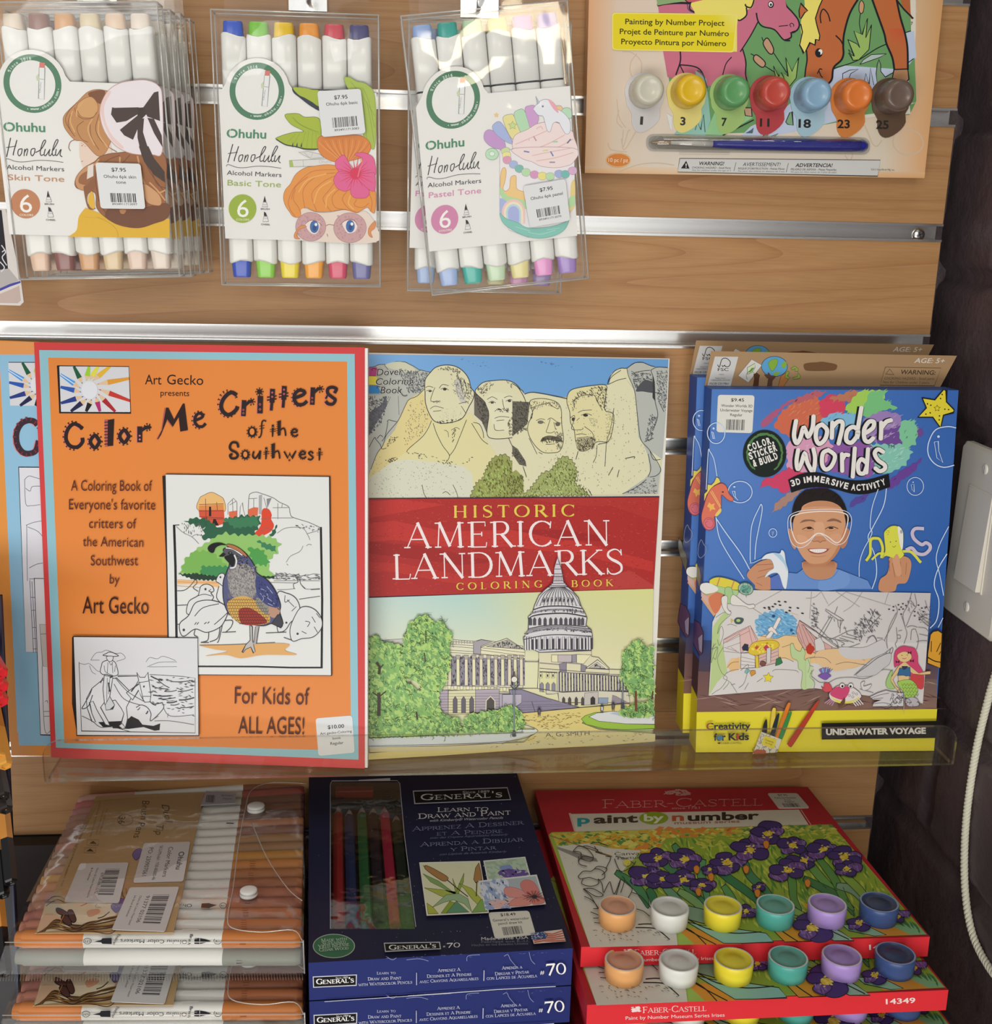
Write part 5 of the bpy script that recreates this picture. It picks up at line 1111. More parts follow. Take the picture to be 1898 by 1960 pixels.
a.P('600,770 630,735 700,740 760,790 740,850 700,900 670,890 620,830', '55555c', sm=True); a.dots('700,800 820,820 880,980 720,900', 160, 5, '26262c', 16)
a.P('560,812 600,775 625,790 605,815 575,815', '1c1a1e', sm=False); a.P('610,820 650,800 690,790 705,830 700,880 680,905 650,870', '151418', sm=True)
a.L('700,800 718,850 705,905 665,915', 13, 'dadada', sm=True); a.L('625,735 690,748 770,800', 9, 'e6e6e4', sm=True); a.P('640,702 700,715 760,750 810,800 800,815 740,770 640,722', 'b0714a', sm=True, ol='33221c', w=4)
a.E(662, 782, 20, 14, '26262a', n=16); a.E(664, 780, 6, 5, '8a8a90', n=8)
a.P('630,712 580,690 520,692 475,715 462,745 485,775 515,778 535,735 580,712', '141216', sm=True)
# cowboy picture
a.o(0, 1040, 4.2618)
a.P('598,762 615,750 1470,760 1480,1500 1625,1560 640,1562 598,1300', '241e1c'); a.P('612,758 1625,768 1625,1558 640,1554', 'd6d7db'); a.L('606,754 1620,764 1630,1560 636,1560 606,754', 6, SH)
a.L('655,962 675,1522 1600,1538 1598,1092 1500,1078 1230,1062', 5, LN)
a.LL('655,970 700,980 740,975 800,1030 830,1040|740,990 760,1040 790,1060|750,945 790,890 840,880 880,865 950,890 1000,890 1030,930 960,955|750,945 820,945|1200,960 1230,925 1290,935 1330,915 1380,925 1440,950|1210,1000 1300,965 1400,960 1450,960|1225,1000 1450,998|970,1080 1130,1075|970,1068 1130,1068', 4, '66666c')
a.o(0, 1040, 4.2618)
a.P('810,1450 900,1445 1010,1440 1060,1420 1080,1400 1140,1430 1170,1470 1260,1480 1315,1460 1310,1515 1270,1520 1180,1490 1060,1505 930,1500 925,1485 850,1490', '17171b')
PW = 'd9dade'
a.P('760,1175 840,1110 900,1100 960,1090 1060,1190 1080,1250 1040,1330 1050,1420 1030,1500 990,1490 1020,1380 1000,1340 950,1270 860,1290 830,1330 890,1440 905,1478 870,1470 800,1350 770,1280 740,1290 760,1380 790,1450 760,1445 720,1330 715,1260', PW, sm=False, ol=LN, w=6)
a.P('1040,1210 1110,1160 1140,1110 1125,1045 1150,1085 1190,1085 1215,1045 1222,1100 1240,1230 1232,1285 1190,1288 1160,1240 1140,1190 1090,1270', PW, sm=False, ol=LN, w=6)
a.L('760,1180 740,1230 700,1300 680,1340 730,1320 765,1230', 7, LN, sm=True)
a.P('850,960 900,945 945,960 965,1010 972,1060 940,1075 900,1068 880,1060 850,1062 828,1040 838,990', PW, sm=True, ol=LN, w=6); a.LL('890,965 885,1050|925,965 930,1050|860,990 870,1040 930,1070|950,990 945,1040|900,960 915,985 930,960', 4, LN)
a.P('860,1070 930,1080 925,1120 905,1240 930,1300 880,1330 862,1300 850,1180', PW, sm=False, ol=LN, w=6); a.LL('885,1090 880,1280|905,1100 895,1220', 4, LN)
a.P('850,905 880,890 900,880 930,885 975,910 920,915 880,910', PW, sm=True, ol=LN, w=6); a.P('882,915 930,915 928,945 905,958 884,940', PW, sm=True, ol=LN, w=5)
a.LL('1135,1130 1225,1115|1170,1240 1240,1240|1145,1120 1180,1280|950,1090 1050,1200 1180,1280|940,1140 1020,1260 1150,1310|970,1075 1125,1075|680,1400 760,1440 830,1490 930,1490 1080,1530', 5, LN)
a.P('868,1310 905,1240 945,1310 930,1345 875,1352', 'c9cacd', ol=LN, w=5); a.P('905,1345 945,1310 935,1340', '1c1c20'); a.L('905,1090 925,1080', 10, LN); a.L('895,1130 905,1200', 12, LN); a.L('830,1130 850,1090', 8, LN)
a.L('1080,1200 1110,1160 1140,1140', 11, LN); a.E(1183, 1160, 7, 9, LN, n=8); a.L('1120,1330 1160,1310 1210,1330 1240,1380 1240,1440 1340,1340 1330,1290', 6, LN, sm=True)
a.P('980,1480 1005,1460 1030,1490 1010,1505', 'd6d7db', ol=LN, w=4)
for k_, (x0, y0, x1, y1) in enumerate(((1240, 1075, 1330, 1110), (1300, 1110, 1390, 1170), (1250, 1160, 1380, 1180), (1260, 1230, 1400, 1235), (1350, 1200, 1450, 1190), (1300, 1260, 1440, 1250), (1370, 1290, 1450, 1280), (1250, 1300, 1330, 1290), (1130, 1350, 1150, 1330), (1200, 1380, 1215, 1360), (1400, 1310, 1470, 1300), (1460, 1200, 1580, 1180), (1470, 1270, 1590, 1250), (1400, 1120, 1580, 1110), (1480, 1330, 1590, 1320))):
    a.L([(x0, y0), ((x0+x1)/2, (y0+y1)/2+6), (x1, y1)], 6 if k_ % 3 else 10, LN, sm=True)
a.dots('1230,1080 1590,1090 1590,1400 1230,1300', 110, 3, LN, 18, 24, 5)
a.LL('1270,1440 1400,1440 1590,1470|1340,1330 1400,1400 1590,1390|1380,1380 1375,1410|1240,1440 1300,1400', 4, '66666c')
a.dots('520,1595 1200,1590 1590,1565 1590,1575 1200,1602 520,1605', 40, 3, '5c3a28', 20, 16, -2)
b.build('front_cover', M_GLOSS, bk); book_body(bk, plC, qC, .0058, right=.0022)
sticker(bk, plC, [(604, 1374.5), (674, 1369), (679, 1440), (609.5, 1446.5)], [('$10.00', .31, .76, .31, .1, .014), ('Art gecko-Coloring', .09, .96, .45, .07, .006), ('book', .42, .65, .6, .07, .006), ('Regular', .35, .71, .74, .08, .008)])

# --- blue book leaning behind it on the left
plB = (plC[0]-plC[1]*.0075, plC[1])
qB = [(-40, 650), (592, 676), (602, 1455), (22, 1446)]
bk2 = thing('coloring_book', hit(300, 1452, *plB), 'blue coloring book with an orange border, half hidden at the left frame edge', 'coloring book', 'books on the clear ledge')
b = cover(plB, qB, 'dd9246'); a = Art(plB, b, lift=2e-5); a.o(0, 640, 4.6675)
a.P('-40,180 1200,180 1200,3560 155,3560 0,300', '8fbdd9'); a.o(0, 1040, 4.2618); a.P('70,0 400,0 420,1650 155,1648', '8fbdd9'); a.o(0, 640, 4.6675)
a.P('0,64 320,68 320,180 0,180', 'e0985a')
a.P('76,246 900,250 900,640 100,634', '2a2426'); a.map = aff([(0, 640), (100, 640), (0, 740)], [(0, 640), (100.6, 640.6), (4.5, 740)]); pencils_photo(a, 62, 252, 690, 636); a.map = None
fancy(a, [('330,800 300,775 250,770 190,800 150,880 155,980 200,1050 260,1065 320,1040 345,960', 1.1, True)], 46, '3a2a34', 'd08088'); gear(a, 245, 915, 100, 150, 15, 24, 10, '7a3038', 30, 330)
a.P('165,1182 800,1186 800,2760 230,2830', '2a2a30'); a.P('172,1190 800,1194 800,2840 232,2836', 'd9dae2')
a.LL('220,1300 260,1265 320,1280 400,1300|222,1300 232,1510 280,1530 360,1520|232,1375 270,1400 290,1360 360,1355|235,1705 300,1680 380,1665|240,1705 246,2200|250,1720 340,1760 400,1830', 5, '66667a')
a.o(0, 1040, 4.2618); a.LL('240,200 300,170 350,160|240,290 350,285|245,300 275,890|262,310 295,890|250,440 285,440|258,545 290,545|265,685 295,685|268,775 298,775|270,860 300,860', 5, '66667a')
a.P('278,282 500,285 520,1570 330,1564', '2a2a30'); a.P('284,288 500,290 520,1560 334,1556', 'dcdce2'); a.P('325,660 420,660 420,1010 350,1000', 'c8c4bf', ol='8a8a92', w=4); a.LL('330,740 400,735|345,1000 365,1510 420,1520|360,1370 420,1368|362,1410 420,1408|370,1290 385,1280 390,1300', 5, '77777f')
b.build('front_cover', M_GLOSS, bk2); book_body(bk2, plB, qB, .0055, back='5a86a8')

# --- landmarks book
BL = hz(697, 1443, ZL+.0003); BR2 = hz(1249, 1417, ZL+.0003); TRl = hy(1281, 686, -.010)
plL = plane3(BL, BR2, TRl); qL = [(694, 675), (1281, 686), (1249, 1417), (697, 1443)]
bk3 = thing('coloring_book', (BL+BR2)/2, 'coloring book with carved stone heads above a red band and a domed white building', 'coloring book', 'books on the clear ledge')
b = cover(plL, qL, 'e8e4d8'); a = Art(plL, b, lift=2e-5); a.o()
a.G('700,678 990,682 990,760 700,760', ['7fb2e6', '72a6dc', '72a6dc', '8ab8e6']); a.G('990,682 1279,688 1276,760 990,760', ['72a6dc', '6b9fd4', '6b9fd4', '72a6dc']); a.P('700,760 1276,760 1262,948 704,954', 'dcd9bc')
a.P('694,675 702,675 706,954 702,1140 703,1443 697,1443', 'ebebe8'); a.L('700,677 1280,687', 1.6, 'c9bcae')
KS = '3b3a3c'; RK, RG_, RS = 'dfdcb8', 'b9bcb4', '8d8f96'
a.o(690, 660, 6.1226)
a.dots('1150,140 1500,200 1500,300 1180,180', 30, 3, '4a78b8', 31, 14, 15)
a.P('62,600 62,270 160,255 215,232 300,230 420,195 520,200 620,250 680,290 830,325 900,560 780,900 400,1300 100,1700 85,1750', RG_, ol=KS, w=7)
a.P('285,240 400,200 520,210 640,290 560,320 420,300', 'cfd0b8', sm=True); a.L('280,240 320,290', 6, KS); a.L('700,300 600,340 580,380 585,440', 5, KS, sm=True)
a.dots('440,280 780,330 760,560 560,560', 420, 6, '66686e', 32, 10, 60); a.P('90,820 240,700 290,600 300,720 170,940 90,1060', '6b6d76', sm=True); a.dots('90,600 330,600 260,900 90,1080', 420, 6, '5b5d66', 33, 12, 60); a.LL('290,740 350,610|440,600 450,820|120,600 70,740', 4, KS)
a.P('750,500 700,560 560,640 520,720 450,880 400,1000 300,1120 200,1260 120,1460 90,1560 88,1790 700,1790 1100,1790 1460,1790 1600,1300 1500,1160 1300,800 900,860', 'dfd9a6')
a.P('100,1560 300,1380 560,1340 900,1380 1200,1420 1300,1500 1350,1790 90,1790', 'd9dbc6', sm=False)
a.P('560,640 700,560 750,600 830,880 700,1100 560,1240 300,1420 100,1560 200,1260 400,1000 520,720', 'e0d296')
a.LL('745,520 660,600 570,640 530,700 450,870 380,960 300,1060 260,1180 190,1280 120,1460|310,900 330,880 370,890 420,900|320,900 290,1060 250,1130|100,1200 160,1090 180,1110 230,1170 250,1220 300,1210|190,1100 230,1060 260,1080|830,890 790,980 720,1080 560,1220 545,1260|1300,920 1350,1000 1420,1110 1490,1165|1320,910 1390,930 1430,1010 1440,1090|850,920 890,1040 960,1180 1040,1300 990,1390|1240,880 1200,980 1160,1080 1100,1220 1040,1300', 7, KS)
a.dots('560,680 760,640 800,900 700,1060 500,1200', 200, 4, '55544c', 34, 8, 70); a.dots('560,1240 900,1320 1180,1400 1480,1170 1180,1440 980,1420 560,1290', 260, 5, '4a4a46', 35, 12, 20); a.dots('100,1300 1200,1400 1300,1790 100,1790', 240, 3, '66665e', 36, 5, 40)
a.dots('350,1080 450,1080 420,1120 300,1200', 80, 4, KS, 37, 10, -40); a.dots('290,1350 440,1310 420,1350 320,1390', 50, 5, KS, 38, 12, -15); a.dots('1080,1000 1120,960 1090,1140 1060,1140', 60, 4, KS, 39, 10, 90); a.LL('980,1000 1020,1020 1030,1080|1060,1000 1120,970 1160,990', 5, KS)
a.LL('720,1640 740,1740 770,1790|1080,1640 1120,1720 1140,1790|960,1740 1000,1720 1050,1760', 6, KS)
a.scal('1280,1790 1350,1620 1430,1560 1480,1420 1560,1320 1660,1280 1720,1300 1780,1400 1860,1500 1960,1560 2010,1660 2060,1790', 16, '9aa25c', '4a4a30', 5, 41, 24)
a.dots('1330,1780 1500,1400 1680,1300 1850,1520 1980,1780', 420, 6, '5e5f36', 42, 20, 80); a.dots('1330,1780 1500,1460 1680,1400 1850,1560 1980,1780', 200, 9, 'a9bf6c', 43, 14, 60)
# stone heads: plain carved faces
a.P('1330,560 1450,540 1560,900 1480,1040 1420,900 1330,820', '6d6860', sm=False); a.dots('1320,560 1480,560 1500,900 1440,960', 320, 5, '48443e', 44, 12, 60)
a.P('755,560 750,480 760,400 820,320 880,265 980,238 1100,250 1200,310 1265,400 1290,500 1330,560 1310,650 1270,720 1200,850 1100,900 960,920 860,890 800,800 760,680', RK, sm=True, ol=KS, w=9)
a.dots('880,300 1000,250 1180,300 1150,350 1000,290', 220, 4, '55524e', 45, 10, 60); a.dots('1120,350 1280,440 1310,600 1230,700 1150,500', 300, 4, '5f5c56', 46, 14, 70); a.P('1100,430 1160,420 1230,650 1180,680 1120,560', 'c9c8bc', sm=True); a.dots('1040,330 1180,380 1200,640 1100,600', 160, 4, '77746e', 47, 8, 60)
a.LL('760,500 800,485 850,500|770,540 810,530 840,545|920,510 960,465 1030,480|940,520 985,505 1030,530|870,500 845,560 820,640 840,665 930,660|815,750 870,720 970,742|850,780 940,770|1130,340 1160,420 1180,480 1200,580|1210,420 1240,520 1200,640|1150,690 1240,670 1260,690|1180,720 1230,800', 6, KS)
a.E(985, 522, 22, 14, '3a3834', n=14); a.E(812, 545, 18, 10, '4a4844', n=12); a.dots('830,660 940,655 930,680 860,680', 40, 4, KS, 48); a.dots('960,740 1180,700 1200,850 900,900', 120, 3, '8a8a98', 49)
a.dots('860,900 1180,860 1100,910 940,925', 80, 5, KS, 50, 8, 0)
a.P('1345,560 1370,500 1440,440 1560,420 1700,415 1800,450 1870,520 1910,600 1900,1000 1800,1080 1560,1100 1480,1040 1500,820 1460,680', RK, sm=True, ol=KS, w=8)
a.P('1460,640 1560,560 1720,580 1800,640 1830,760 1760,980 1640,1010 1560,960 1510,800', 'e2e0c0', sm=True); a.dots('1360,520 1500,430 1560,460 1440,600', 160, 4, '5a5752', 51, 14, -50); a.dots('1700,420 1880,520 1900,640 1800,560', 180, 4, '5a5752', 52, 14, 50); a.dots('1720,900 1900,700 1900,1080 1740,1060', 300, 5, '6d6452', 53, 12, 60)
a.LL('1480,640 1540,610 1600,640|1500,680 1540,660 1580,680|1680,620 1740,600 1790,620|1700,660 1750,640 1790,660|1660,640 1680,740 1730,790|1570,860 1640,840 1740,850|1590,890 1680,880|1570,780 1610,750 1650,770|1560,930 1580,1000 1680,1000|1800,640 1830,760 1830,860|1730,1090 1800,1240 1880,1380', 6, KS); a.E(1540, 678, 20, 12, '4a4844', n=12); a.E(1742, 658, 20, 14, '4a4844', n=12); a.dots('1590,750 1740,740 1730,790 1620,790', 70, 4, KS, 54, 6, 60)
a.o(980, 660, 5.931)
a.dots('60,140 400,200 900,290 960,300 500,250 100,160', 70, 3, '3a5f9a', 55, 12, 12)
a.P('0,440 60,480 140,560 220,540 400,570 620,620 640,540 740,490 900,465 1080,455 1100,440 1120,330 1200,270 1300,265 1400,205 1500,205 1600,250 1770,265 1720,900 1680,1400 1650,1690 0,1710', RK)
a.P('1280,380 1370,480 1400,600 1430,900 1450,1080 1560,1200 1680,1400 1650,1690 1250,1700 1320,1640 1500,1520 1560,1450 1540,1260 1460,1060 1390,520', RG_); a.P('1300,270 1400,205 1500,205 1600,250 1770,265 1740,800 1700,1300 1560,1200 1430,1050 1400,600 1380,520 1340,400', RG_)
a.P('1400,520 1500,400 1600,440 1610,540 1480,530', '55575c', sm=True); a.P('1590,330 1615,420 1620,640 1590,600', '3f4146'); a.dots('1340,300 1590,330 1600,520 1400,500', 300, 5, '55575c', 56, 10, 60); a.dots('1640,300 1760,290 1740,760 1640,620', 260, 5, '66686e', 57, 10, 60); a.dots('1560,780 1640,820 1580,1080 1500,1100', 200, 5, '5a5c62', 58, 10, 70)
a.LL('1080,450 1100,380 1160,300 1230,268 1300,265 1380,210 1470,200 1560,235 1620,250|1570,290 1640,255 1760,260|1300,270 1320,360 1380,500 1400,620 1430,900 1460,1080 1560,1200 1680,1400 1640,1480 1560,1500|1090,450 1200,400 1290,380|1570,290 1610,420 1620,640 1650,800 1600,960|1380,320 1460,300 1560,290|1080,440 1130,360 1230,290|1500,1100 1600,1060|1560,1200 1600,1300 1680,1300|1540,1240 1570,1400 1540,1500|1250,1690 1400,1620 1520,1530|1620,540 1700,560|1660,640 1720,760', 7, KS)
a.dots('1260,1690 1520,1540 1640,1500 1640,1690', 160, 4, '5a5c60', 59, 12, 5)
a.LL('140,560 230,540 400,565 620,610|0,440 60,480 120,570 150,640', 8, KS)
a.P('0,640 200,650 170,900 0,1040', '6a665c'); a.dots('0,640 200,650 170,960 0,1040', 240, 5, '46423a', 60, 12, 60); a.P('0,1140 60,1180 150,1320 160,1380 80,1360 0,1240', '6a665c'); a.dots('0,1140 150,1320 150,1380 0,1260', 120, 5, '46423a', 61, 10, 50)
a.P('200,640 330,610 480,640 550,720 560,900 580,1080 540,1200 460,1225 340,1215 240,1120 180,1000 180,900 230,780', 'e2dcb0', sm=True, ol=KS, w=7)
a.LL('200,720 260,700 290,690 330,680 400,660 440,690 520,730|270,860 320,840 370,850|400,850 440,830 500,870 550,890|290,880 330,870 370,890|480,890 530,880|430,840 400,940 385,990 440,1000 480,980|320,1100 380,1050 480,1060 560,1100|380,1130 480,1125|470,880 490,960|220,780 200,860|190,1060 280,1240|300,1220 340,1240|250,700 230,760 220,840', 6, KS)
a.P('320,1100 350,1050 420,1030 520,1050 575,1100 480,1090 400,1080', '6e6656', sm=True); a.dots('330,1060 560,1040 570,1110 330,1110', 120, 4, '3e3a34', 62, 12, 80); a.E(320, 878, 34, 20, '77726a', n=14); a.E(515, 900, 28, 24, '6a655c', n=14); a.dots('480,980 570,1000 560,1180 500,1180', 120, 4, '66605a', 63, 8, 60); a.dots('210,640 540,650 540,730 380,680 230,760', 160, 4, '66625a', 64, 10, 70)
a.P('650,760 620,660 625,580 660,520 740,490 900,465 1060,460 1060,560 1050,740 1150,800 1100,1080 960,1100 860,1190 760,1200 720,1100 700,960 660,880', 'e0d9a8', sm=True, ol=KS, w=7)
a.dots('660,660 740,540 920,480 1080,470 1060,760 1000,740 940,580 760,600 680,760', 420, 4, '4a4640', 65, 16, 60); a.LL('690,640 780,580 920,570 960,640 1020,740|745,770 800,745 900,740|780,800 840,780 900,800|660,830 700,800 710,840|700,860 670,940 700,965 790,960 800,940|720,1020 780,1010 840,1020|730,1060 800,1050 860,1040|730,860 760,830|820,930 900,990 930,1060|1150,720 1140,800 1110,960 1070,1100 1060,1200 1050,1380|960,1140 950,1260 920,1330|970,1130 1080,1110', 6, KS)
a.E(830, 800, 28, 16, '3a3834', n=14); a.E(690, 845, 18, 22, '4a4640', n=12); a.P('720,1100 760,1060 900,1040 950,1080 900,1160 770,1205', 'b8b08c', sm=True); a.dots('720,1080 950,1040 920,1180 760,1205', 260, 4, '4a4640', 66, 12, 70); a.dots('860,820 980,840 940,930 880,920', 110, 4, '88887e', 67); a.dots('1050,700 1150,740 1140,1080 1060,1080', 140, 4, '66625a', 68); a.dots('620,640 1400,520 1560,1400 1300,1690 100,1690', 420, 3, '6a675c', 69, 6, 60)
a.LL('745,1210 720,1300|1280,1290 1380,1270 1380,1290|1090,1480 1140,1390|1190,1500 1210,1420|860,1640 900,1710|120,1380 160,1500', 7, KS)
a.scal('120,1710 260,1560 330,1460 440,1420 520,1300 600,1260 690,1330 740,1440 700,1560 800,1640 880,1710', 15, 'a3ad6c', '4a4a30', 5, 70, 24); a.dots('160,1700 450,1420 600,1260 740,1460 860,1700', 420, 5, '5a5c34', 71, 18, 70); a.dots('200,1700 480,1450 620,1340 700,1500 760,1690', 140, 8, 'b6c67e', 72, 12, 60)
a.P('-80,1500 40,1420 120,1500 130,1700 -80,1710', '9aa25c'); a.dots('-60,1480 120,1480 130,1700 -60,1700', 160, 5, '5a5c34', 73, 16, 70)
# series mark
a.o(690, 660, 6.1226)
a.P('62,265 190,265 200,365 62,362', 'b63f80'); a.P('62,368 190,370 200,470 62,466', 'e6d94c'); a.P('62,480 200,480 240,570 62,570', '2f86c8')
for dx, dy, c in ((-4, 4, 'e8e8e4'), (4, -4, 'e8e8e4'), (0, 0, '1c1c20')):
    a.T('Dover', 185+dx, 362+dy, 498+dx, 350+dy, 84, c, .004, it=.2); a.T('Coloring', 178+dx, 468+dy, 625+dx, 460+dy, 80, c, .004, it=.2); a.T('Book', 228+dx, 570+dy, 488+dx, 568+dy, 84, c, .004, it=.2)
a.L('185,290 150,275 130,290 140,305', 6, '1c1c20', sm=True); a.L('460,540 490,590 520,600 545,590', 7, '1c1c20', sm=True); a.L('230,495 200,490 190,510', 6, '1c1c20', sm=True)
# red band
a.o(690, 940, 3.1115)
a.P('44,42 1776,30 1742,588 50,634', '3b2440'); RB1, RB2 = 'b03432', 'c23c38'
a.P('44,48 1774,36 1742,582 50,627', RB1)
a.P('50,62 240,48 500,80 330,110 160,140 50,160', RB2, sm=False); a.P('50,190 200,175 500,240 900,230 1300,300 1740,420 1740,480 1300,380 900,330 500,330 200,290 50,300', RB2); a.P('50,420 250,430 600,500 900,500 1100,560 900,590 500,540 200,480 50,480', 'bd3a36'); a.P('1000,42 1776,36 1760,180 1500,90 1200,80', 'b63a36'); a.P('1300,560 1600,470 1742,560 1742,582 1300,594', 'bb4440')
a.P('50,300 400,330 800,420 600,440 300,400 50,370', 'a22e2e'); a.P('900,230 1200,230 1400,260 1500,300 1200,290', 'a22e2e')
a.dots('50,60 1760,50 1740,570 60,620', 900, 2, 'a32f2e', 74, 7, 10); a.dots('50,60 1760,50 1740,570 60,620', 600, 2, 'cb5048', 75, 6, 0)
YL_ = 'e2cf58'
a.SF('HISTORIC', 548, 156, 1275, 148, 68, YL_, th=.2, tn=.05, gap=.22); a.SF('AMERICAN', 265, 338, 1490, 320, 148, 'f2e6e6', th=.12, tn=.045, gap=.06); a.SF('LANDMARKS', 188, 524, 1568, 490, 146, 'f2e6e6', th=.12, tn=.045, gap=.02)
a.SF('COLORING', 568, 586, 1080, 570, 40, YL_, th=.2, tn=.06, gap=.4); a.SF('BOOK', 1252, 568, 1500, 562, 38, YL_, th=.2, tn=.06, gap=.4)
# capitol page
a.o(690, 1130, 5.2968)
a.G('88,72 1000,40 1000,700 88,720', ['c5dcd6', 'b5d6d0', 'dfe2c4', 'dadfcf']); a.G('1000,40 1900,12 1890,700 1000,700', ['b5d6d0', 'd6d8a0', 'e2dfb4', 'dfe2c4']); a.G('1900,12 2960,-20 2945,750 1890,750', ['d6d8a0', 'd9da92', 'ded9b0', 'e2dfb4'])
a.P('88,700 2945,740 2945,1512 88,1660', 'e0dfb8')
CR_ = 'e6e2ba'; LV = 'b3a8b4'; KC = '46424a'
a.P('215,500 430,485 430,560 300,540', 'c9c8c0', ol=KC, w=4)
a.P('890,490 1150,510 1220,492 1640,560 1640,1230 780,1250 780,1000', 'dcd8c0', ol=KC, w=4)
a.P('905,500 1140,520 1140,640 900,650', 'e2e0c4'); a.P('1140,520 1220,495 1330,515 1215,560 1215,650 1140,640', 'a8a2a8', ol=KC, w=4); a.P('1215,570 1480,480 1660,600 1660,690 1215,640', 'e6e2c0', ol=KC, w=6); a.P('1270,565 1485,495 1640,590', 'b9b4ac', ol=KC, w=4)
a.dots('1300,560 1485,505 1630,585', 110, 5, '44424a', 80, 12, 80)
for t in ('900,560 1140,580', '900,600 1140,615', '900,625 1215,640', '1215,600 1660,660', '1215,575 1660,625', '905,510 1140,530', '900,540 1140,555'): a.L(t, 4, KC)
for i in range(9): a.R(930+i*28, 505, 944+i*28, 535, 'a8a6a2')
a.P('900,660 1660,700 1660,960 880,960', '8d8894'); a.dots('900,660 1660,700 1660,960 880,960', 380, 6, '4a464e', 81, 16, 85)
for i, x in enumerate((900, 985, 1068, 1145, 1218, 1295, 1367, 1436, 1505, 1563, 1625)):
    a.P([(x-17, 690), (x+15, 690), (x+17, 955), (x-19, 955)], CR_ if i % 2 else 'e2d9bc', ol=KC, w=3); a.P([(x-24, 650), (x+22, 652), (x+16, 692), (x-18, 690)], 'b5ada0', ol=KC, w=3)
a.P('860,960 1660,985 1660,1030 860,1000', 'dedab0', ol=KC, w=3)
for i in range(12): a.R(880+i*62, 958+i*2, 912+i*62, 994+i*2, 'e8e4c6', ol=KC, w=3)
a.P('885,1010 1160,1000 1160,1240 885,1250', 'ddd9b0', ol=KC, w=4); a.P('780,1005 885,1005 885,1240 790,1180', LV, ol=KC, w=4); a.P('1160,1000 1400,990 1400,1200 1160,1235', LV, ol=KC, w=4)
for y in range(1040, 1240, 28): a.L([(790, y), (1400, y-6)], 3, KC)
for x in (955, 1040, 1122): a.P([(x-22, 1235), (x-22, 1100), (x, 1065), (x+20, 1100), (x+20, 1232)], '6a6470', ol=KC, w=4)
a.P('1265,1225 1268,1110 1312,1066 1355,1110 1356,1210', '55504e', ol='e0dcc4', w=9)
a.P('1400,1040 1530,1040 1530,1160 1400,1190', 'b5aebc', ol=KC, w=4); a.P('1555,1050 1625,1045 1620,1090 1565,1150', 'dcdcd8', ol=KC, w=4)
a.o(960, 1100, 4.9)
# right wing, drum and dome
a.P('340,780 840,770 1000,880 1140,890 1190,1190 720,1240 160,1080 130,1060 330,1060', 'e2dfb6', ol=KC, w=4)
a.P('340,700 830,690 835,760 900,770 1000,870 1000,930 345,900', 'ded8b8', ol=KC, w=4)
a.P('460,745 520,745 520,815 460,810', CR_, ol=KC, w=4); a.P('520,745 650,745 650,815 520,815', 'c3b8bc', ol=KC, w=4); a.P('650,745 695,740 695,815 650,815', '9a94a0', ol=KC, w=4); a.P('695,740 830,745 760,830 695,820', CR_, ol=KC, w=4)
a.L('350,820 530,835 600,820 740,830', 12, '9a948e'); a.P('530,830 600,812 600,910 540,900', '8e8894', ol=KC, w=3); a.P('735,830 790,850 775,900 735,900', '8e8894', ol=KC, w=3)
a.P('780,870 890,790 1000,880', 'e6e2c4', ol=KC, w=6); a.P('810,865 888,810 965,872', 'c5c0b4', ol=KC, w=3); a.dots('840,862 888,820 930,868', 40, 4, KC, 82, 8, 70)
a.P('1000,880 1140,885 1140,930 1000,925', 'dcd8b4', ol=KC, w=4); a.L('350,870 535,885 780,905 1000,920', 5, KC); a.L('350,900 535,915 780,935 1090,940', 4, KC)
a.P('350,905 520,915 520,1100 350,1090', 'dfdca8', ol=KC, w=3)
for x in (360, 425, 475): a.P([(x-16, 960), (x-14, 920), (x, 908), (x+14, 920), (x+14, 960)], CR_, ol=KC, w=3); a.R(x-8, 926, x+6, 950, '3f3c44')
for x in (370, 425, 480): a.P([(x-18, 1080), (x-18, 1020), (x, 1000), (x+16, 1020), (x+16, 1090)], '8d889a', ol=KC, w=3)
a.P('530,900 780,920 1080,945 1160,960 1180,1090 530,1100', '7d7886'); a.dots('530,900 1160,950 1180,1090 530,1100', 200, 5, '45414a', 83, 14, 85)
for i in range(24):
    x = 520+i*27; a.P([(x-8, 905+i*2), (x+8, 905+i*2), (x+8, 1085-i*.5), (x-8, 1085-i*.5)], CR_ if i % 3 else 'cfc9c0', ol=KC, w=2.5)
a.P('330,1060 410,1070 410,1110 470,1110 520,1100 530,1190 900,1190 1190,1190 1180,1090 900,1080 560,1095', 'd9d4c0', ol=KC, w=4); a.P('770,1100 895,1090 895,1205 760,1215', 'c9c2bc', ol=KC, w=3); a.P('900,1145 990,1145 985,1200 900,1200', '93a6c0', ol=KC, w=3); a.P('1030,1120 1060,1130 1190,1195 1020,1195', '9c93a0', ol=KC, w=3)
for x in (572, 628, 690, 750): a.P([(x-13, 1215), (x-13, 1155), (x, 1135), (x+14, 1155), (x+14, 1215)], '55504e', ol=KC, w=3)
a.P('825,1208 825,1150 845,1132 865,1150 866,1205', '3f3a3a', ol=KC, w=4)
a.P('60,1070 180,1068 420,1150 720,1235 160,1290 120,1240', '8f88a0', ol=KC, w=5); a.LL('150,1215 560,1205|150,1235 640,1218|140,1260 560,1250|190,1180 460,1175', 3, '5f5870'); a.L('275,1180 305,1275', 5, KC); a.P('0,1115 180,1112 180,1190 130,1225 0,1240', 'bdb6c4', ol=KC, w=4)
WD = 'd6d5d8'
a.P('195,580 240,545 245,410 240,390 280,350 300,280 340,190 400,130 440,100 600,100 650,140 710,210 735,290 770,350 790,400 780,470 830,510 840,560 830,700 350,720 205,660', WD, ol=KC, w=7)
a.P('205,610 830,555 830,690 210,660', 'c9c6ca'); 
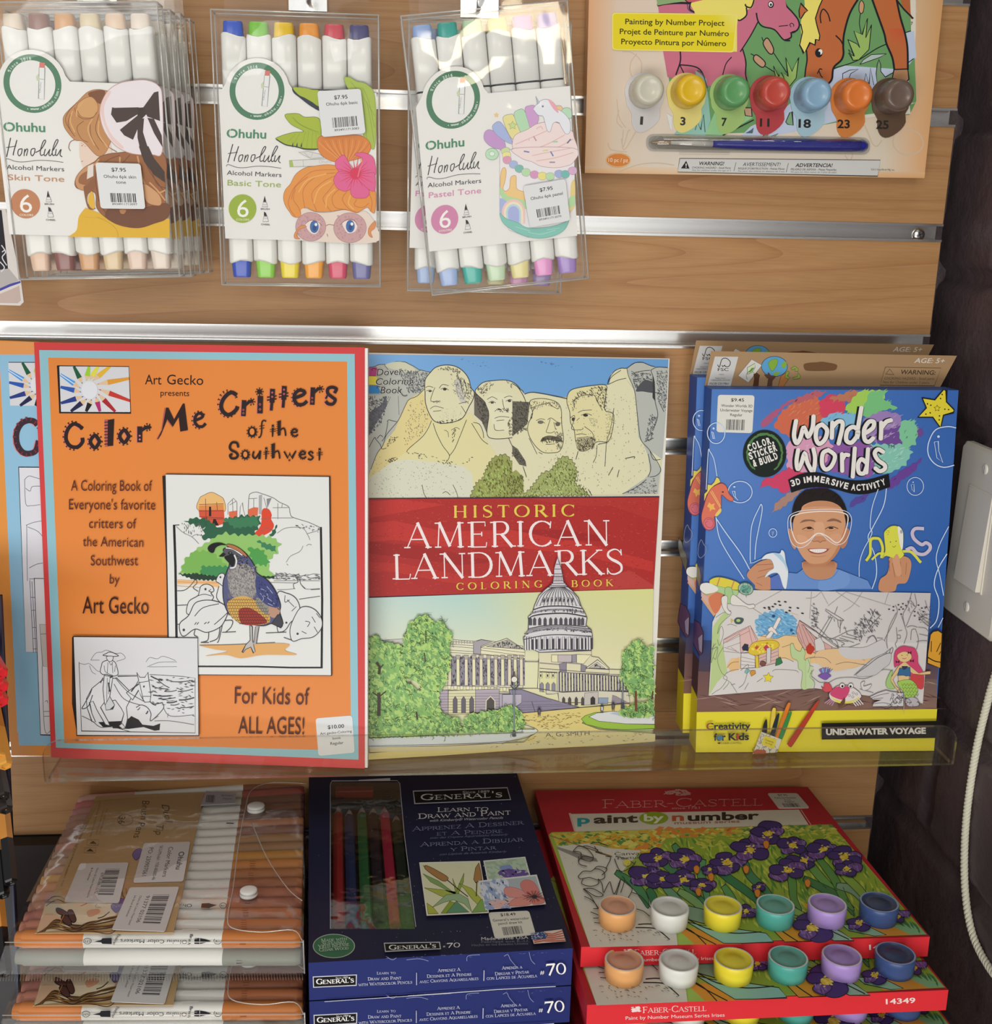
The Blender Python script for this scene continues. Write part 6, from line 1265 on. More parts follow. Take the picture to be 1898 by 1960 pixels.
for i, x in enumerate((215, 238, 262, 300, 350, 400, 455, 512, 570, 628, 680, 727, 762, 792, 815)):
    a.P([(x+9, 600-i*1), (x+30, 598-i*1), (x+30, 690), (x+9, 690)], '4a464e'); a.P([(x-9, 575), (x+9, 574), (x+9, 700), (x-9, 700)], 'dedcdf', ol=KC, w=3)
a.L('345,700 500,690 830,700', 6, KC, sm=True); a.L('195,600 400,560 600,555 830,570', 7, KC, sm=True); a.L('205,545 400,505 600,500 830,530', 9, KC, sm=True); a.L('215,560 400,525 600,520 835,548', 7, 'e6e6e6', sm=True)
a.P('215,545 400,505 600,500 825,528 820,500 600,475 400,480 240,510', '9b989e', ol=KC, w=3); a.dots('230,530 400,490 600,485 820,515 820,540 400,515', 90, 4, '55525a', 84, 10, 0)
a.L('240,500 400,470 600,465 780,480', 8, KC, sm=True)
for i, x in enumerate((262, 300, 348, 398, 450, 498, 546, 592, 636, 676, 715, 748)): a.P([(x-13, 465), (x-13, 410), (x, 393), (x+13, 410), (x+13, 465)], '55525a', ol=KC, w=3)
a.L('240,405 280,380 400,360 600,355 780,385', 11, KC, sm=True); a.L('245,390 290,365 400,345 600,342 775,370', 9, 'ececec', sm=True)
a.L('265,355 400,325 600,320 765,345', 12, '88858c', sm=True); a.dots('270,345 400,318 600,312 765,338 765,360 400,335', 80, 4, '45424a', 85, 12, 85); a.L('290,320 400,290 600,288 740,310', 10, KC, sm=True); a.L('300,305 400,278 600,275 735,298', 9, 'ececec', sm=True)
for i in range(13):
    t = -1+i/6; x0 = 520+t*205; a.L([(520+t*55, 110), (520+t*150, 180), (x0, 285)], 5, KC, sm=True)
for i in range(8): x = 385+i*38; a.R(x-8, 205+abs(i-3.5)*2.2, x+6, 245+abs(i-3.5)*2.2, 'd9d9d9', ol=KC, w=4); a.R(x-4, 213+abs(i-3.5)*2.2, x+3, 240+abs(i-3.5)*2.2, '3a3840')
a.P('430,110 470,70 480,0 480,-60 500,-130 515,-170 525,-130 550,-60 560,0 570,60 605,105', 'd3cbd2', ol=KC, w=5)
for t in ('440,95 600,92', '455,75 585,72', '470,50 575,48', '478,10 562,10', '480,-15 560,-15', '485,-60 552,-60', '500,-105 540,-105'): a.L(t, 7, '6a6570')
for x in (490, 505, 520, 535, 550): a.L([(x, 0), (x, 45)], 4, KC)
# grounds
a.o(960, 1100, 4.9)
a.P('160,1290 720,1238 1190,1200 1420,1190 1420,1220 1000,1300 760,1340 740,1380 900,1440 1420,1480 1420,1550 900,1590 300,1620 -560,1680 -1260,1720 -1260,1660 200,1560 330,1440 200,1360', 'e0cf86'); a.G('-1240,1600 300,1560 300,1620 -1240,1650', ['dcd2a4', 'dfd6a8', 'd8cfa0', 'd6cca0'])
a.G('300,1420 1425,1480 1425,1545 300,1615', ['e0d494', 'ded6a6', 'dbd2a0', 'dcd2a0'])
a.P('735,1340 770,1310 860,1280 1000,1270 1420,1270 1420,1430 1150,1440 950,1430 780,1390', '9fc44a', sm=False, ol='4f7a2c', w=5); a.P('805,1320 880,1285 1000,1270 1420,1262 1420,1390 1150,1385 900,1360', 'dcdfe2', ol=KC, w=4)
a.P('1000,1290 1100,1260 1420,1270 1420,1320 1150,1320', 'b8c4d8')
a.dots('220,1300 720,1280 720,1420 330,1440', 150, 3, '8a7440', 86, 18, -2); a.dots('330,1490 1300,1470 1400,1540 -200,1610', 130, 3, '8a8264', 87, 18, -2)
a.T('A. G. SMITH', 402, 1506, 812, 1490, 42, '5e5c46', .006)
a.P('-1258,1470 0,1460 130,1440 320,1440 320,1470 0,1560 -1258,1610', 'd9e2e6'); a.L('-1258,1590 -500,1575 0,1550 200,1520 320,1465 310,1430 200,1390', 5, KC, sm=True); a.L('-1258,1600 -500,1590 0,1562', 4, KC, sm=True)
def tree(q, c1, ol, n, r, seed, n2=None):
    a.scal(q, r, c1, ol, 5, seed, 22); P_ = S(q); a.dots(q, n*3, 20, 'b2d47c', seed+1, 20, 30); a.dots(q, n*2, 16, '7fae6a', seed+2, 20, 60); a.curls(q, n, 13, ol, 4, seed+3)
a.o(690, 1130, 5.2968); OG = '3f5a34'
tree('85,470 170,440 215,510 320,520 430,560 460,700 450,900 560,1000 780,1020 800,1200 860,1280 800,1440 85,1480', '8bbb68', OG, 190, 11, 90)
tree('430,600 440,470 480,340 590,250 660,235 740,320 830,300 870,380 925,430 890,560 900,760 860,880 820,1000 640,1000 560,900 440,860', 'a3c96c', OG, 150, 11, 95)
tree('85,1260 240,1300 400,1300 560,1290 720,1280 860,1260 1000,1290 1010,1440 85,1475', '9cc66a', OG, 90, 11, 100)
tree('1020,1440 1050,1300 1130,1240 1250,1220 1400,1190 1520,1180 1640,1300 1640,1360 1460,1420', 'a3c96c', OG, 90, 11, 105)
for t, w_ in (('180,1250 185,1100 180,1030', 34), ('180,1060 120,1020', 12), ('190,1060 250,1010', 12), ('185,830 190,760 160,720', 26), ('190,780 225,740', 10), ('655,520 655,400', 9), ('650,710 640,620', 10), ('570,1290 560,1220', 16)): a.L(t, w_, '4a3c34')
a.L('80,1478 800,1450 1460,1430 1640,1420', 7, '2f4a2c')
a.o(960, 1100, 4.9)
tree('1110,960 1120,740 1180,670 1270,600 1340,680 1360,740 1400,650 1404,1190 1380,1130 1250,1140 1160,1060', '97bd6c', OG, 90, 10, 110)
tree('1090,1300 1140,1240 1260,1200 1402,1180 1404,1300 1200,1320', '8fbb62', OG, 40, 9, 115)
tree('-20,1250 60,1215 150,1260 200,1380 120,1450 -40,1450', 'a3c96c', OG, 30, 9, 118)
a.L('1242,1260 1240,1080', 22, '7a4a36'); a.L('1392,1150 1400,1080', 14, '5a4436')
for (x, y0, y1, w_) in ((105, 1000, 1500, 16), (1118, 960, 1240, 12)): a.L([(x, y0), (x, y1)], w_, '55606a'); a.L([(x, y0), (x, y1)], w_*.4, '9aa5ae'); a.P([(x-18, y1), (x+20, y1), (x+12, y1-60), (x-12, y1-60)], '4a5058')
a.E(108, 968, 28, 28, 'e4e2d4', ol=KC, w=4); a.L('70,1020 108,1060 150,1020', 10, '3f444c'); a.P('100,940 118,940 114,890 104,890', '6a5a5a')
for x, y in ((340, 1240), (925, 1210), (1030, 1190)):
    a.E(x, y, 12, 12, '3c3c44', n=10); a.P([(x-14, y+10), (x+14, y+10), (x+10, y+50), (x-10, y+50)], 'c9ccd4' if x == 925 else '6b6470', ol='2c2c34', w=4); a.L([(x-6, y+50), (x-8, y+70)], 6, '2c2c34'); a.L([(x+6, y+50), (x+8, y+70)], 6, '2c2c34')
b.build('front_cover', M_GLOSS, bk3); book_body(bk3, plL, qL, .0042, back='8a2c2c')
sticker(bk3, plL, [(1187, 962), (1252.5, 966), (1246.5, 1030.5), (1182.5, 1026.5)], [('$6.99', .4, .76, .2, .1, .014), ('Coloring book', .24, .88, .35, .085, .006), ('America', .38, .74, .46, .085, .006), ('9780486844466', .22, .8, .9, .05, .006)], bar=(.2, .62, .82, .82), seed=11)
# ------------------------------------------------------------------ underwater craft kits on the ledge
Yb = -.0735
A0, A1 = hz(1331, 1440, ZL+.0004), hz(1786, 1437, ZL+.0004)
T0 = hy(1362, 745, A0.y+.010)
plK = plane3(A0, A1, T0); TKIT = .0205
qK = [(1362, 745), (1834, 747), (1786, 1437), (1331, 1440)]
kb = thing('craft_kit', (A0+A1)/2+Vector((0, .01, 0)), 'blue and yellow underwater craft kit box showing a smiling child in a white outlined mask', 'craft kit', 'underwater craft kits on the clear ledge')
F = [hit(x, y, *plK) for x, y in qK]; nK = plK[1]; BKk = [p-nK*TKIT for p in F]
b = B(); NV = '2b3f78'; mid = lambda p, q, t: p.lerp(q, t)
b.quad(F[0], F[1], F[2], F[3], '3c6ab4'); b.quad(BKk[1], BKk[0], BKk[3], BKk[2], '2a4a8c'); b.quad(BKk[0], BKk[1], F[1], F[0], '3c5fa0'); b.quad(F[3], F[2], BKk[2], BKk[3], 'e2cf2a'); b.quad(F[1], BKk[1], BKk[2], F[2], '2d4f92')
ys = .845; f3, b3 = mid(F[0], F[3], ys), mid(BKk[0], BKk[3], ys-.01)
wd1, wd2 = mid(F[0], F[3], .735), mid(BKk[0], BKk[3], .735)
b.quad(BKk[0], F[0], wd1, wd2, '33519a'); b.quad(wd2, wd1, f3, b3, '4a3238'); b.quad(b3, f3, F[3], BKk[3], 'd6c022')
a = Art(plK, b, lift=2e-5)
a.o(); a.G('1362,745 1834,747 1825,880 1357,880', ['4f7cc0', '3b68b4', '3a66b0', '5a82c6']); a.G('1357,880 1825,880 1806,1130 1346,1130', ['5a82c6', '3a66b0', '2f5fa8', '4a76bc'])
a.G('1346,1130 1806,1130 1798,1238 1341,1238', ['4a76bc', '2f5fa8', '35528c', '3a5c9e'])
a.G('1341,1225 1799,1238 1793,1300 1336,1285', ['2c3f70', '3a3f60', '6a5458', '4b3c48']); a.G('1336,1285 1793,1300 1792,1362 1333,1364', ['6a4c4c', '77605c', '8c6e60', '7c5a50'])
a.dots('1336,1300 1793,1300 1792,1362 1333,1364', 60, .8, '5d4040', 5, 30, 0); a.dots('1336,1290 1793,1300 1792,1350 1333,1350', 40, 1.2, 'a08478', 6, 30, 0)
a.P('1333,1363 1793,1357 1787,1437 1331,1440', 'e6d93a')
# wave of paint behind the title
a.o(1420, 730, 6.3267)
for q, c, s_ in (('220,520 300,420 560,240 600,240 480,340 320,520 240,560', 'a85a7c', 1), ('380,560 460,380 640,240 900,160 960,260 1000,420 900,560 620,700 480,620', 'cc6a50', 2), ('560,240 900,110 1050,120 900,200 680,260', 'b5606a', 3), ('920,260 1050,160 1230,180 1250,260 1230,400 1100,400 960,430', 'cf4560', 4),
                 ('1050,200 1350,110 1480,130 1300,250', 'b8785c', 5), ('1240,340 1340,200 1440,110 1750,108 1720,200 1560,300 1480,420 1350,420', 'a2cc5c', 6), ('1460,330 1540,130 1760,105 1700,200 1880,330 1740,340 1600,420 1480,430', '78bf80', 7),
                 ('940,480 1100,380 1400,400 1380,560 1100,560', '7fb6d8', 8), ('1460,460 1700,350 1900,400 1960,600 1860,760 1500,720', '9a80b8', 9), ('1600,640 1860,540 2160,560 2200,640 1900,800 1640,740', '6e4c94', 10),
                 ('1500,760 1940,760 2060,850 1980,1010 1760,1120 1600,1100', '85c4b4', 11), ('1920,480 2080,470 2120,600 2100,760 1960,820 1900,640', '7fc49c', 12), ('1100,760 1500,720 1640,860 1560,1160 1300,1140 960,1060 900,840', '8a5aa0', 13),
                 ('540,760 700,640 1000,680 1100,780 1000,1000 700,1120 540,1060', 'd49ab8', 14), ('360,1160 560,1040 760,1100 640,1240 520,1360 420,1300 280,1260 200,1310 260,1180', 'cc4468', 15),
                 ('380,1560 400,1480 620,1300 760,1270 640,1400 480,1530', 'a88478', 16), ('1300,1520 1340,1420 1520,1360 1480,1440 1360,1500', '5a4a9c', 17), ('1780,1200 1900,1100 2180,930 2100,1060 1860,1260 1780,1300', '6a4498', 18), ('740,1320 1000,1270 1060,1320 900,1380', '62388c', 19)):
    a.scal(q, 13, c, None, 0, s_, 44); a.dots(q, 60, 9, c, s_, 60, -40)
a.dots('540,300 900,180 950,420 640,640', 70, 6, 'd98a60', 20, 50, -50); a.dots('1500,500 1850,420 1850,700 1560,700', 60, 6, 'b49ac8', 21, 50, -30); a.dots('600,780 1000,700 960,1000 640,1060', 60, 6, 'e0b4cc', 22, 50, -40); a.dots('1540,800 2000,780 1900,1050 1640,1080', 60, 6, 'a4d6c6', 23, 50, -30)
BK, WH = '17181c', 'e6e2de'
def bubble(pts, w, col, seed=0, dx=-16, dy=2):
    for t in pts: a.L([(x+dx, y+dy) for x, y in S(t)], w+20, BK, sm=True, up=False)
    a.up()
    for t in pts: a.L(t, w+14, BK, sm=True, up=False)
    a.up()
    for t in pts:
        q = S(t); a.L(q, w, col, sm=True, up=False); a.E(q[0][0], q[0][1], w/2, w/2, col, n=12); a.E(q[-1][0], q[-1][1], w/2, w/2, col, n=12)
wonder = ['650,480 625,650 655,745 700,690 740,560 775,620 800,665 850,560 862,425', '965,520 905,560 890,680 930,755 1000,700 1025,590 965,520', '1090,500 1085,640 1082,680', '1088,560 1150,490 1205,490 1210,560 1165,750',
          '1440,320 1400,560 1385,690 1400,600 1340,550 1270,600 1258,710 1320,740 1390,660', '1500,620 1580,560 1590,490 1530,490 1475,580 1480,700 1530,730 1580,690', '1680,500 1680,600 1675,690', '1685,560 1740,490 1795,470']
worlds = ['675,830 655,960 670,1060 710,1000 755,870 790,990 855,1090 880,940 860,820', '1040,830 975,870 965,1000 1010,1065 1080,1020 1120,900 1040,830', '1205,880 1208,1080', '1208,950 1240,890 1280,890', '1360,810 1335,1150', '1520,820 1500,1100', '1495,980 1440,940 1400,1000 1410,1100 1470,1110 1500,1040', '1700,850 1640,820 1600,870 1640,950 1720,1010 1720,1060 1660,1085 1610,1050']
a.o(1420, 730, 6.3267)
bubble(wonder, 52, WH); bubble(worlds, 50, WH)
a.T('TM', 1755, 805, 1838, 808, 40, '3a2a4a', .01)
top = spline(S('552,1188 700,1120 900,1098 1100,1150 1300,1192 1500,1190 1770,1118'), False, 6); bot = spline(S('1788,1275 1560,1350 1350,1362 1100,1300 900,1280 740,1300 592,1346'), False, 6)
a.P(top+bot, '17181c')
def along(txt, path, h, col, bold=.03):
    P_ = spline(S(path), False, 10); L_ = [0]
    for i in range(1, len(P_)): L_.append(L_[-1]+math.hypot(P_[i][0]-P_[i-1][0], P_[i][1]-P_[i-1][1]))
    ws = [.45 if c in ' iI.,1' else (1.25 if c in 'MmWw' else 1.0) for c in txt]; tot = sum(ws); cur = 0
    for c, w_ in zip(txt, ws):
        d0, d1 = (cur+.1*w_)/tot*L_[-1], (cur+.88*w_)/tot*L_[-1]; cur += w_
        def at(d):
            for i in range(1, len(P_)):
                if L_[i] >= d: t = (d-L_[i-1])/max(1e-6, L_[i]-L_[i-1]); return (P_[i-1][0]+(P_[i][0]-P_[i-1][0])*t, P_[i-1][1]+(P_[i][1]-P_[i-1][1])*t)
            return P_[-1]
        if c != ' ': p, q = at(d0), at(d1); a.T(c, p[0], p[1], q[0], q[1], h, col, bold)
along('3D iMMERSiVE ACTiViTY', '590,1272 760,1225 900,1215 1060,1245 1280,1305 1400,1318 1560,1300 1745,1240', 76, WH, .035)
a.E(268, 872, 262, 286, '1a2420', n=44); 
for i in range(40):
    t = radians(125+i*7.2); a.L([(268+(205+i % 3*6)*cos(t), 872+(232+i % 2*8)*sin(t)), (268+(205+i % 2*8)*cos(t+.2), 872+(232+i % 3*6)*sin(t+.2))], 26-abs(20-i)*.5, '55804c', up=False)
a.up()
along('COLOR,', '75,850 200,800 385,740', 84, WH, .04); along('STiCKER', '85,945 250,890 430,830', 84, WH, .04); along('& BUiLD', '130,1030 280,990 440,925', 84, WH, .04)
# starfish, bubbles and weed lines
a.o(1600, 700, 3.92); ST = [(640, 240), (735, 255), (800, 178), (822, 185), (822, 270), (880, 330), (875, 350), (800, 370), (778, 465), (720, 385), (610, 385), (672, 315)]
a.P(ST, 'e0d03c', ol='1c1c20', w=9)
for x, y in ((790, 215), (778, 245), (680, 285), (705, 295), (810, 325), (838, 328), (770, 375), (768, 405), (700, 352), (668, 362)): a.E(x, y, 6, 6, '2a2a1c', n=8)
a.P([(752+(24 if i % 2 == 0 else 12)*sin(i*pi/5), 318-(24 if i % 2 == 0 else 12)*cos(i*pi/5)) for i in range(10)], 'e0d03c', ol='2a2a1c', w=3)
LB = 'c9dcf4'
a.L('893,465 830,455 740,480 690,570 685,660 730,730 800,760 878,745', 8, LB, sm=True); a.P('730,570 760,565 765,640 795,725 750,690', '3b66b2', ol=LB, w=4); a.E(762, 530, 10, 10, LB, n=10)
a.E(588, 903, 62, 67, None, ol=LB, w=5, n=30); a.E(572, 872, 6, 5, LB, n=8); a.L('556,890 565,930 580,945 578,885 560,888', 3, LB)
a.L('310,925 265,1060 250,1200 262,1260 200,1380 170,1480 168,1580', 6, LB, sm=True); a.L('372,920 350,1050 270,1210 235,1290 285,1420 298,1560 265,1670', 7, LB, sm=True)
a.L('838,1205 770,1340 745,1450 770,1560 800,1720', 6, LB, sm=True); a.L('825,1410 760,1520 730,1640 765,1760 750,1900 700,1965', 7, LB, sm=True); a.L('795,1890 760,1960', 6, LB)
a.o(1280, 650, 6.3214)
a.E(565, 1130, 105, 125, None, ol=LB, w=10, n=30); a.P('510,1110 530,1120 550,1200 530,1195', '5a82c6', ol=LB, w=6); a.E(535, 1072, 13, 14, LB, n=10)
a.E(855, 1840, 145, 130, None, ol=LB, w=10, n=34); a.L('760,1830 790,1830 800,1900 830,1940 780,1890 760,1830', 6, LB); a.E(785, 1778, 14, 10, LB, n=10)
a.L('445,1810 470,1360 490,1350 540,1450 575,1650', 9, LB, sm=True)
a.o(1280, 900, 5.6)
a.L('870,985 865,900 880,600 960,400 985,365 990,450 930,760 915,950', 9, LB, sm=True); a.L('500,500 530,700 620,880 800,1160', 9, LB, sm=True); a.L('500,510 600,660 760,880 860,1060', 10, LB, sm=True)
a.E(1108, 668, 42, 46, None, ol=LB, w=7, n=24); a.L('1100,650 1105,700 1115,650', 4, LB)
# seahorse
a.P('505,70 530,85 548,125 480,160 440,200 400,260 372,330 375,250 405,220 410,150 450,155 480,125', 'e4cf60', sm=False, ol='5a4a3a', w=3)
a.P('540,140 590,150 620,190 640,250 685,300 670,330 620,310 560,260 555,340 550,400 520,470 480,500 490,560 480,610 430,640 380,620 350,560 345,480 370,380 400,280 450,190', 'd8735c', sm=True, ol='8a3a34', w=5)
a.P('490,475 545,405 555,440 510,490', 'e4c86a', sm=True); a.L('440,225 545,400', 7, 'ecc06a'); a.L('455,215 550,385', 7, 'ecc06a'); a.P('425,340 450,365 485,350 475,385 495,420 455,415 435,440 430,400 405,385', 'ecb45c'); a.E(572, 230, 12, 8, '3a2a2a', n=10)
a.E(425, 570, 60, 66, 'd8707c', n=24, ol='a04a55', w=5); a.L('400,530 440,520 470,560 450,610 400,600 385,560 410,545', 5, 'a04a55', sm=True)
# child with mask outline
a.o(1480, 930, 5.931)
SK, SKD = 'd09a76', 'b87c5c'
a.P('170,980 260,990 330,940 640,940 740,945 830,980 1060,1070 1110,1165 130,1165 130,1050', '6a8fcc', sm=False); a.P('600,940 830,985 850,1100 740,1165 500,1165', '7298d2', sm=True); a.P('170,990 120,1165 60,1165 60,1050', '5a78bc'); a.L('330,960 400,1040 520,1065 650,1040 730,950', 9, '5a80c0', sm=True)
a.P('320,860 420,900 690,860 700,950 640,1035 510,1060 400,1030 330,950', 'c08a68', sm=True); a.G('330,850 690,850 690,930 330,930', ['a86c4e', 'a86c4e', 'c08a68', 'c08a68'])
a.P('205,300 240,160 330,60 440,30 600,30 720,90 790,180 830,300 820,420 230,420', '231c1c', sm=True)
a.dots('220,260 330,70 600,20 780,160 830,320 700,160 400,130 280,220', 120, 5, '17130f', 31, 30, -60)
a.P('200,500 165,480 175,600 210,690 245,705 250,560', 'c48c6a', sm=True); a.P('820,480 850,500 830,640 790,700 760,690 790,560', 'b87e60', sm=True)
a.P('300,280 330,220 430,175 560,165 680,190 770,260 810,400 800,560 740,720 660,830 560,905 500,915 420,890 330,810 260,690 220,560 215,420 240,340', SK, sm=True)
a.P('330,240 430,180 560,168 680,195 740,240 600,230 440,230', 'c48a66', sm=True); a.P('560,905 660,830 740,720 800,560 810,430 770,560 690,740 600,850 500,880 400,870 330,810 420,895 500,915', 'bd825f', sm=True)
a.P('260,560 340,560 400,620 380,680 300,660', 'd8a280', sm=True); a.P('640,560 740,540 760,620 680,660', 'd6a07e', sm=True); a.P('460,420 560,420 560,560 460,560', 'd8a684', sm=True)
a.P('290,420 340,380 440,380 470,405 400,395 320,410', '8a6450', sm=True); a.P('595,395 660,365 740,385 760,415 690,395 620,400', '8a6450', sm=True)
a.L('320,490 360,470 410,462 450,490', 8, '4a2c22', sm=True); a.E(400, 476, 30, 10, '2a1814', n=14); a.L('580,485 620,462 670,460 725,480', 8, '4a2c22', sm=True); a.E(645, 474, 30, 10, '2a1814', n=14); a.L('340,500 400,508 440,495', 4, SKD, sm=True); a.L('590,500 650,508 710,490', 4, SKD, sm=True)
a.P('430,600 470,570 560,568 595,598 560,620 520,635 470,620', 'c78e6c', sm=True); a.L('425,610 450,625 500,620 520,638 545,620 590,618', 6, '8f5840', sm=True)
a.P('385,715 450,706 580,706 620,712 590,745 510,768 420,755', '9a4a44', sm=True); a.P('405,716 590,712 560,745 500,755 440,745', 'eee6e2', sm=True)
for x in range(440, 590, 26): a.L([(x, 716), (x+1, 745)], 2.5, 'c9b4ae', up=False)
a.L('380,720 370,700', 5, SKD); a.L('622,714 640,700', 5, SKD); a.L('420,790 510,800 590,785', 4, SKD, sm=True)
GW = 'efe0d4'
a.L('230,300 330,275 520,262 700,262 800,280 860,320 878,400 850,540 800,630 740,660 680,655 600,600 560,560 510,535 460,560 400,640 330,690 260,690 200,640 165,540 155,420 170,340 230,300', 7, 'dfe6f2', sm=True)
a.L('240,325 340,300 520,285 700,288 790,305 835,340 830,430 790,560 740,630 690,635 620,580 560,545 510,532 460,550 400,605 340,640 280,645 235,600 200,500 188,400 200,345 240,325', 12, GW, sm=True)
# hands and cut-outs
a.P('1195,1185 1200,1060 1280,990 1310,860 1300,820 1380,760 1420,790 1500,800 1550,850 1548,950 1500,1090 1400,1110 1360,1190', 'c68e6c', sm=True); a.LL('1340,870 1370,1030|1430,850 1440,1020|1500,870 1490,1000|1300,840 1310,960', 6, '9f6549'); a.P('1340,790 1400,770 1430,880 1440,1000 1380,1000', 'd29c7a', sm=True)
OY = 'd8d850'
a.L('1260,760 1220,800 1230,700 1200,610 1160,590 1095,610 1090,760 1060,820 1045,840', 34, 'a9aa3c', sm=True); a.L('1260,760 1220,800 1230,700 1200,610 1160,590 1095,610 1090,760 1060,820 1045,840', 26, OY, sm=True); a.L('1300,780 1200,760 1150,790 1110,830', 24, OY, sm=True)
a.L('1440,740 1540,740 1600,790 1640,840 1660,860', 30, OY, sm=True); a.L('1500,720 1560,700 1620,760 1700,770 1760,720 1765,670 1720,640 1670,660 1590,600 1565,530 1600,480 1690,480', 38, 'c8bcd2', sm=True)
a.P('1245,560 1255,510 1310,460 1370,448 1430,470 1460,520 1462,620 1450,720 1470,780 1400,830 1280,790 1240,800 1260,720', OY, sm=True, ol='8f8f3c', w=4); a.P('1400,460 1450,500 1462,620 1450,720 1420,640', 'e6e4d8', sm=True); a.dots('1260,500 1320,460 1330,500 1280,560', 14, 6, '9a9a40', 33); a.E(1440, 515, 14, 22, 'a9a4b4', n=12); a.E(1318, 632, 6, 7, '4a4a2a', n=8); a.E(1381, 622, 6, 7, '4a4a2a', n=8); a.L('1340,680 1360,690 1378,672', 5, '6a6a3a', sm=True)
a.P('1380,770 1410,790 1420,860 1380,880 1340,850', 'd29c7a', sm=True)
a.o(1280, 900, 5.6)
a.P('830,1130 860,1060 940,990 1040,950 1090,960 1110,1010 1120,1060 1040,1120 1080,1150 1090,1268 930,1268 910,1220', 'c68e6c', sm=True); a.LL('930,1010 1110,1000|950,1080 1110,1040|940,1150 1040,1120|930,1200 990,1230', 6, '9f6549'); a.P('1080,1150 1180,1100 1220,1130 1210,1268 1080,1268', '5a74bc', sm=False)
DO = 'dfe4ea'
a.P('985,950 1030,900 1110,880 1180,885 1200,850 1230,880 1245,980 1270,1080 1260,1200 1245,1265 1215,1240 1170,1110 1100,1100 1020,1145 1060,1080 1115,1040 1090,960 1040,945', DO, sm=True, ol='8aa0b4', w=4); a.P('1110,882 1190,900 1240,980 1262,1080 1225,1000 1160,930', 'a9cbe0', sm=True); a.L('860,990 900,985 985,945', 8, 'a9c4e0')
# drawn backdrop sheet
a.P('770,1272 1560,1272 1560,1280 470,1990 330,1310', 'd2cdca') if False else None
a.o()
a.P('1418,1128 1779,1134 1774,1210 1764,1345 1560,1316 1500,1318 1355,1330 1360,1250 1362,1190 1375,1160', 'd3cfcd'); a.G('1600,1131 1779,1134 1772,1230 1600,1225', ['d3cfcd', 'c2bcbd', 'c8c2c2', 'd3cfcd'])
a.o(1280, 1120, 5.443)
a.P('345,100 500,0 560,20 520,250 460,320 330,140', 'd0a07a', sm=False); a.P('420,110 550,60 540,200 480,290 420,200', 'd07a58', sm=True); a.P('330,60 400,120 400,200 330,110', 'cfa9a2')
a.P('600,250 520,330 455,420 440,560 430,900 414,1140 500,1000 600,900 560,640 520,560 530,420 620,300', 'b6c98c', sm=False)
a.LL('640,300 530,400 500,500 540,420 560,500 520,620 500,560|460,600 430,800 470,700 500,640|560,640 500,760 540,900 600,960 540,1060 480,1100 440,1130|600,900 560,960 620,1000 560,1080|480,330 560,280 640,260|700,420 640,400 600,410', 5, '6f7c5a')
a.scal('880,380 960,290 1150,240 1320,330 1320,460 1300,530 1100,550 930,520', 16, '6fa9cf', None, 0, 41, 30); a.dots('880,380 1150,240 1320,330 1300,530 930,520', 120, 7, '5a94c4', 42, 30, -10); a.dots('880,380 1150,240 1320,330 1300,530 930,520', 70, 7, '96c2dc', 43, 30, 30)
a.E(1082, 315, 18, 18, '2c4a78', n=12); a.E(1268, 462, 16, 16, '2c5a88', n=12)
a.P('930,550 1000,510 1100,550 1200,520 1320,520 1400,620 1600,680 2000,700 2100,760 1900,860 1700,820 1400,800 1300,780 1150,760 740,780 600,860 640,760 740,740', 'e2c08c', sm=True); a.P('600,820 720,740 740,860 640,900', 'e0b883')
a.LL('930,520 1000,530 1080,550 1130,545 1200,515 1320,525|600,850 650,800 720,790|1070,890 1120,870 1300,880 1340,900|910,1000 970,960|590,910 650,880 720,870|1130,760 1200,750 1290,790|1170,640 1290,600', 5, '7a6a50')
a.P('560,560 700,480 840,415 920,560 860,620 740,700 560,680', 'd9b4ae', sm=False, ol='6a5a58', w=4); a.P('560,600 730,500 740,700 560,680', 'd4cecb', ol='6a5a58', w=4)
for t in ('570,560 810,440', '590,590 830,470', '600,640 740,590', '820,420 860,600', '850,440 900,560', '570,640 720,690', '640,640 700,680'): a.L(t, 4, '8a6a66')
a.P('745,700 850,690 920,725 1130,640 1135,800 1120,800 920,850 740,860', 'd4b2aa', sm=False, ol='55474a', w=5); a.P('745,700 840,700 890,730 890,850 740,860', 'd6d2d0', ol='55474a', w=4)
for t in ('745,740 890,770', '745,780 890,800', '745,820 890,830', '920,760 1130,680', '920,790 1130,720', '920,820 1130,760'): a.L(t, 4, '8a6a66')
a.P('890,740 925,725 930,850 895,852', 'dcc23c', ol='6a5a30', w=4); a.P('820,690 860,600 960,570 1100,570 1130,640 920,720', 'd9bc3c', sm=True, ol='8a6a20', w=4); a.dots('840,680 900,600 1100,580 1120,640 920,710', 60, 12, 'e9d85a', 44); a.dots('840,680 900,600 1100,580 1120,640 920,710', 26, 12, 'b88a30', 45)
a.P('752,640 780,600 820,610 820,680 760,670', '2f3444'); a.P('885,640 910,620 925,645 900,665', 'c24a3a'); a.P('975,640 1010,610 1035,640 1000,680', 'c03a58'); a.P('1010,650 1055,640 1050,800 1005,810', 'cfcac8', ol='6a5a58', w=4)
a.P('1120,340 1140,320 1160,345 1110,440 1050,540 1010,550 1000,530 1060,460', 'e4dcd6', ol='8a7a78', w=4); a.P('1020,450 1060,420 1100,460 1130,510 1100,500 1060,470 1030,480', 'e4dcd6', ol='8a7a78', w=4)
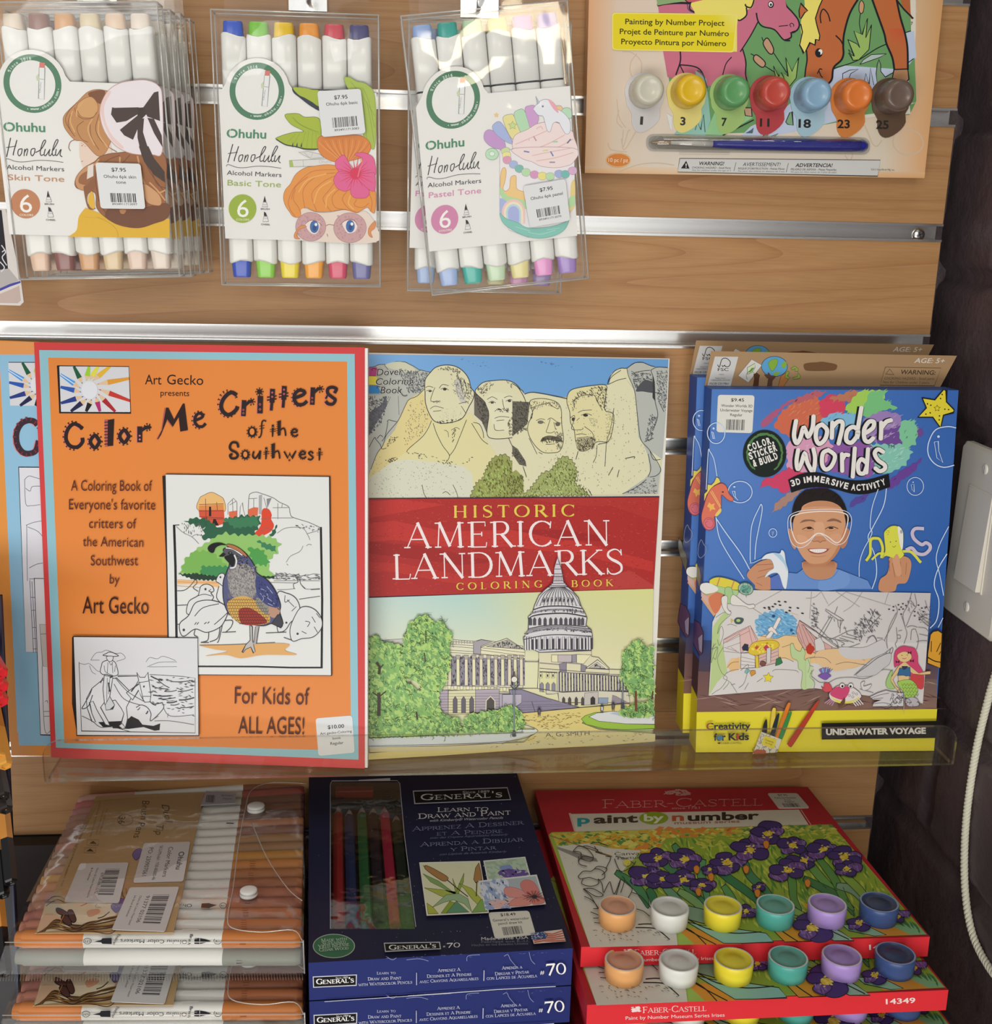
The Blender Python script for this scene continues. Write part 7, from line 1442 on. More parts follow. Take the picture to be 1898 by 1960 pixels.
a.E(970, 808, 30, 28, '7a5048', n=16, ol='3a2a2a', w=4); a.P('1100,830 1110,760 1150,740 1175,800 1140,820', '3a7a50', ol='1f3a2a', w=4); a.P('835,905 850,880 890,880 895,910 850,940', 'd0913c', ol='7a5020', w=4); a.P('780,900 800,860 840,880 800,915', '86b4b0', ol='55807c', w=3)
def sea(cx, cy, r, c, ol): a.P([(cx+(r if i % 2 == 0 else r*.5)*sin(i*pi/5+.1), cy-(r if i % 2 == 0 else r*.5)*cos(i*pi/5+.1)) for i in range(10)], c, ol=ol, w=3)
sea(1025, 955, 55, 'e0d03c', '8a7a2a')
a.P('670,360 700,330 760,335 770,360 740,395 690,395', '4a5a5a', sm=True); a.E(715, 360, 22, 16, 'a9c47c', n=12); a.P('635,340 665,360 640,390', 'd4b24a')
a.P('1255,280 1340,370 1330,300 1290,290', 'd9c9c4'); a.P('1315,470 1350,360 1524,470 1680,620 1700,700 1600,720 1480,690 1400,660 1340,560', 'cfa49e', sm=False, ol='55474a', w=5); a.P('1380,400 1560,500 1800,660 1700,640 1500,520', 'd6cfcc', ol='55474a', w=4)
for t in ('1340,400 1400,600 1440,660', '1370,400 1450,600 1490,680', '1400,420 1510,620 1540,690', '1440,460 1560,640 1600,710', '1330,480 1380,600'): a.L(t, 4, '8a5a58')
a.P('1415,655 1440,650 1465,590 1480,620 1500,630 1510,660 1470,715 1430,700', 'b8402c')
a.P('1255,620 1280,600 1310,660 1360,680 1380,640 1410,690 1400,760 1450,800 1440,860 1480,900 1440,1060 1370,1060 1380,900 1340,860 1330,780 1270,740', 'b9ce98', sm=True, ol='6f8a5a', w=4)
a.LL('630,1000 700,1110|740,880 820,820 780,1000 720,1060|780,1080 820,1010|480,600 440,660 500,640 480,760 450,740|680,1020 640,1030', 4, '77807a')
for (x, y) in ((985, 228), (1030, 222), (1070, 215), (1095, 188), (1135, 162), (1200, 165), (1145, 200), (1250, 225), (1330, 230), (1245, 258), (1210, 275), (1378, 285), (1035, 240)): a.P([(x-15, y), (x, y-9), (x+14, y), (x+18, y-7), (x+16, y+8), (x, y+8)], '28282c')
a.L('860,230 1060,360', 3, '77777a'); a.L('890,200 1180,40', 3, '88888a')
# diver
a.P('70,0 90,-160 130,-110 180,0', '5a5a5a') if False else None
a.P('420,-60 520,-90 700,-40 740,20 700,40 480,20 430,0', 'd9cc48', sm=True, ol='9a8a3a', w=4); a.L('520,-85 490,10', 14, 'c98a5a'); a.L('670,-50 640,30', 14, 'c98a5a')
a.P('330,30 400,-20 500,0 660,40 720,60 640,160 600,110 480,60 380,90', 'a9c890', sm=True, ol='7a9a6a', w=4); a.P('330,-20 410,-30 500,20 480,60 380,80 320,40', 'e0ded8', sm=True)
a.P('580,20 640,20 665,120 660,170 600,180 575,90', 'a4c48c', sm=True, ol='55704a', w=4); a.P('660,90 800,190 870,190 885,220 830,235 780,210 640,190', 'dcd8d2', sm=True, ol='6a6a68', w=4); a.P('540,120 600,110 600,230 640,280 600,290 550,220', 'dcd8d2', sm=True, ol='6a6a68', w=4)
a.E(790, 30, 78, 62, 'a9b8a8', rot=15, n=24, ol='4a7a68', w=8); a.E(790, 32, 58, 42, '6aa292', rot=15, n=20); a.curls([(740, 0), (850, 0), (850, 70), (740, 70)], 10, 12, '2f5a4c', 4, 47)
a.P('880,-60 940,-60 930,20 890,0', 'c68e6c') if False else None
# right half of the sheet
a.o(1540, 1120, 5.445); LG = '7c777a'
a.LL('60,50 40,340|160,60 230,190|420,60 230,210|590,60 490,200 390,270|300,50 560,220|420,65 820,190 880,205|0,130 90,120 160,60|860,70 820,190', 3.5, '9a9698')
a.LL('205,240 380,345 380,360 330,350 200,255|260,310 130,520|240,310 235,330 280,330|330,215 300,290|275,330 160,540|290,340 300,370|330,350 340,430|360,350 355,490|380,360 350,440|0,400 150,510 330,640 300,600|90,400 280,580|130,520 300,560 340,640|0,440 130,560 190,600|190,600 200,660 290,680 340,640|240,560 320,530 440,470 500,460|300,550 400,600 370,620 420,645 560,600|330,560 440,580|350,540 500,590|370,520 540,560|420,500 560,540|400,420 430,500|390,440 420,440', 5, '6a666a')
a.P('90,560 150,530 190,600 200,670 100,680', 'd2cecc', ol='6a666a', w=4)
a.P('0,640 40,590 60,640 90,650 60,700 30,710', 'b8402c')
a.dots('600,290 700,220 800,290 780,380 720,480 640,480 560,380', 110, 4, '55525a', 51, 20, 50); a.dots('500,390 620,360 640,480 540,600 500,520', 90, 4, '66626a', 52, 18, 40); a.dots('60,190 130,170 130,440 60,430', 60, 4, '66626a', 53, 20, 30)
a.LL('600,310 700,470|720,240 640,420|780,300 650,440|640,540 700,520 740,580|630,590 650,550 700,515 735,560 730,590|740,540 800,545', 5, '66626a')
a.LL('1100,70 1060,200 1010,300 1030,420 1050,500 1020,600|1130,80 1150,200 1100,280 1060,380 1040,420|930,200 950,280 880,440 820,560 820,660|940,280 870,420 840,560 850,650|940,430 950,560 930,600 940,640|990,300 1030,420|1140,450 1170,560 1150,660|1050,430 1100,415 1160,430|1090,560 1100,460 1140,450|1170,430 1240,440 1280,480|1180,500 1270,520|1150,580 1200,570 1260,570|1160,280 1260,380|1170,330 1280,420|1200,360 1240,330 1280,350|1240,150 1260,220 1280,260|960,470 1000,460|950,510 980,515 980,545 950,545', 5, '716d72')
a.dots('1030,200 1100,80 1150,200 1080,300', 60, 3, '716d72', 54, 14, 60); a.dots('1150,260 1290,200 1290,440 1200,420', 80, 3, '716d72', 55, 16, 30)
for (x, y) in ((865, 242), (910, 216), (910, 255), (962, 196), (1008, 185), (990, 220), (970, 245), (1010, 240), (1040, 205), (990, 292), (1170, 200), (1205, 230), (1130, 266), (1220, 268), (1130, 311), (1212, 313), (1180, 350), (1250, 220)): a.P([(x-14, y), (x, y-7), (x+13, y), (x, y+7)], '29292d')
a.P('120,680 380,650 400,700 600,770 560,820 300,880 120,800', 'e0bd90', sm=True); a.P('350,640 600,640 800,560 820,700 600,760 400,740', 'ccc8ca', sm=True)
a.LL('0,760 100,740 200,750 260,800|310,815 420,790 560,810 630,825|230,1010 330,960 480,950 600,965 700,930 800,870 900,880|60,940 140,1000 200,1000|500,930 620,820 720,740 830,690 900,640 890,700 830,720|830,690 860,720 880,650|560,1070 700,1110', 5, '66626a')
a.P('520,930 640,830 760,740 880,700 870,800 800,860 700,930', 'c6c2c3', sm=True, ol='77737a', w=4)
a.P('0,760 40,745 40,830 80,840 40,900 80,1000 60,1060 0,1070', 'bdd0a0', sm=False); a.LL('20,760 40,830 20,900|80,870 40,940 90,1000 80,1080', 4, '6f8a5a')
for i in range(6): a.P([(195, 960), (135+i*24, 850-abs(i-2.5)*-8), (160+i*24, 838-abs(i-2.5)*-8)], '7fb2c4' if i % 2 else '8a6ab4', ol='5a4a90', w=3)
a.P('130,930 200,900 260,930 240,950 200,975 140,945', '7d5aa8', sm=True, ol='4a3a80', w=3)
# crab
a.P('240,1120 290,1060 350,1030 440,1035 500,1060 560,1110 570,1160 480,1215 340,1215 260,1180', 'dcd4d2', sm=True, ol='55474a', w=5); a.P('250,1110 300,1055 380,1035 450,1050 440,1120 380,1180 280,1150', 'cc4c74', sm=True); a.P('250,1140 300,1170 400,1200 500,1180 560,1150 500,1210 340,1215', 'dccf58', sm=True)
a.P('160,1040 185,1060 190,1010 240,1010 270,1060 250,1095 190,1095', 'd0505c', sm=True, ol='8a3a44', w=4); a.L('260,1085 290,1090', 8, 'cc4c74'); a.P('570,1010 610,990 600,1040 680,1020 650,1070 590,1080', 'd6d0ce', sm=True, ol='66626a', w=4); a.E(375, 1035, 27, 26, 'e6e2e0', n=16, ol='3a3438', w=4); a.E(465, 1035, 27, 26, 'e6e2e0', n=16, ol='3a3438', w=4); a.E(378, 1040, 12, 13, '28242a', n=10); a.E(462, 1042, 12, 13, '28242a', n=10)
for x, y in ((450, 1135), (490, 1110), (525, 1120), (485, 1150)): a.E(x, y, 12, 11, None, ol='55474a', w=3, n=12)
for i in range(4): a.L([(250+i*14, 1175+i*8), (195+i*24, 1215+i*8)], 12, 'b88a9c'); a.L([(480+i*22, 1195-i*8), (520+i*24, 1245-i*6)], 11, 'd6d0d0')
a.P('385,1170 405,1160 400,1220 350,1258 335,1250', '6a4a34', sm=True)
# mermaid-like swimmer cut-out
a.P('920,840 915,720 940,660 1000,625 1060,630 1130,650 1160,720 1165,800 1210,880 1220,960 1215,1060 1150,1020 1080,940 1060,820 960,820', 'cc4870', sm=True, ol='a0345a', w=4); a.P('1080,940 1215,900 1215,1060 1150,1050', 'c8484c', sm=True)
a.P('945,720 1010,680 1080,700 1095,745 1060,780 1020,790 975,775', 'e0c088', sm=True, ol='7a5a40', w=3); a.P('960,830 1010,790 1035,790 1080,830 1170,905 1260,885 1295,885 1290,915 1200,920 1110,910 1060,870 1070,950 1060,990 960,985 955,900 900,970 935,1040 985,1080 970,1110 930,1060 870,970', 'e0bd88', sm=False, ol='7a5a40', w=3)
a.P('970,850 1080,840 1085,930 1040,935 1010,925 950,930', '3a6a94', ol='2a3a4a', w=4); a.P('990,830 1010,870 1040,860 1060,830', '3a3a4a'); a.E(995, 718, 8, 3, '5a3a30', n=8); a.E(1050, 716, 8, 3, '5a3a30', n=8); a.L('1000,748 1020,755 1040,746', 6, 'b8505a', sm=True)
for x, y in ((950, 785), (1100, 775), (1075, 690)): a.P([(x-20, y-15), (x, y), (x+20, y-18), (x+18, y+18), (x, y+4), (x-18, y+16)], '2f2a38')
a.P('950,1000 1070,970 1140,1020 1160,1090 1120,1150 1040,1160 1010,1100', 'a4c860', sm=True, ol='5a7a34', w=4); a.P('830,1000 870,900 900,880 880,980 920,1060 850,1060', 'a4c47c', sm=True, ol='6a8a4a', w=4)
for j in range(4):
    for i in range(5): a.L([(990+i*32+j*8, 1010+j*36), (1004+i*32+j*8, 1036+j*36), (1018+i*32+j*8, 1010+j*36)], 4, '5a7a34', up=False)
a.up()
a.P('660,1150 740,1110 830,1080 880,1095 1010,1110 1010,1250 690,1250 700,1210 780,1180 700,1180', 'cfcacb', sm=False, ol='55525a', w=5); a.curls('870,1100 1010,1100 1010,1240 890,1240', 26, 12, '55525a', 5, 56); a.LL('680,1160 760,1130 860,1110|700,1170 800,1160|700,1220 800,1210 900,1230', 5, '55525a'); a.P('1030,1180 1100,1150 1160,1180 1165,1240 1060,1245', 'b9b2b6', sm=True, ol='55525a', w=4); a.curls('1050,1170 1150,1170 1150,1240 1060,1240', 10, 10, '55525a', 5, 57); a.L('1015,1080 1015,1320', 5, 'b8aca6')
# orange shell at the edge
a.P('1290,500 1320,470 1370,460 1415,490 1395,850 1260,800 1262,700', 'd89c34', sm=False, ol='1c1c20', w=9); a.LL('1300,570 1298,680|1395,590 1355,680|1395,680 1380,710', 8, '1c1c20', sm=False); a.L('1265,740 1330,775 1395,790', 11, '1c1c20', sm=True)
# yellow foot with names
a.o(1280, 1120, 5.443)
a.T('Creativity', 378, 1490, 838, 1482, 74, '2e3340', .022); a.T('C', 378, 1490, 436, 1489, 74, 'b55a30', .01); a.T('for', 458, 1602, 582, 1600, 76, '2a3048', .03); a.T('Kids', 610, 1598, 822, 1594, 74, '22262c', .03); a.E(520, 1575, 30, 26, '4a86a8', n=16); a.R(694, 1535, 716, 1592, 'c04a3a'); a.T('FABER-CASTELL', 535, 1640, 748, 1634, 20, '6a5a30', .006); a.P('495,1622 530,1618 520,1638 500,1636', '6a3a20')
for q, c in (('1060,1290 1090,1262 1100,1300 1080,1480 1040,1500', 'e0c44c'), ('1125,1320 1135,1350 1085,1550 1040,1560 1090,1380', '27303c'), ('1215,1230 1245,1210 1245,1250 1130,1580 1090,1590 1150,1400', 'd87a30'), ('1255,1300 1255,1350 1160,1600 1120,1600 1200,1380', '3a8a48'), ('1000,1380 1010,1420 1005,1520 960,1520 970,1440', '2a2c2c'), ('1510,1215 1525,1250 1290,1630 1245,1665 1225,1640 1240,1600', 'b8402c')): a.P(q, c, sm=True, ol='5a4a30', w=2)
a.P('950,1510 1160,1590 1110,1725 860,1740', 'd9d6c8'); a.curls('950,1515 1155,1592 1110,1720 870,1735', 60, 9, '6a5a60', 4, 58); a.P('980,1550 1110,1590 1080,1690 950,1640', 'e0d040'); a.T('Creativity', 985, 1598, 1075, 1628, 18, '6a5a20', .01); a.T('for Kids', 990, 1628, 1060, 1652, 16, '6a5a20', .01)
a.P('870,1740 860,1720 900,1690 990,1700 1000,1735', 'b5644a')
a.o(1540, 1120, 5.445); a.P('160,1422 1390,1398 1345,1575 160,1592', '1b1a18'); a.P('1345,1575 1352,1398 1390,1398', '1b1a18') if False else None
a.T('UNDERWATER VOYAGE', 205, 1542, 1242, 1528, 62, 'e0ded8', .05)
# pictures on the left side
ls = plane3(F[0], F[3], BKk[3]); s_ = Art(ls, b, lift=2e-5); s_.o(1280, 900, 5.6)
for t in ('340,1115 350,1110', ): pass
s_.P('252,880 285,930 300,1000 330,1060 345,1140 330,1260 300,1180 270,1080 250,1000', '8f8878', ol='4a4438', w=5)
s_.P('270,1600 330,1640 370,1740 360,1960 330,1990 280,1900 240,1800 255,1680', '6a4a78', ol='3a2438', w=7); s_.P('310,1800 365,1750 355,1960 320,1930', 'b4a2c8', ol='3a2438', w=5)
s_.L('320,800 345,745 370,790 395,830 390,890 340,940 312,900 320,800', 6, 'b8c8e4', sm=True)
b.build('printed_box', M_PRINT, kb)
# hanging tab on the back edge
ptab = (BKk[0]+nK*.0004, nK)
b = B(); a = Art(ptab, b, lift=2e-5); qt = [(1361, 672), (1831, 681), (1803, 748), (1340, 746)]
Q = [hit(x, y, *ptab) for x, y in qt]; Q[3] = BKk[0]+nK*.0003; Q[2] = BKk[1]+nK*.0003+(BKk[0]-BKk[1])*.02; b.prism(Q, -nK*.0005, 'a58663')
a.o(1280, 650, 6.3214)
a.P('555,205 838,208 745,560 465,555', 'c9c8c6'); a.L('588,305 610,330 640,240 690,225 735,260 740,295 720,325 680,325 675,310 650,325 640,310', 9, '26241f', sm=True); a.T('FSC', 590, 380, 720, 380, 38, '3a3632', .012); a.T('MIX', 608, 430, 665, 430, 16, '55504a', .02); a.T('Paper from', 560, 472, 680, 472, 13, '55504a', .01); a.T('responsible sources', 505, 495, 735, 495, 13, '55504a', .015); a.T('FSC® C017861', 492, 544, 722, 544, 24, '4a453f', .012)
a.P('1000,240 1125,310 960,520 835,435', 'cfccc8', ol='6a5c48', w=3); a.P('950,420 945,340 1040,285 1040,340 1000,400', 'c9d0b0', ol='44602c', w=5); a.P('960,400 1000,340 1030,345 990,395', '6a9a34'); a.L('1000,375 1080,465', 6, '6a9a34'); a.L('945,480 935,430 960,390 1030,340', 5, '44602c', sm=True)
a.P('1010,585 1030,470 1020,420 1060,400 1100,430 1090,470 1080,585', '55341f', sm=False); a.P('1180,585 1200,470 1150,420 1260,430 1300,440 1250,500 1245,585', '5e4034', sm=False)
a.E(1275, 325, 157, 122, '5a9cc8', n=34, ol='27405a', w=6); a.P('1200,290 1250,240 1310,240 1310,290 1280,350 1240,380', '7fa83c', sm=True, ol='44602c', w=3); a.P('1360,300 1400,265 1425,290 1400,340 1370,340', '7fa83c', sm=True); a.P('1270,400 1340,390 1310,430 1270,440', '7fa83c', sm=True); a.P('1150,430 1190,420 1200,390 1230,430 1290,440 1240,470 1190,470', '5e4034', sm=False)
a.P('1315,585 1350,450 1400,405 1440,430 1440,480 1390,560 1380,585', 'b87a44', ol='55341f', w=4)
for q in ('1470,350 1520,318 1562,350 1560,385 1520,380 1530,350 1490,365', '1560,400 1590,440 1580,470 1500,480 1490,462 1550,448', '1440,380 1455,400 1430,440 1465,460 1440,475 1400,460 1410,400'): a.P(q, '8aa045', ol='4a5a24', w=4)
a.P(spline(S('1630,300 1700,280 1790,275 1840,268 1900,275 2020,300 2030,340 2000,370 1900,378 1700,378 1640,360'), True, 4), '6f4f33')
a.o(1500, 330, 4.769); a.T('AGE: 5+', 1185, 1738, 1468, 1742, 46, 'd6cdc0', .012, it=.3)
a.o(1600, 700, 3.92); a.P('368,10 785,18 735,150 328,145', 'a58663', ol='5f4c36', w=4); a.L('370,62 400,25 432,66 370,62', 4, '5f4c36'); a.T('WARNING:', 485, 62, 745, 68, 34, '4a3c2c', .02, it=.2); a.T('CHOKING HAZARD - Small parts', 360, 102, 735, 106, 20, '6a5840', .008, it=.2); a.T('Not for Children under 3 years.', 350, 132, 700, 136, 20, '6a5840', .008, it=.2)
b.build('hanging_tab', M_PRINT, kb)
c = copy_tree(kb); c.location = kb.location+Vector((-.0045, .0235, .0045)); c.rotation_euler = (0, 0, radians(1.2))
c['label'] = 'underwater craft kit box behind the front one, only its left side and tab showing'
sticker(kb, plK, [(1373.5, 755.5), (1443.5, 756.5), (1439, 829), (1370.5, 827)], [('$9.45', .36, .72, .17, .09, .012), ('Wonder Worlds 3D', .1, .96, .32, .075, .006), ('Underwater Voyage', .08, .97, .44, .075, .006), ('Regular', .36, .7, .56, .075, .006)], bar=(.26, .65, .78, .93), seed=13, col='dad9d2')
# ------------------------------------------------------------------ navy watercolour pencil boxes
zg = -.565
gTL, gTR, gBR, gBL = hz(593, 1474, zg), hz(986, 1466, zg), hz(1096, 1815, zg), hz(590, 1843, zg)
gTL.y = min(gTL.y, -.002); gTR.y = min(gTR.y, -.002)
plG = (gBL, Vector((0, 0, 1)))
fn = (gBR-gBL).cross(Vector((0, 0, 1))).normalized(); fn = fn if fn.y < 0 else -fn
plGF = (gBL, fn); hg = abs(hit(622, 1913, *plGF).z-zg)
gb = thing('pencil_box', (gBL+gBR)/2+Vector((0, .11, -hg)), 'navy watercolor pencil box on top of its stack, clear window and cattail pictures on top', 'pencil box', 'stacked navy pencil boxes')
b = B(); ND = '20223c'; NF = '26306c'
# top is a frame round the window
w_ = [hit(x, y, *plG) for x, y in ((631, 1496), (765, 1496), (794, 1778), (633, 1778))]
o_ = [gTL, gTR, gBR, gBL]
for i in range(4): b.quad(o_[i], o_[(i+1) % 4], w_[(i+1) % 4], w_[i], ND)
dn = Vector((0, 0, -hg))
b.quad(gBL, gBR, gBR+dn, gBL+dn, NF); b.quad(gBR, gTR, gTR+dn, gBR+dn, '1c2350'); b.quad(gTR, gTL, gTL+dn, gTR+dn, NF); b.quad(gTL, gBL, gBL+dn, gTL+dn, '1c2350'); b.quad(gTL+dn, gTR+dn, gBR+dn, gBL+dn, NF)
wd = Vector((0, 0, -.011))
for i in range(4): b.quad(w_[i], w_[(i+1) % 4], w_[(i+1) % 4]+wd, w_[i]+wd, '14141c')
b.quad(w_[0]+wd, w_[1]+wd, w_[2]+wd, w_[3]+wd, '1b2420')
a = Art(plG, b, lift=2e-5)
a.o(580, 1480, 4.0815); a.L('212,1215 212,90 225,60 735,58 755,80 790,480 880,1200', 4, 'b9bcc6'); a.P('435,52 680,38 680,58 430,60', 'd8dae0')
a.E(240, 1350, 165, 95, '9cb09a', n=36); a.E(240, 1350, 158, 89, '3a6b50', n=36)
for t, x0, y0, x1, y1, h in (('Made with', 140, 1318, 345, 1304, 24), ('Sustained', 150, 1345, 335, 1330, 24), ('Yield Incense', 118, 1372, 362, 1352, 26), ('Cedar Wood', 125, 1398, 355, 1382, 24)): a.SF(t.replace('Incense', 'Incense'), x0, y0, x1, y1, h, 'b9cdb4', th=.18, tn=.08)
a.o(780, 1480, 4.0848); LT = 'c9cad0'; LB2 = '8f93b4'
a.P('40,142 780,115 808,215 52,248', 'b9bac0'); a.P('48,150 776,123 800,209 60,240', '131318')
a.SF("General's", 98, 216, 742, 192, 44, 'e0e0dc', th=.26, tn=.1, gap=.02); a.T('Since 1889', 430, 166, 640, 158, 20, 'c0c0c0', .01)
a.SF('Learn to', 230, 310, 632, 300, 34, 'e0e0e0', th=.22, tn=.09); a.SF('Draw and Paint', 82, 364, 808, 332, 38, 'e0e0e0', th=.22, tn=.09); a.T('with Kimberly® Watercolor Pencils', 175, 390, 748, 366, 20, 'c0c0c8', 0, it=.4)
a.SF('Apprenez À Dessiner'.replace('À', 'A'), 38, 462, 905, 412, 34, LB2, th=.14, tn=.06); a.SF('et A Peindre', 225, 500, 745, 478, 30, LB2, th=.14, tn=.06); a.T('avec des Crayons Aquarellables Kimberly', 175, 528, 785, 500, 17, '6c7092', 0, it=.4)
a.SF('Aprenda a Dibujar', 100, 588, 905, 548, 34, LB2, th=.14, tn=.06); a.SF('y Pintar', 335, 626, 690, 612, 30, LB2, th=.14, tn=.06); a.T('con Lápices de Acuarela Kimberly', 250, 660, 775, 636, 17, '6c7092', 0, it=.4)
a.P('90,715 565,703 635,1112 148,1134', 'd9d8cc'); a.P('100,724 556,712 624,1102 156,1122', 'd5d5b4')
for q, c in (('120,805 240,860 350,945 370,970 300,930 180,870', '7fa060'), ('130,915 280,930 380,970 400,950 330,1000 260,980', 'a4b050'), ('350,840 400,960 420,1000 380,980', '9aab50'), ('440,800 435,870 400,950 360,1000 400,890', '8fa84c'), ('400,880 500,920 580,1010 620,1095 560,1060 500,1000 440,920', 'aab44c'), ('190,1070 300,970 400,960 470,1000 500,1105 440,1040 360,1010 280,1030', '93b088'), ('260,1115 330,1020 370,1030 310,1115', '8aa03c'), ('150,1035 200,1070 240,1118 160,1120', 'a9b048'), ('500,1110 570,1010 600,1000 622,1100', '7fa55a'), ('300,1115 380,1020 480,1105', '5f9070')): a.P(q, c, ol='4f5a34', w=3)
a.L('310,855 400,930 470,985', 7, '4a3424', sm=True); a.L('540,870 536,980', 8, '4a3424'); a.P('132,748 150,742 220,775 310,830 305,858 270,860 190,810 140,770', 'a67c4c', sm=True, ol='5a3a24', w=4); a.P('556,720 530,760 515,850 530,876 580,855 574,800', 'a67c4c', sm=False, ol='5a3a24', w=4); a.L('120,742 135,750', 4, '4a3424')
a.P('590,703 918,672 965,845 622,858', 'd3d4d2'); a.P('602,712 910,682 950,832 632,848', '9fb39c'); a.scal('700,800 740,760 860,740 920,770 945,830 720,845', 8, '7c6aa4', None, 0, 5, 22); a.P('720,750 800,735 860,745 820,780 740,780', '8092c0', sm=True); a.dots('602,712 910,682 950,832 632,848', 80, 12, 'b0c4ae', 6, 20, 20); a.dots('700,780 930,770 945,830 720,845', 50, 12, '654f92', 7, 20, 10)
a.P('552,862 1008,812 1080,1045 608,1092', 'd9dad6'); a.P('564,872 1000,824 1068,1036 616,1080', 'a9b6bc')
a.dots('564,872 760,850 800,1060 616,1080', 90, 14, '8fa4cc', 8, 24, 30); a.dots('564,872 780,850 780,1000 600,1010', 60, 12, 'd0d6e4', 9, 20, 60); a.dots('616,1010 1000,1000 1060,1036 620,1078', 60, 14, 'd9b4b0', 10, 24, 10)
for q, c in (('752,930 790,910 880,930 940,980 880,995 800,990 760,970', 'd6928c'), ('880,900 900,862 950,856 1000,890 1030,970 980,990 920,960', 'd0807a'), ('800,1060 820,1010 900,990 960,1000 950,1050', 'd68f86'), ('980,1000 1050,985 1066,1034 980,1045', 'cf8078')): a.P(q, c, sm=True, ol='b06a66', w=3)
for i in range(26): t = i*.242; a.L([(985, 985), (985+58*cos(t)*(1+.3*(i % 3)), 985+46*sin(t))], 4, '8a4a3a' if i % 2 else '4a3038', up=False)
a.up(); a.E(990, 988, 22, 16, '3a3440', n=12)
a.P('-145,1345 -152,1418 258,1392 242,1340', 'b9bac0') if False else None
a.o(580, 1480, 4.0815); a.P('630,1348 1068,1340 1076,1398 640,1420', 'b9bac0'); a.P('637,1355 1060,1347 1068,1392 646,1412', '131318'); a.SF("General's", 668, 1402, 1040, 1388, 34, 'e0e0dc', th=.28, tn=.1)
a.o(780, 1480, 4.0848); a.SF('#', 275, 1392, 296, 1391, 20, 'd0d0d0', th=.15, tn=.1); a.SF('70', 304, 1390, 412, 1384, 34, 'd8d8d8', th=.22, tn=.08); a.T('Made in the USA', 575, 1332, 942, 1320, 26, 'c8c8cc', .012); a.T('Fabriqué aux É.-U.', 575, 1352, 948, 1344, 17, '6a6c80', .006); a.T('Hecho en los Estados Unidos', 500, 1378, 940, 1364, 17, '6a6c80', .006)
a.P('960,1275 1205,1246 1235,1340 985,1360', 'd6c4b8')
for i in range(5): t = i*19; a.P([(975+i*3, 1290+t*.72), (1060, 1270+t*.8), (1130, 1280+t*.7), (1210+i*5, 1252+t), (1212+i*5, 1261+t), (1130, 1290+t*.7), (1060, 1280+t*.8), (977+i*3, 1300+t*.72)], 'b8604c')
a.P('960,1278 1060,1262 1095,1290 1075,1320 970,1330', '3a4c7c', sm=False); a.dots('965,1280 1060,1265 1090,1290 1070,1318 972,1326', 60, 4, 'd0d4dc', 12)
a.dots('60,1250 1200,1240 1240,1330 60,1380', 26, 3, '9a9caa', 13); a.dots('0,120 20,1200 200,1200 100,100', 12, 3, '9a9caa', 14)
a.o(); a.dots('600,1500 1000,1490 1090,1800 595,1830', 60, .7, '8a8c9a', 15)
# front face
a = Art(plGF, b, lift=2e-5)
def gfront(a, k):
    a.o(580, 1480, 4.0815)
    a.P('75,1588 420,1572 418,1660 78,1676', 'c9cad4'); a.P('82,1595 412,1579 411,1653 85,1669', '131318'); a.SF("General's", 102, 1648, 398, 1632, 38, 'e8e8e6', th=.28, tn=.1); a.T('Since 1889', 255, 1606, 350, 1600, 15, 'c8c8c8', .01)
    W_ = 'c6c9dc'
    for t, x0, y0, x1, y1, h in (('Learn to', 575, 1570, 722, 1566, 20), ('Draw and Paint', 505, 1616, 768, 1606, 24), ('with Watercolor Pencils', 432, 1660, 852, 1636, 24)): a.SF(t, x0, y0, x1, y1, h, W_, th=.16, tn=.08)
    a.L('885,1552 885,1635', 5, W_)
    a.o(780, 1480, 4.0848)
    for t, x0, y0, x1, y1, h in (('Apprenez A', 235, 1548, 412, 1538, 24), ('Dessiner et A Peindre', 150, 1592, 500, 1572, 24), ('avec Crayons Aquarellables', 92, 1632, 552, 1602, 24), ('Aprenda a', 735, 1522, 893, 1512, 24), ('Dibujar y Pintar', 680, 1566, 945, 1548, 24), ('con Lapices de Acuarela', 615, 1600, 1008, 1576, 24)): a.SF(t, x0, y0, x1, y1, h, W_, th=.15, tn=.07)
    a.L('68,1552 68,1637', 5, W_); a.L('594,1524 592,1604', 6, W_)
    a.SF('#', 1030, 1566, 1068, 1564, 42, 'e8e8ea', th=.13, tn=.09); a.SF('70', 1078, 1562, 1238, 1548, 84, 'ecece8', th=.17, tn=.06)
    a.LL('-160,1420 -120,1440 -90,1425|-10,1440 90,1432 160,1450|460,1450 470,1410 560,1400|750,1412 780,1400 800,1440 850,1500|945,1380 960,1440 990,1475', 4, '8a93b8'); a.dots('-180,1405 1270,1370 1280,1400 -180,1440', 40, 2, '56609a', 16, 14, 0)
    a.o(580, 1480, 4.0815); a.L('168,1765 1150,1700', 4, 'c9cbd6', up=True); a.o(780, 1480, 4.0848); a.L('0,1722 700,1672 1150,1648', 6, 'c4c6d2')
gfront(a, 0)
b.build('printed_box', M_PRINT, gb)
M_WIN = film('window_film', tint=(.72, .72, .74, 1), gloss=.35, rough=.08, scale=60, strength=.5, dist=.002, lo=.05)
b = B(); b.quad(*[p+Vector((0, 0, -.0002)) for p in w_], 'ffffff'); b.build('window_film', M_WIN, gb)
zp = zg-.0065
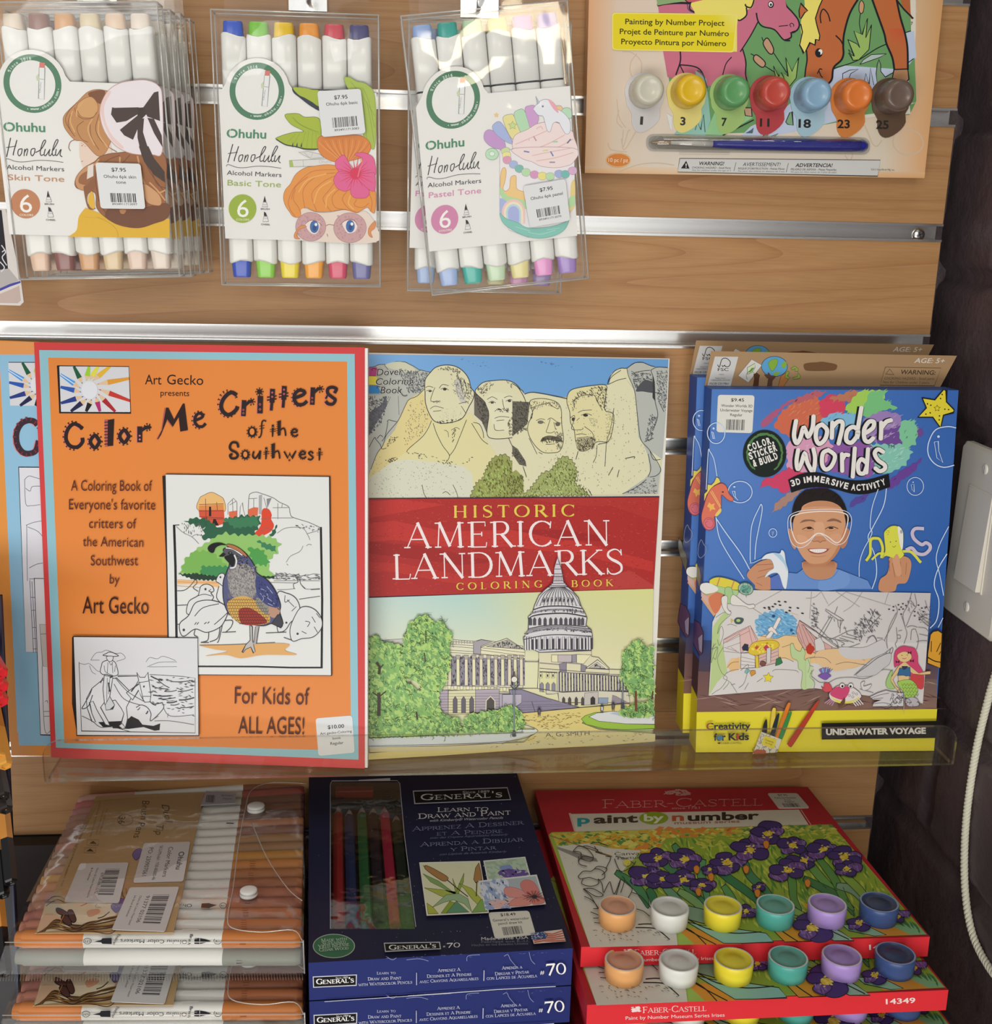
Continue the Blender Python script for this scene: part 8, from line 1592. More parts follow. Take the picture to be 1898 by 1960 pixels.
for i, (x0, x1, y0, c, c2) in enumerate(((647, 649, 1545, 'b02a30', 'd8b49a'), (668, 675, 1549, '233c6c', 'd8b49a'), (692, 702, 1545, '2c7a44', 'd8b49a'), (713, 729, 1546, '2a2434', 'd8b49a'), (735, 756, 1545, 'cc2c50', 'd8b49a'), (757, 781, 1560, '1f3a2c', 'c8a48a'))):
    p0, p1 = hz(x0, y0, zp), hz(x1, 1772, zp); ax = (p1-p0); L_ = ax.length
    b = B(); b.lathe(p0, ax, [(0, .0006), (.003, .0014), (.0035, .0014), (.012, .0034), (.0125, .0037), (L_, .0037)], c, n=6, cols=[c, c, c2, c2, c, c], smooth=False)
    b.build('watercolor_pencil', M_SATIN, gb, label=['red', 'dark blue', 'green', 'black', 'crimson', 'dark green'][i]+' watercolor pencil')
b = B(); e0, e1 = hz(643, 1504, zp), hz(714, 1520, zp); b.box((e0.x, e1.y, zp-.003), (e1.x, e0.y, zp+.003), '8a1c24'); b.build('eraser', M_SATIN, gb, bevel=.0008)
o1_, o4_ = hg+.0008, zg-hg-ZS-.0002
for i in range(4):
    c = copy_tree(gb); c.location = gb.location+Vector((-.001*(i % 2), .0008*i, -(o1_+(o4_-o1_)*i/3)))
    c['label'] = ['navy watercolor pencil box second from the top of its stack', 'navy watercolor pencil box third from the top of its stack', 'navy watercolor pencil box fourth from the top of its stack', 'navy watercolor pencil box at the bottom of its stack'][i]
sticker(gb, plG, [(934, 1747.5), (1012, 1744), (1025, 1789), (947, 1797.5)], [('$18.49', .28, .65, .17, .11, .012), ('General’s watercolor', .06, .95, .36, .1, .005), ('pencil draw kit', .17, .76, .5, .1, .005)], bar=(.23, .6, .72, .92), seed=15, col='d6d4c8')

# ------------------------------------------------------------------ red paint by number boxes
pTL, pTR = hz(1023, 1513, -.576), hz(1545, 1506, -.576); pBL, pBR = hz(1112, 1812.5, -.5695), hz(1779, 1793, -.5695)
plP = plane3(pTL, pTR, (pBL+pBR)/2)
pBL, pBR = hit(1112, 1812.5, *plP), hit(1779, 1793, *plP); pTL, pTR = hit(1023, 1513, *plP), hit(1545, 1506, *plP)
fn = (pBR-pBL).cross(plP[1]).normalized(); fn = fn if fn.y < 0 else -fn
plPF = (pBL, fn); hp = (hit(1110, 1851, *plPF)-pBL).length
dn = -plP[1]*hp
pb = thing('paint_box', (pBL+pBR+pTL+pTR)/4+dn, 'topmost red paint by number box, purple flower picture and six pots', 'paint box', 'stacked red paint boxes')
RDC = 'b02c34'
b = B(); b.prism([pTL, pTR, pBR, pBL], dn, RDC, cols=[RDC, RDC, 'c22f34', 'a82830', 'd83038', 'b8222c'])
a = Art(plP, b, lift=2e-5); a.STEP = 2.6e-6
a.o(1010, 1490, 4.169); WP = 'd3cfc2'; BKL = '2c2a28'
a.P('325,277 345,277 385,425 368,420', 'd0aca4') ; a.P('340,284 2162,249 2239,369 385,425', 'd3cbb8'); a.L('330,278 380,428', 4, 'd8b8b0'); a.L('2178,249 2258,370', 5, 'd8b8b0')
a.SF('Faber-Castell', 590, 236, 1875, 216, 66, 'd3a49c', th=.09, tn=.05, small=.78)
a.T('since 1761', 1148, 248, 1370, 244, 18, 'c79a94', .006)
a.dots('1080,120 1130,100 1200,90 1280,100 1290,130 1180,138', 60, 7, 'cf9a92', 21, 22, 10); a.LL('1085,128 1120,112 1160,125|1180,135 1210,95 1250,120|1220,100 1270,130', 7, 'cf9a92')
a.P('100,118 1100,120', 'ffffff') if False else None
a.T('p', 395, 362, 495, 360, 66, '2f9a9c', .03); a.T('aint', 525, 360, 878, 350, 66, '4a3c30', .03); a.E(1004, 318, 115, 50, '8fa62c', n=34); a.T('by', 925, 342, 1085, 340, 56, 'e6e6cc', .03); a.T('n', 1150, 340, 1245, 338, 62, 'c05a34', .03); a.T('umber', 1275, 340, 1845, 326, 64, '3a3028', .03); a.T('museum series', 1168, 368, 1690, 354, 24, 'b5785a', .012)
a.P('165,455 190,432 2422,369 3182,1250 498,1352', '9fb04a')
a.P('190,440 1150,405 1160,560 900,600 700,560 480,520 230,540', 'c9c25a', sm=False)
a.dots('190,440 2422,375 2600,620 1000,640 230,540', 520, 12, '5f8f4a', 22, 22, 10); a.dots('190,440 1700,400 1500,600 900,600 230,530', 260, 14, 'd6a83c', 23, 26, 0); a.dots('190,440 2422,375 2560,560 1000,600', 200, 12, 'dcd26a', 24, 24, 0); a.dots('900,400 1700,400 1500,620 860,600', 60, 18, 'd88a3c', 25, 34, 0)
a.P('1100,480 2450,420 2700,700 3182,1250 1900,1290 1000,980 820,760 1000,640', '8fa63e', sm=False); a.dots('1100,500 2460,430 3050,1150 1900,1200 1000,900', 420, 9, 'b9c452', 26, 50, 60); a.dots('1100,500 2460,430 3050,1150 1900,1200 1000,900', 360, 9, '5d8a3e', 27, 50, 65); a.dots('1300,430 2420,380 2540,520 1300,560', 160, 10, 'c4c24c', 28, 30, 0)
# unpainted outline corner
a.P('230,545 480,520 660,560 900,580 850,640 760,740 830,860 960,960 1040,1060 1180,1210 1195,1333 498,1352', WP, sm=False)
a.P('225,545 545,640 560,670 420,650 240,570', '8f8a82', sm=False); a.L('170,458 670,625', 9, '9a7f52'); a.L('540,590 675,632', 7, '33302c', taper=(1.3, .3))
a.T('Canvas', 690, 618, 920, 612, 26, '5a5448', .004); a.T('Texture', 700, 652, 928, 642, 26, '5a5448', .004)
def flower(cx, cy, r, c1, c2, seed, ol='2c2440', w=7):
    R_ = random.Random(seed)
    for k in range(5):
        t = radians(k*72+R_.uniform(-20, 20)-90); rr = r*R_.uniform(.75, 1.1)
        px, py = cx+rr*.62*cos(t)*1.35, cy+rr*.62*sin(t)*.8; pts = [(px+rr*.55*cos(radians(q))*1.3*R_.uniform(.8, 1.15), py+rr*.42*sin(radians(q))*R_.uniform(.8, 1.15)) for q in range(0, 360, 45)]
        a.P(pts, c1 if k % 2 else c2, sm=True, ol=ol, w=w, k=3)
        if c1 and k % 2: a.dots(pts, 16, r*.05, '8a70a8' if k % 2 else '2f2450', seed+k, r*.25, 60)
    if c1: a.E(cx, cy, r*.32, r*.2, 'd8b83a', n=12); a.dots([(cx-r*.4, cy-r*.3), (cx+r*.4, cy-r*.3), (cx+r*.4, cy+r*.3), (cx-r*.4, cy+r*.3)], 10, r*.06, 'e4d460', seed, r*.1)
def leaf(pts, c, ol='24382c', w=5):
    P_ = S(pts); n = len(P_); sp = spline(P_, False, 6); l = []; r_ = []
    for i, p in enumerate(sp):
        q = sp[min(i+1, len(sp)-1)]; o = sp[max(i-1, 0)]; dx, dy = q[0]-o[0], q[1]-o[1]; m = math.hypot(dx, dy) or 1; t = i/(len(sp)-1); wd = 30*math.sin(pi*min(1, .15+t*.85))**.7+3
        l.append((p[0]-dy/m*wd, p[1]+dx/m*wd)); r_.append((p[0]+dy/m*wd, p[1]-dx/m*wd))
    a.P(l+r_[::-1], c, ol=ol, w=w)
for i, (q, c) in enumerate((('1160,530 1230,640 1290,850 1330,960', '5c8f5e'), ('1050,660 1180,760 1300,900 1480,1050', '4d8358'), ('1400,650 1380,760 1420,900 1440,1050', '5f9a66'), ('1460,690 1600,800 1800,950 1960,1130', '3f7a50'), ('700,750 860,860 930,960 960,1040', '4d8a5c'), ('960,880 1000,960 1010,1060', '3f7a50'), ('1090,870 1180,960 1290,1080', '6a9a78'), ('1200,900 1350,1000 1480,1160', '7fa86a'), ('1560,860 1640,1000 1640,1130', '5f9a58'), ('1700,560 1760,760 1900,900 1990,1040', '4d8358'), ('2000,640 2100,800 2120,960 2180,1060', '5f8f4a'), ('2160,500 2260,700 2400,860 2600,1040', '6a9a50'), ('2200,800 2350,880 2500,960 2600,1100', '4a7a4c'), ('2300,620 2440,800 2520,960 2600,1060', '5f8f4a'), ('2460,860 2600,900 2720,1040', '7fa080'), ('1900,1000 2060,1040 2240,1110', '88b05c'), ('2500,760 2650,900 2760,1060', '8aa84a'))): leaf(q, c)
a.P('1195,1210 1330,1200 1500,1290 1560,1328 1200,1333', '9fbf58'); a.P('1200,1215 1320,1200 1520,1260 1700,1310 1700,1326 1330,1330', 'd8943a', sm=False)
a.P('1270,1150 1400,1180 1620,1200 1900,1240 1960,1312 1720,1320 1560,1320 1420,1240', '8fc0b4', sm=False, ol=BKL, w=6); a.P('1280,1020 1400,1050 1640,1180 1500,1190 1280,1130', '7fa088', sm=False, ol=BKL, w=6)
a.P('1990,1160 2100,1140 2300,1240 2380,1300 2050,1310 1960,1220', 'dc9a34', sm=False, ol=BKL, w=6); a.P('2100,1120 2300,1130 2500,1230 2600,1300 2440,1300 2280,1230', '9cc0a4', sm=False, ol=BKL, w=6)
a.P('2200,1000 2320,1020 2380,1110 2270,1110', 'dc9a34'); a.P('2640,1200 2900,1170 3182,1250 2700,1268', 'd8943a', sm=False); a.P('2500,1170 2700,1180 2860,1255 2760,1262 2560,1220', '93bf9c', sm=False, ol=BKL, w=5); a.P('2900,1180 3080,1160 3182,1250 3050,1252', '86b480', sm=False); a.dots('2860,980 3160,1235 3050,1235 2860,1080', 60, 9, '3f7a48', 30, 40, 50)
for t in ('860,1195 1000,1200 1060,1230 1130,1290', '880,1170 1000,1170 1180,1225', '1250,1200 1360,1260 1500,1330', '1280,1130 1420,1200 1640,1240 1860,1230', '1100,1130 1300,1220 1420,1330', '1980,1190 2080,1260 2160,1310', '2330,1180 2560,1290'): a.L(t, 8, BKL, sm=True)
PU, PD = '6c4c86', '4a3870'
for i, (x, y, r) in enumerate(((1040, 640, 92), (1255, 650, 105), (960, 790, 112), (1075, 810, 85), (1240, 815, 95), (1390, 860, 75), (1590, 680, 110), (1772, 580, 105), (1915, 450, 112), (2110, 545, 100), (2200, 665, 90), (2075, 745, 110), (2360, 575, 95), (2520, 640, 110), (2540, 735, 80), (1450, 740, 50), (2262, 1210, 130), (1840, 880, 45), (2640, 1170, 75), (2950, 1120, 70), (1740, 1080, 70))): flower(x, y, r, PU, PD, 60+i)
for x, y in ((1460, 800), (1345, 740), (1740, 740), (1830, 930), (1900, 540), (2230, 850), (1360, 920)): a.P([(x-24, y-10), (x, y-28), (x+22, y-8), (x+12, y+34), (x-12, y+30)], 'd88a3a', sm=True, ol='8a4a24', w=4)
a.k = 1
for t in ('360,600 400,560 470,580 520,640 500,680 430,660 420,610 360,600', '400,680 440,640 520,650', '405,640 410,700 470,720', '530,560 560,600 590,610', '400,800 440,760 500,760 540,740 600,760 610,810 560,830 490,810 420,820 400,800', '440,820 430,860 500,880 560,860 560,820', '530,740 560,720 630,740 590,790', '560,820 590,860 600,930', '440,900 500,960 560,1060', '445,900 540,960 600,950 520,900 445,900', '605,930 650,845 665,880 690,940 740,820 700,960', '750,800 770,830 740,930', '770,830 830,900 800,970', '450,960 520,1000 580,1080', '620,640 660,650 640,700 620,740', '690,660 740,760 830,720 860,680', '700,640 780,660 850,700', '500,1085 560,1110', '520,1135 560,1135', '530,1170 570,1175', '520,1060 570,1060', '830,930 900,960 980,1050', '860,1060 920,1080 970,1120', '560,590 480,560 440,560', '500,540 560,530 640,560'): a.L(t, 6, '3c3834', sm=True)
a.E(790, 690, 30, 26, 'd8cc5a', n=12); a.dots('520,1230 1000,1220 1180,1320 560,1330', 60, 3, '6a6660', 31, 16, 20); a.dots('250,560 800,600 900,900 460,1000', 50, 2, '77736a', 32, 6, 20)
a.o(1380, 1490, 4.171); a.P('375,122 635,120 712,240 455,240', WP) if False else None
# front face
a = Art(plPF, b, lift=2e-5)
a.o(1010, 1490, 4.169)
def T3(txt, x0, y0, x1, y1, h, f='T', **k): (a.T if f == 'T' else a.SF)(txt, x0, y0, x1, y1, h, 'ecd6d2', **k)
T3('Faber-Castell', 850, 1412, 1340, 1400, 46, 'S', th=.14, tn=.06, small=.78); T3('Paint by Number Museum Series Irises', 720, 1462, 1480, 1446, 28, bold=.006); T3('14349', 2722, 1366, 2950, 1358, 42, bold=.02)
a.dots('765,1365 830,1360 830,1400 770,1400', 30, 7, 'ecd6d2', 40, 14, 10)
b.build('printed_box', M_PRINT, pb)
M_POT = mat('translucent_pot', rough=.32, attr=True, spec=.4)
for i, (x, y, c, c2, nm) in enumerate(((1180, 1740, 'dfa468', 'c9947a', 'orange'), (1280, 1742, 'd9dad4', 'c9cac4', 'white'), (1381, 1740, 'e4d238', 'd6c83c', 'yellow'), (1481, 1738, '4fa296', '5f9a8c', 'teal'), (1580, 1736, 'a88ccc', '9c84bc', 'lilac'), (1679, 1733, '3c5080', '3a4560', 'dark blue'))):
    p = hit(x, y+27, *plP); r = (hit(x+36, y+27, *plP)-p).length*.985; b = B()
    b.lathe(p, plP[1], [(0, r*.95), (.0012, r*.97), (.0085, r), (.0088, r*1.01), (.0118, r*1.01), (.0124, r*.99), (.0124, r*.90), (.0115, r*.885), (.0114, r*.5), (.0117, r*.47), (.0117, r*.1)], c, n=36, cols=[c, c, c, c, c, 'c9cac8' if nm != 'dark blue' else '8f9bb4', c, c2, c2, c2, c2])
    b.build('paint_pot', M_POT, pb, label=nm+' paint pot')
F1 = pBL
z2 = pBL.z-hp-.0004
q0, q1 = hz(1121, 1923, z2), hz(1817, 1894, z2)
off = (q0+q1)/2-(pBL+pBR)/2; off.z = -(hp+.0006)
a1 = math.atan2((pBR-pBL).y, (pBR-pBL).x); a2 = math.atan2((q1-q0).y, (q1-q0).x)
def spun(src, ctr, ang, off):
    c = copy_tree(src); v = src.location-ctr; v = Matrix.Rotation(ang, 3, 'Z') @ v; c.location = ctr+v+off; c.rotation_euler = (0, 0, ang); return c
c2_ = spun(pb, (pBL+pBR)/2, a2-a1, off); c2_['label'] = 'second red paint by number box, jutting out in front of the topmost one'
z3 = z2-hp-.0125
off3 = Vector((off.x*.6+.006, off.y-.0015, off.z-hp-.0129)); c3_ = spun(pb, (pBL+pBR)/2, (a2-a1)*.6, off3); c3_['label'] = 'third red paint by number box down, its pots just below the second box'
for k in (1, 2, 3):
    c4 = spun(pb, (pBL+pBR)/2, (a2-a1)*.3, off3+Vector((0, .003*k, -((off3.z+pb.location.z)-ZS-.0012)*k/3))); c4['label'] = ('fourth', 'fifth', 'lowest')[k-1]+' red paint by number box in the stack of red boxes'
# lettering of the second box reads clear of the pots
ST_Q = [(1468, 1519), (1525, 1519), (1549, 1547), (1490, 1548)]
sticker(pb, plP, ST_Q, [('$7.95', .3, .62, .18, .12, .01), ('Paint by Number', .12, .84, .36, .1, .004), ('Irises', .4, .6, .5, .1, .004), ('Regular', .36, .68, .62, .1, .004)], bar=(.22, .68, .74, .93), seed=17, col='c9c4b8', r=4)

# ------------------------------------------------------------------ brush marker sets in clear sleeves
mBL, mBR = hz(150, 1536, -.5760), hz(583, 1506, -.5760); mFL, mFR = hz(30, 1797, -.5640), hz(577, 1797, -.5640)
ms = thing('marker_set', (mBL+mBR+mFL+mFR)/4+Vector((0, 0, -.021)), 'top set of brush markers in a clear sleeve with a kraft card and two snaps', 'marker set', 'stacked brush marker sets')
upm = (mBR-mBL).cross(mBL-mFL).normalized(); upm = upm if upm.z > 0 else -upm
rad = ((mFL-mBL).length/17)/2*.98
cl = ['c99a90', 'c4707a', 'b8808a', 'a5807a', 'a8827a', '94706a', '9a7a70', 'c49088', 'a58a7c', 'b09a88', 'c4a494', 'd0a874', 'cc9878', 'c09080', 'b58676', 'b5786c', 'b87c68', 'cc8048']
cr_ = ['8a5a48', '9a3c40', '6e4a40', '7a5040', '74524a', 'b87a58', '8c6458', 'a07a58', '9c7858', 'b88440', 'c08048', 'a87048', 'a06848', 'a86a50', '9c6450', 'a86a4c', 'b06c44', 'b87038']
def set_marker(p0, p1, c0, c1, name='marker'):
    ax = p1-p0; L_ = ax.length; r = rad; wc = 'd9d8d2'
    b = B(); b.lathe(p0, ax, [(0, r*.5), (.0006, r*.82), (.0045, r*.88), (.005, r), (.040, r), (.0402, r*.96), (L_*.62, r*.96), (L_-.0455, r*.97), (L_-.045, r), (L_-.004, r), (L_-.0006, r*.86), (L_, r*.6)], wc, n=16, cols=[c0, c0, c0, c0, wc, wc, wc, c1, c1, c1, c1, c1])
    return b.build(name, M_SATIN, ms)
for i in range(18):
    t = i/17; set_marker(mBL.lerp(mFL, t), mBR.lerp(mFR, t), cl[i], cr_[i])
lowz = upm*(-rad*2.02)+Vector((0, -.0012, 0))
for i in range(18):
    t = i/17; c = '8b8d84' if i == 17 else cl[(i*7) % 18]; set_marker(mBL.lerp(mFL, t)+lowz, mBR.lerp(mFR, t)+lowz, c, '77786c' if i == 17 else cr_[(i*5) % 18])
plM = (mBL+upm*(rad+.0003), upm)
b = B(); cq = [(184, 1525), (392, 1517), (332, 1786), (67, 1787)]; b.prism([hit(x, y, *plM)+upm*.0004 for x, y in cq], -upm*.0004, 'b89a70')
a = Art((plM[0]+upm*.0004, upm), b, lift=2e-5); a.o(0, 1480, 4.083)
KI = '3f3428'
a.T('Dual', 1262, 245, 1292, 382, 62, KI, 0, it=.1, upv=(.98, .06)); a.T('Tip', 1222, 400, 1214, 480, 62, KI, 0, it=.1, upv=(.98, .06)); a.T('Brush', 1112, 215, 1096, 360, 62, KI, 0, upv=(.97, .06)); a.T('Pens', 1080, 385, 1040, 505, 62, KI, 0, upv=(.97, .06))
a.E(978, 365, 60, 44, None, ol='6a5a44', w=3, n=26); a.T('36', 930, 340, 925, 395, 52, '4a3c2c', 0, upv=(1, 0))
for i, (x0, y0, x1, y1) in enumerate(((830, 280, 770, 480), (805, 285, 745, 480), (740, 270, 560, 620), (715, 280, 500, 800), (690, 300, 470, 890), (780, 215, 700, 500))): a.T('COLOR MARKERS WATER BASED INK DUAL TIP'[:14+i*4], x0, y0, x1, y1, 13, '7f6a4a', .002, upv=(1, -.05))
for x, y in ((728, 545), (705, 605)): a.P([(x-30, y+6), (x, y-16), (x+28, y+8)], '4a3c2c'); a.RR([(x-50, y-25), (x+50, y-25), (x+44, y+20), (x-56, y+20)], 8, None) if False else a.L([(x-44, y-24), (x+46, y-24), (x+40, y+18), (x-52, y+18), (x-44, y-24)], 2.5, '6a5a44')
def girl(a, dy=0):
    a.P('355,1020 860,1020 930,1060 900,1120 850,1160 600,1200 480,1225 285,1252', 'd6c8a8', sm=False); a.P('520,1015 880,1020 910,1060 860,1140 640,1170 540,1130', 'e2d2b4', sm=True)
    a.P('680,1080 760,1060 780,1090 700,1125', 'd8a080', sm=True); a.P('355,1100 480,1130 440,1190 300,1230', 'd8b494', sm=True)
    a.L('765,1135 810,1120 855,1085', 8, '4a4034', sm=True); a.L('630,1040 680,1018', 5, 'b85a68'); a.L('760,1020 745,1045 790,1050', 4, 'b08a6a', sm=True)
    for q, c in (('868,1050 880,1020 930,1010 925,980 970,985 990,1010 960,1040 925,1080 900,1090', '6a5a94'), ('1035,640 1060,600 1100,590 1110,620 1090,660 1060,680', '75649c')): a.P(q, c, sm=True, ol='443a6a', w=4)
    for i in range(13):
        t = i/12; a.L([(290+t*60, 1250-t*12), (400+t*40, 1215-t*70), (560+t*30, 1240-t*50-20*sin(i)), (700, 1235-t*70), (860, 1235-t*110+20*cos(i)), (930+t*60, 1190-t*90)], 7, ('6a4a30', '9a7440', '3a2c24')[i % 3], sm=True)
    for t in ('370,1000 420,965 480,970 520,1000', '360,1040 440,990 500,1010', '350,1010 430,1005'): a.L(t, 4, '3a3430', sm=True)
    for q in ('440,1060 470,1060 540,1100 530,1120 480,1110 445,1090', '530,1080 560,1070 580,1100 595,1150 570,1170 540,1130', '480,1120 530,1120 560,1180 530,1190 490,1160'): a.P(q, '5a3a34', sm=True, ol='1e1820', w=6)
    a.L('500,1110 470,1200 560,1220', 4, 'c98a3a', sm=True); a.L('950,900 960,960 1000,1000', 9, '7a5434', sm=True); a.L('985,905 990,950 1020,990', 8, '9a7040', sm=True)
girl(a)
b.build('kraft_card', M_PRINT, ms)
pc = (plM[0]+upm*.0009, upm)
def lab(q, lines, bar=None, seed=1):
    return sticker(ms, pc, q, lines, bar=bar, seed=seed, col='cdcac8', r=4, lift=.0003, name='paper_label')
def MX(t): return [(x/4.083, 1480+y/4.083) for x, y in S(t)]
L1 = MX('1125,550 1487,537 1432,845 1040,857'); L2 = MX('625,708 1005,700 930,1015 500,1008'); L3 = MX('1015,895 1400,890 1290,1240 872,1225')
def rot_label(q, lines, bar):
    a = Art(pc, lift=.0003); out = a.RR(q, 4, 'cdcac8'); b = a.b; top = [hit(x, y, *pc)+upm*.0003 for x, y in out]; m = len(top)
    b.add(top+[p-upm*.0003 for p in top], [(i, (i+1) % m, (i+1) % m+m, i+m) for i in range(m)], 'cdcac8')
    at = lambda u, v: ((q[0][0]*(1-u)+q[1][0]*u)*(1-v)+(q[3][0]*(1-u)+q[2][0]*u)*v, (q[0][1]*(1-u)+q[1][1]*u)*(1-v)+(q[3][1]*(1-u)+q[2][1]*u)*v)
    for t, u, v0, v1, h, bo in lines:
        p0, p1, pu = at(u, v0), at(u, v1), at(u+.1, v0); l = math.hypot(pu[0]-p0[0], pu[1]-p0[1]); a.T(t, p0[0], p0[1], p1[0], p1[1], h, '2e2c30', bo, upv=((pu[0]-p0[0])/l, (pu[1]-p0[1])/l))
    if bar: u0, u1, v0, v1 = bar; a.bars([at(u0, v0), at(u0, v1), at(u1, v1), at(u1, v0)], 26, '2e2c30', seed=len(lines)+3)
    return b.build('paper_label', M_PAPER, ms)
rot_label(L1, [('Ohuhu', .80, .25, .7, 11, .01), ('Color Markers', .56, .12, .88, 9, .02), ('SKU/Model : Y30-80600-46', .36, .08, .95, 7, 0), ('PO: 230907061', .14, .12, .84, 9, 0)], None)
rot_label(L2, [('6972838613592', .50, .25, .78, 7, 0), ('Ohuhu 36 Colors Water-based Ink', .38, .12, .9, 4.5, 0), ('& Fineliner', .27, .12, .45, 4.5, 0)], (.57, .86, .16, .82))
rot_label(L3, [('91377 02106', .40, .2, .82, 8, 0), ('Ohuhu 36 Colors Water-based', .27, .2, .88, 4.5, 0), ('Ink Brush & Fineliner', .16, .2, .7, 4.5, 0)], (.53, .86, .18, .84))
# marks along the barrels and the front marker
cf = ((mFL+mFR)/2+Vector((0, -rad*.79, rad*.79)), Vector((0, -.707, .707)))
b = B(); a = Art(cf, b, lift=.0002); a.o(0, 1480, 4.083); KK = '25252b'
a.T('Ohuhu Color Markers', 1462, 1306, 942, 1296, 30, KK, .02); a.P('735,1316 790,1304 800,1290 872,1288 874,1336 800,1334 790,1322', KK); a.E(684, 1312, 30, 22, None, ol=KK, w=4, n=24); a.T('171', 702, 1306, 666, 1306, 18, KK, .01); a.T('Fineliner', 918, 1258, 876, 1340, 26, KK, .01, upv=(1, .2))
a.o(300, 1480, 4.084); a.P('425,1312 380,1298 335,1290 295,1292 293,1334 335,1336 380,1326', KK); a.L('336,1290 336,1336', 4, 'd9d8d2'); a.E(476, 1312, 30, 24, None, ol=KK, w=4, n=24); a.T('176', 494, 1306, 458, 1306, 18, KK, .01); a.T('Brush', 262, 1258, 240, 1340, 24, KK, .01, upv=(1, .2))
for i in range(5): a.L([(648, 1262+i*19), (694, 1262+i*19)], 5, '8a4a24')
b.build('marker_print', M_PRINT, ms)
cf2 = ((mFL+mFR)/2+lowz+Vector((0, -rad*.79, rad*.79)), Vector((0, -.707, .707)))
b = B(); a = Art(cf2, b, lift=.0002); a.o(300, 1480, 4.084)
for i in range(5): a.L([(622, 1402+i*21), (666, 1402+i*21)], 5, '3a3a36')
b.build('marker_print', M_PRINT, ms)
pm2 = (plM[0]+upm*.0003, upm); b = B(); a = Art(pm2, b, lift=0); a.o(300, 1480, 4.084)
a.P('470,1030 420,1020 410,1015 350,1018 345,1052 410,1055 420,1048', KK); a.E(518, 1034, 26, 20, None, ol=KK, w=4, n=20); a.T('174', 534, 1028, 502, 1028, 15, KK, .01); a.T('Ohu', 275, 1022, 180, 1020, 28, KK, .01); a.L('545,390 600,392', 8, KK)
for i in range(17): 
    y = 262+i*(55+i*.6); x = 365-i*11; a.L([(x+150-i*1.5, y), (x, y+2), (x-8, y+14)], 3, 'f0efec', up=False)
for k in range(6):
    for i in range(4): a.L([(728-k*14, 690+k*92+i*17), (770-k*14, 690+k*92+i*17)], 4, '8a5438', up=False)
b.build('marker_print', M_PRINT, ms)
# clear sleeve
M_PVC = film('clear_vinyl', tint=(.95, .945, .94, 1), gloss=.3, rough=.1, scale=42, strength=.5, dist=.003, lo=.018)
b = B(); vs = []; nx, ny = 26, 18
sBL, sBR, sFL, sFR = mBL+Vector((.001, .006, 0)), mBR+Vector((.0012, .006, 0)), mFL+Vector((-.004, -.006, 0)), mFR+Vector((.0015, -.006, 0))
for j in range(ny+1):
    for i in range(nx+1):
        u, v = i/nx, j/ny; p = sBL.lerp(sBR, u).lerp(sFL.lerp(sFR, u), v); e_ = min(1, 8*min(v, 1-v), 14*min(u, 1-u)+.3); h = (rad+.0022)*e_+.0012*noise.noise(Vector((u*7, v*6, 2)))*e_; vs.append(p+upm*h)
fs = [(j*(nx+1)+i, j*(nx+1)+i+1, (j+1)*(nx+1)+i+1, (j+1)*(nx+1)+i) for j in range(ny) for i in range(nx)]; b.add(vs, fs, 'ffffff', 0, True)
dd = -upm*(rad*3.6)
fr0, fr1 = sFL+dd*.9+Vector((-.006, -.002, 0)), sFR+dd*.9+Vector((.0005, -.002, 0))
b.quad(sFL, sFR, fr1, fr0, 'ffffff', 2); b.quad(fr0, fr1, sBR+dd, sBL+dd, 'ffffff', 2); b.quad(sFR, sBR, sBR+dd, fr1, 'ffffff', 0); b.quad(sBL, sFL, fr0, sBL+dd, 'ffffff', 0)
w0, w1 = fr0+Vector((-.0, -.0045, -.001)), fr1+Vector((0, -.0045, -.001)); b.quad(fr0, fr1, w1, w0, 'ffffff', 2)
for k in range(110): t = k/110; p = fr0.lerp(fr1, t); q = w0.lerp(w1, t+.005); b.tube([p, q], .00009, 'ffffff', 3, 1)
fl = [hit(x, y, plM[0]+upm*.0015, upm) for x, y in spline([(586, 1500), (520, 1498), (482, 1512), (470, 1545), (456, 1620), (446, 1700), (436, 1752), (444, 1776), (500, 1784), (560, 1780), (578, 1800)], False, 5)]
b.tube(fl, .0003, 'ffffff', 5, 1); b.tube([hit(x, y, plM[0]+upm*.0015, upm) for x, y in spline([(481, 1573), (510, 1640), (550, 1700), (578, 1724)], False, 5)], .0003, 'ffffff', 5, 1)
b.tube([sFL+upm*.002, sFR+upm*.002], .0003, 'ffffff', 5, 1); b.tube([fr1, sFR, sFR+upm*.003], .0004, 'ffffff', 5, 1)
b.build('clear_sleeve', [M_PVC, M_CEDGE, film('clear_vinyl_front', tint=(.93, .93, .93, 1), gloss=.1, rough=.1, scale=42, strength=.4, dist=.003, lo=.006)], ms)
for x, y in ((490, 1545), (476, 1708)):
    p = hit(x, y+6, plM[0]+upm*.001, upm); r = (hit(x+17, y, *plM)-hit(x, y, *plM)).length
    b = B(); b.lathe(p, upm, [(0, r*.95), (.0012, r), (.0014, r*.8), (.0022, r*.8), (.0024, r*.98), (.0038, r*.96), (.0044, r*.8), (.0046, r*.3)], 'e6e6e2', n=28); b.build('snap_button', M_PLAST, ms)
b = B(); q_ = [hit(x, y, plM[0]+upm*.003, upm) for x, y in ((394, 1514), (452, 1519), (450, 1537), (384, 1541))]; b.prism(q_, -upm*.0004, 'a9a4ac'); a = Art((plM[0]+upm*.003, upm), b, lift=2e-5); a.o(300, 1480, 4.084); a.bars('390,170 460,172 452,230 380,228', 12, '3a3640'); a.T('36 Colors', 505, 180, 595, 180, 14, '55505a'); a.T('Water', 515, 205, 590, 205, 14, '55505a'); b.build('folded_label', M_PAPER, ms)
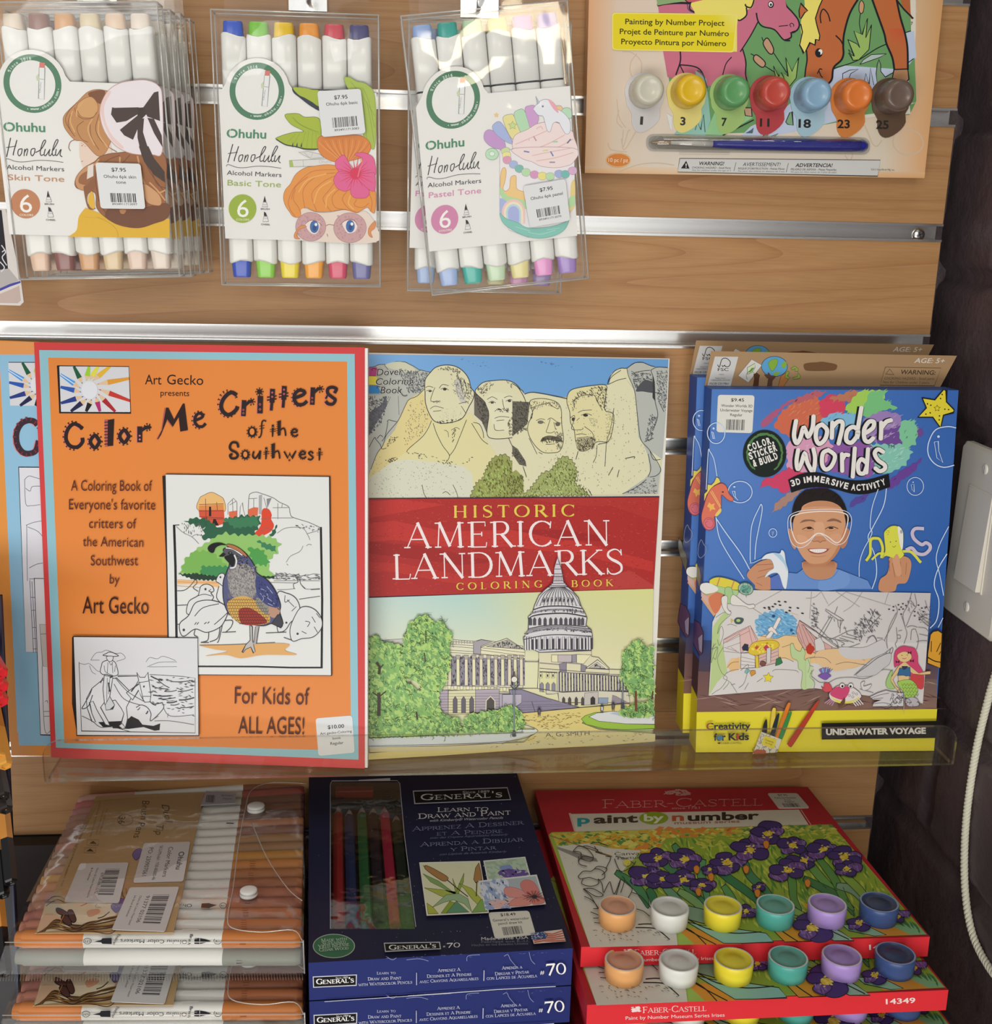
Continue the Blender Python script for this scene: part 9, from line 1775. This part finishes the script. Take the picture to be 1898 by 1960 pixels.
# sets underneath: the second one carries the same card
hset = rad*4+.0137
for k in range(1, 4):
    c = copy_tree(ms); c.location = ms.location+Vector((.0015, -.0185 if k == 1 else -.012, -hset if k == 1 else -hset-(ms.location.z-hset-(ZS+.0012))*(k-1)/2))
    c['label'] = ['second set of brush markers in its stack, directly under the top sleeve', 'third set of brush markers down in its stack', 'fourth set of brush markers down in its stack', 'bottom set of brush markers in its stack'][k-1]
# ------------------------------------------------------------------ pencils reaching in from the left
def pencil(x, y, Y, dip, body, ax=(.30, -.72, -.50), L_=.12, label='', r=.0040):
    p = hy(x, y, Y); d = Vector(ax).normalized(); b = B()
    b.lathe(p-d*L_, d, [(0, r), (L_-.028, r), (L_-.0278, r*1.02), (L_-.0012, r*1.02), (L_, r*.88), (L_, r*.62), (L_-.0007, r*.55), (L_-.0007, r*.1)], body, n=6, cols=[body, dip, dip, dip, dip, dip, dip, 'a09890' if dip in ('2a2420', '18181a') else dip], side=(1, 0, .2), smooth=False)
    return tag(b.build('pencil', M_PLAST), label, 'pencil', 'pencils in the rack at the left edge')
OR2 = 'cc8a3c'
for x, y, Y, dip, body, lb in ((4, 1290, -.150, 'd82c34', 'd82c34', 'red pencil end highest of the three red ones at the left edge'), (5, 1317, -.152, 'd82c34', 'd82c34', 'red pencil end between two other red ones at the left edge'), (5, 1344, -.154, 'd82c34', 'd82c34', 'red pencil end lowest of the three red ones at the left edge'),
                             (11, 1467, -.165, 'e0a044', OR2, 'yellow-orange pencil end lower of two at the left edge'), (-3, 1450, -.163, 'e0a044', OR2, 'yellow-orange pencil end upper one, cut by the left edge'),
                             (7, 1526, -.170, '2a2420', OR2, 'pencil with dark brown dipped end, upper of the brown pair at left'), (12, 1552, -.172, '2a2420', OR2, 'pencil with dark brown dipped end, lower of the brown pair at left'),
                             (21, 1691, -.184, '18181a', OR2, 'orange pencil with black dipped end, sticking out furthest right'), (6, 1716, -.186, '18181a', OR2, 'orange pencil with black dipped end, lower left of the black pair'), (10, 1866, -.200, '18181a', OR2, 'orange pencil with black dipped end, lowest at the left edge')):
    pencil(x, y, Y, dip, body, ax=(.5, -.75, -.22) if y < 1400 else (.34, -.74, -.42) if y < 1560 else (.27, -.72, -.5), label=lb)
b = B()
p0, p1 = hy(4, 1230, -.100), hy(38, 1960, -.165); p0 = p0+(p0-p1)*.12; p1 = p1+(p1-p0)*.05
b.prism([p0+Vector((-.0012, 0, 0)), p0, p1, p1+Vector((-.0012, 0, 0))], (0, .005, 0), '1f2a4a')
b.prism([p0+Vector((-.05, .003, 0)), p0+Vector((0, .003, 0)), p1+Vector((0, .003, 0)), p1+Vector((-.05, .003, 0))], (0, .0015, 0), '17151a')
b.box((-.345, -.016, ZS+.0003), (-.200, -.004, -.6085), '1a1416')  # black panel added against the wall to paint in its deep shade
tag(b.build('pencil_rack_and_shade', M_SATIN), 'dark pencil rack with a navy edge at left, plus a panel standing in for shade', 'rack')
# pouch hanging at the upper left edge
pp = (Vector((0, -.042, 0)), Vector((0, -1, 0)))
b = B(); q = [(-60, 395), (11, 400), (40, 538), (45.5, 578), (38, 585), (-60, 582)]
b.prism([hit(x, y, *pp) for x, y in q], (0, .0012, 0), 'd9d4d0'); a = Art(pp, b, lift=2e-5); a.o(0, 280, 4.745)
a.P('-200,560 15,580 50,900 75,1130 -200,1180', '2c2a30'); a.P('-200,1150 80,1110 170,1220 60,1270 -200,1350', 'b5b0ae'); a.P('-200,1330 0,1290 90,1250 185,1222 188,1240 90,1275 0,1315 -200,1370', '4a4aa0'); a.P('-200,1380 0,1340 100,1300 175,1265 190,1400 160,1425 -200,1420', 'c4b0a8')
a.LL('15,900 50,960 20,1010 60,1080|0,1050 40,1100 10,1140|20,960 45,940', 9, 'dcdce0')  # pale strokes paint metallic glints onto the dark upper part
tag(b.build('product_pouch', M_GLOSS), 'silver and blue product pouch cut off by the left edge beside the brown marker packs', 'pouch')
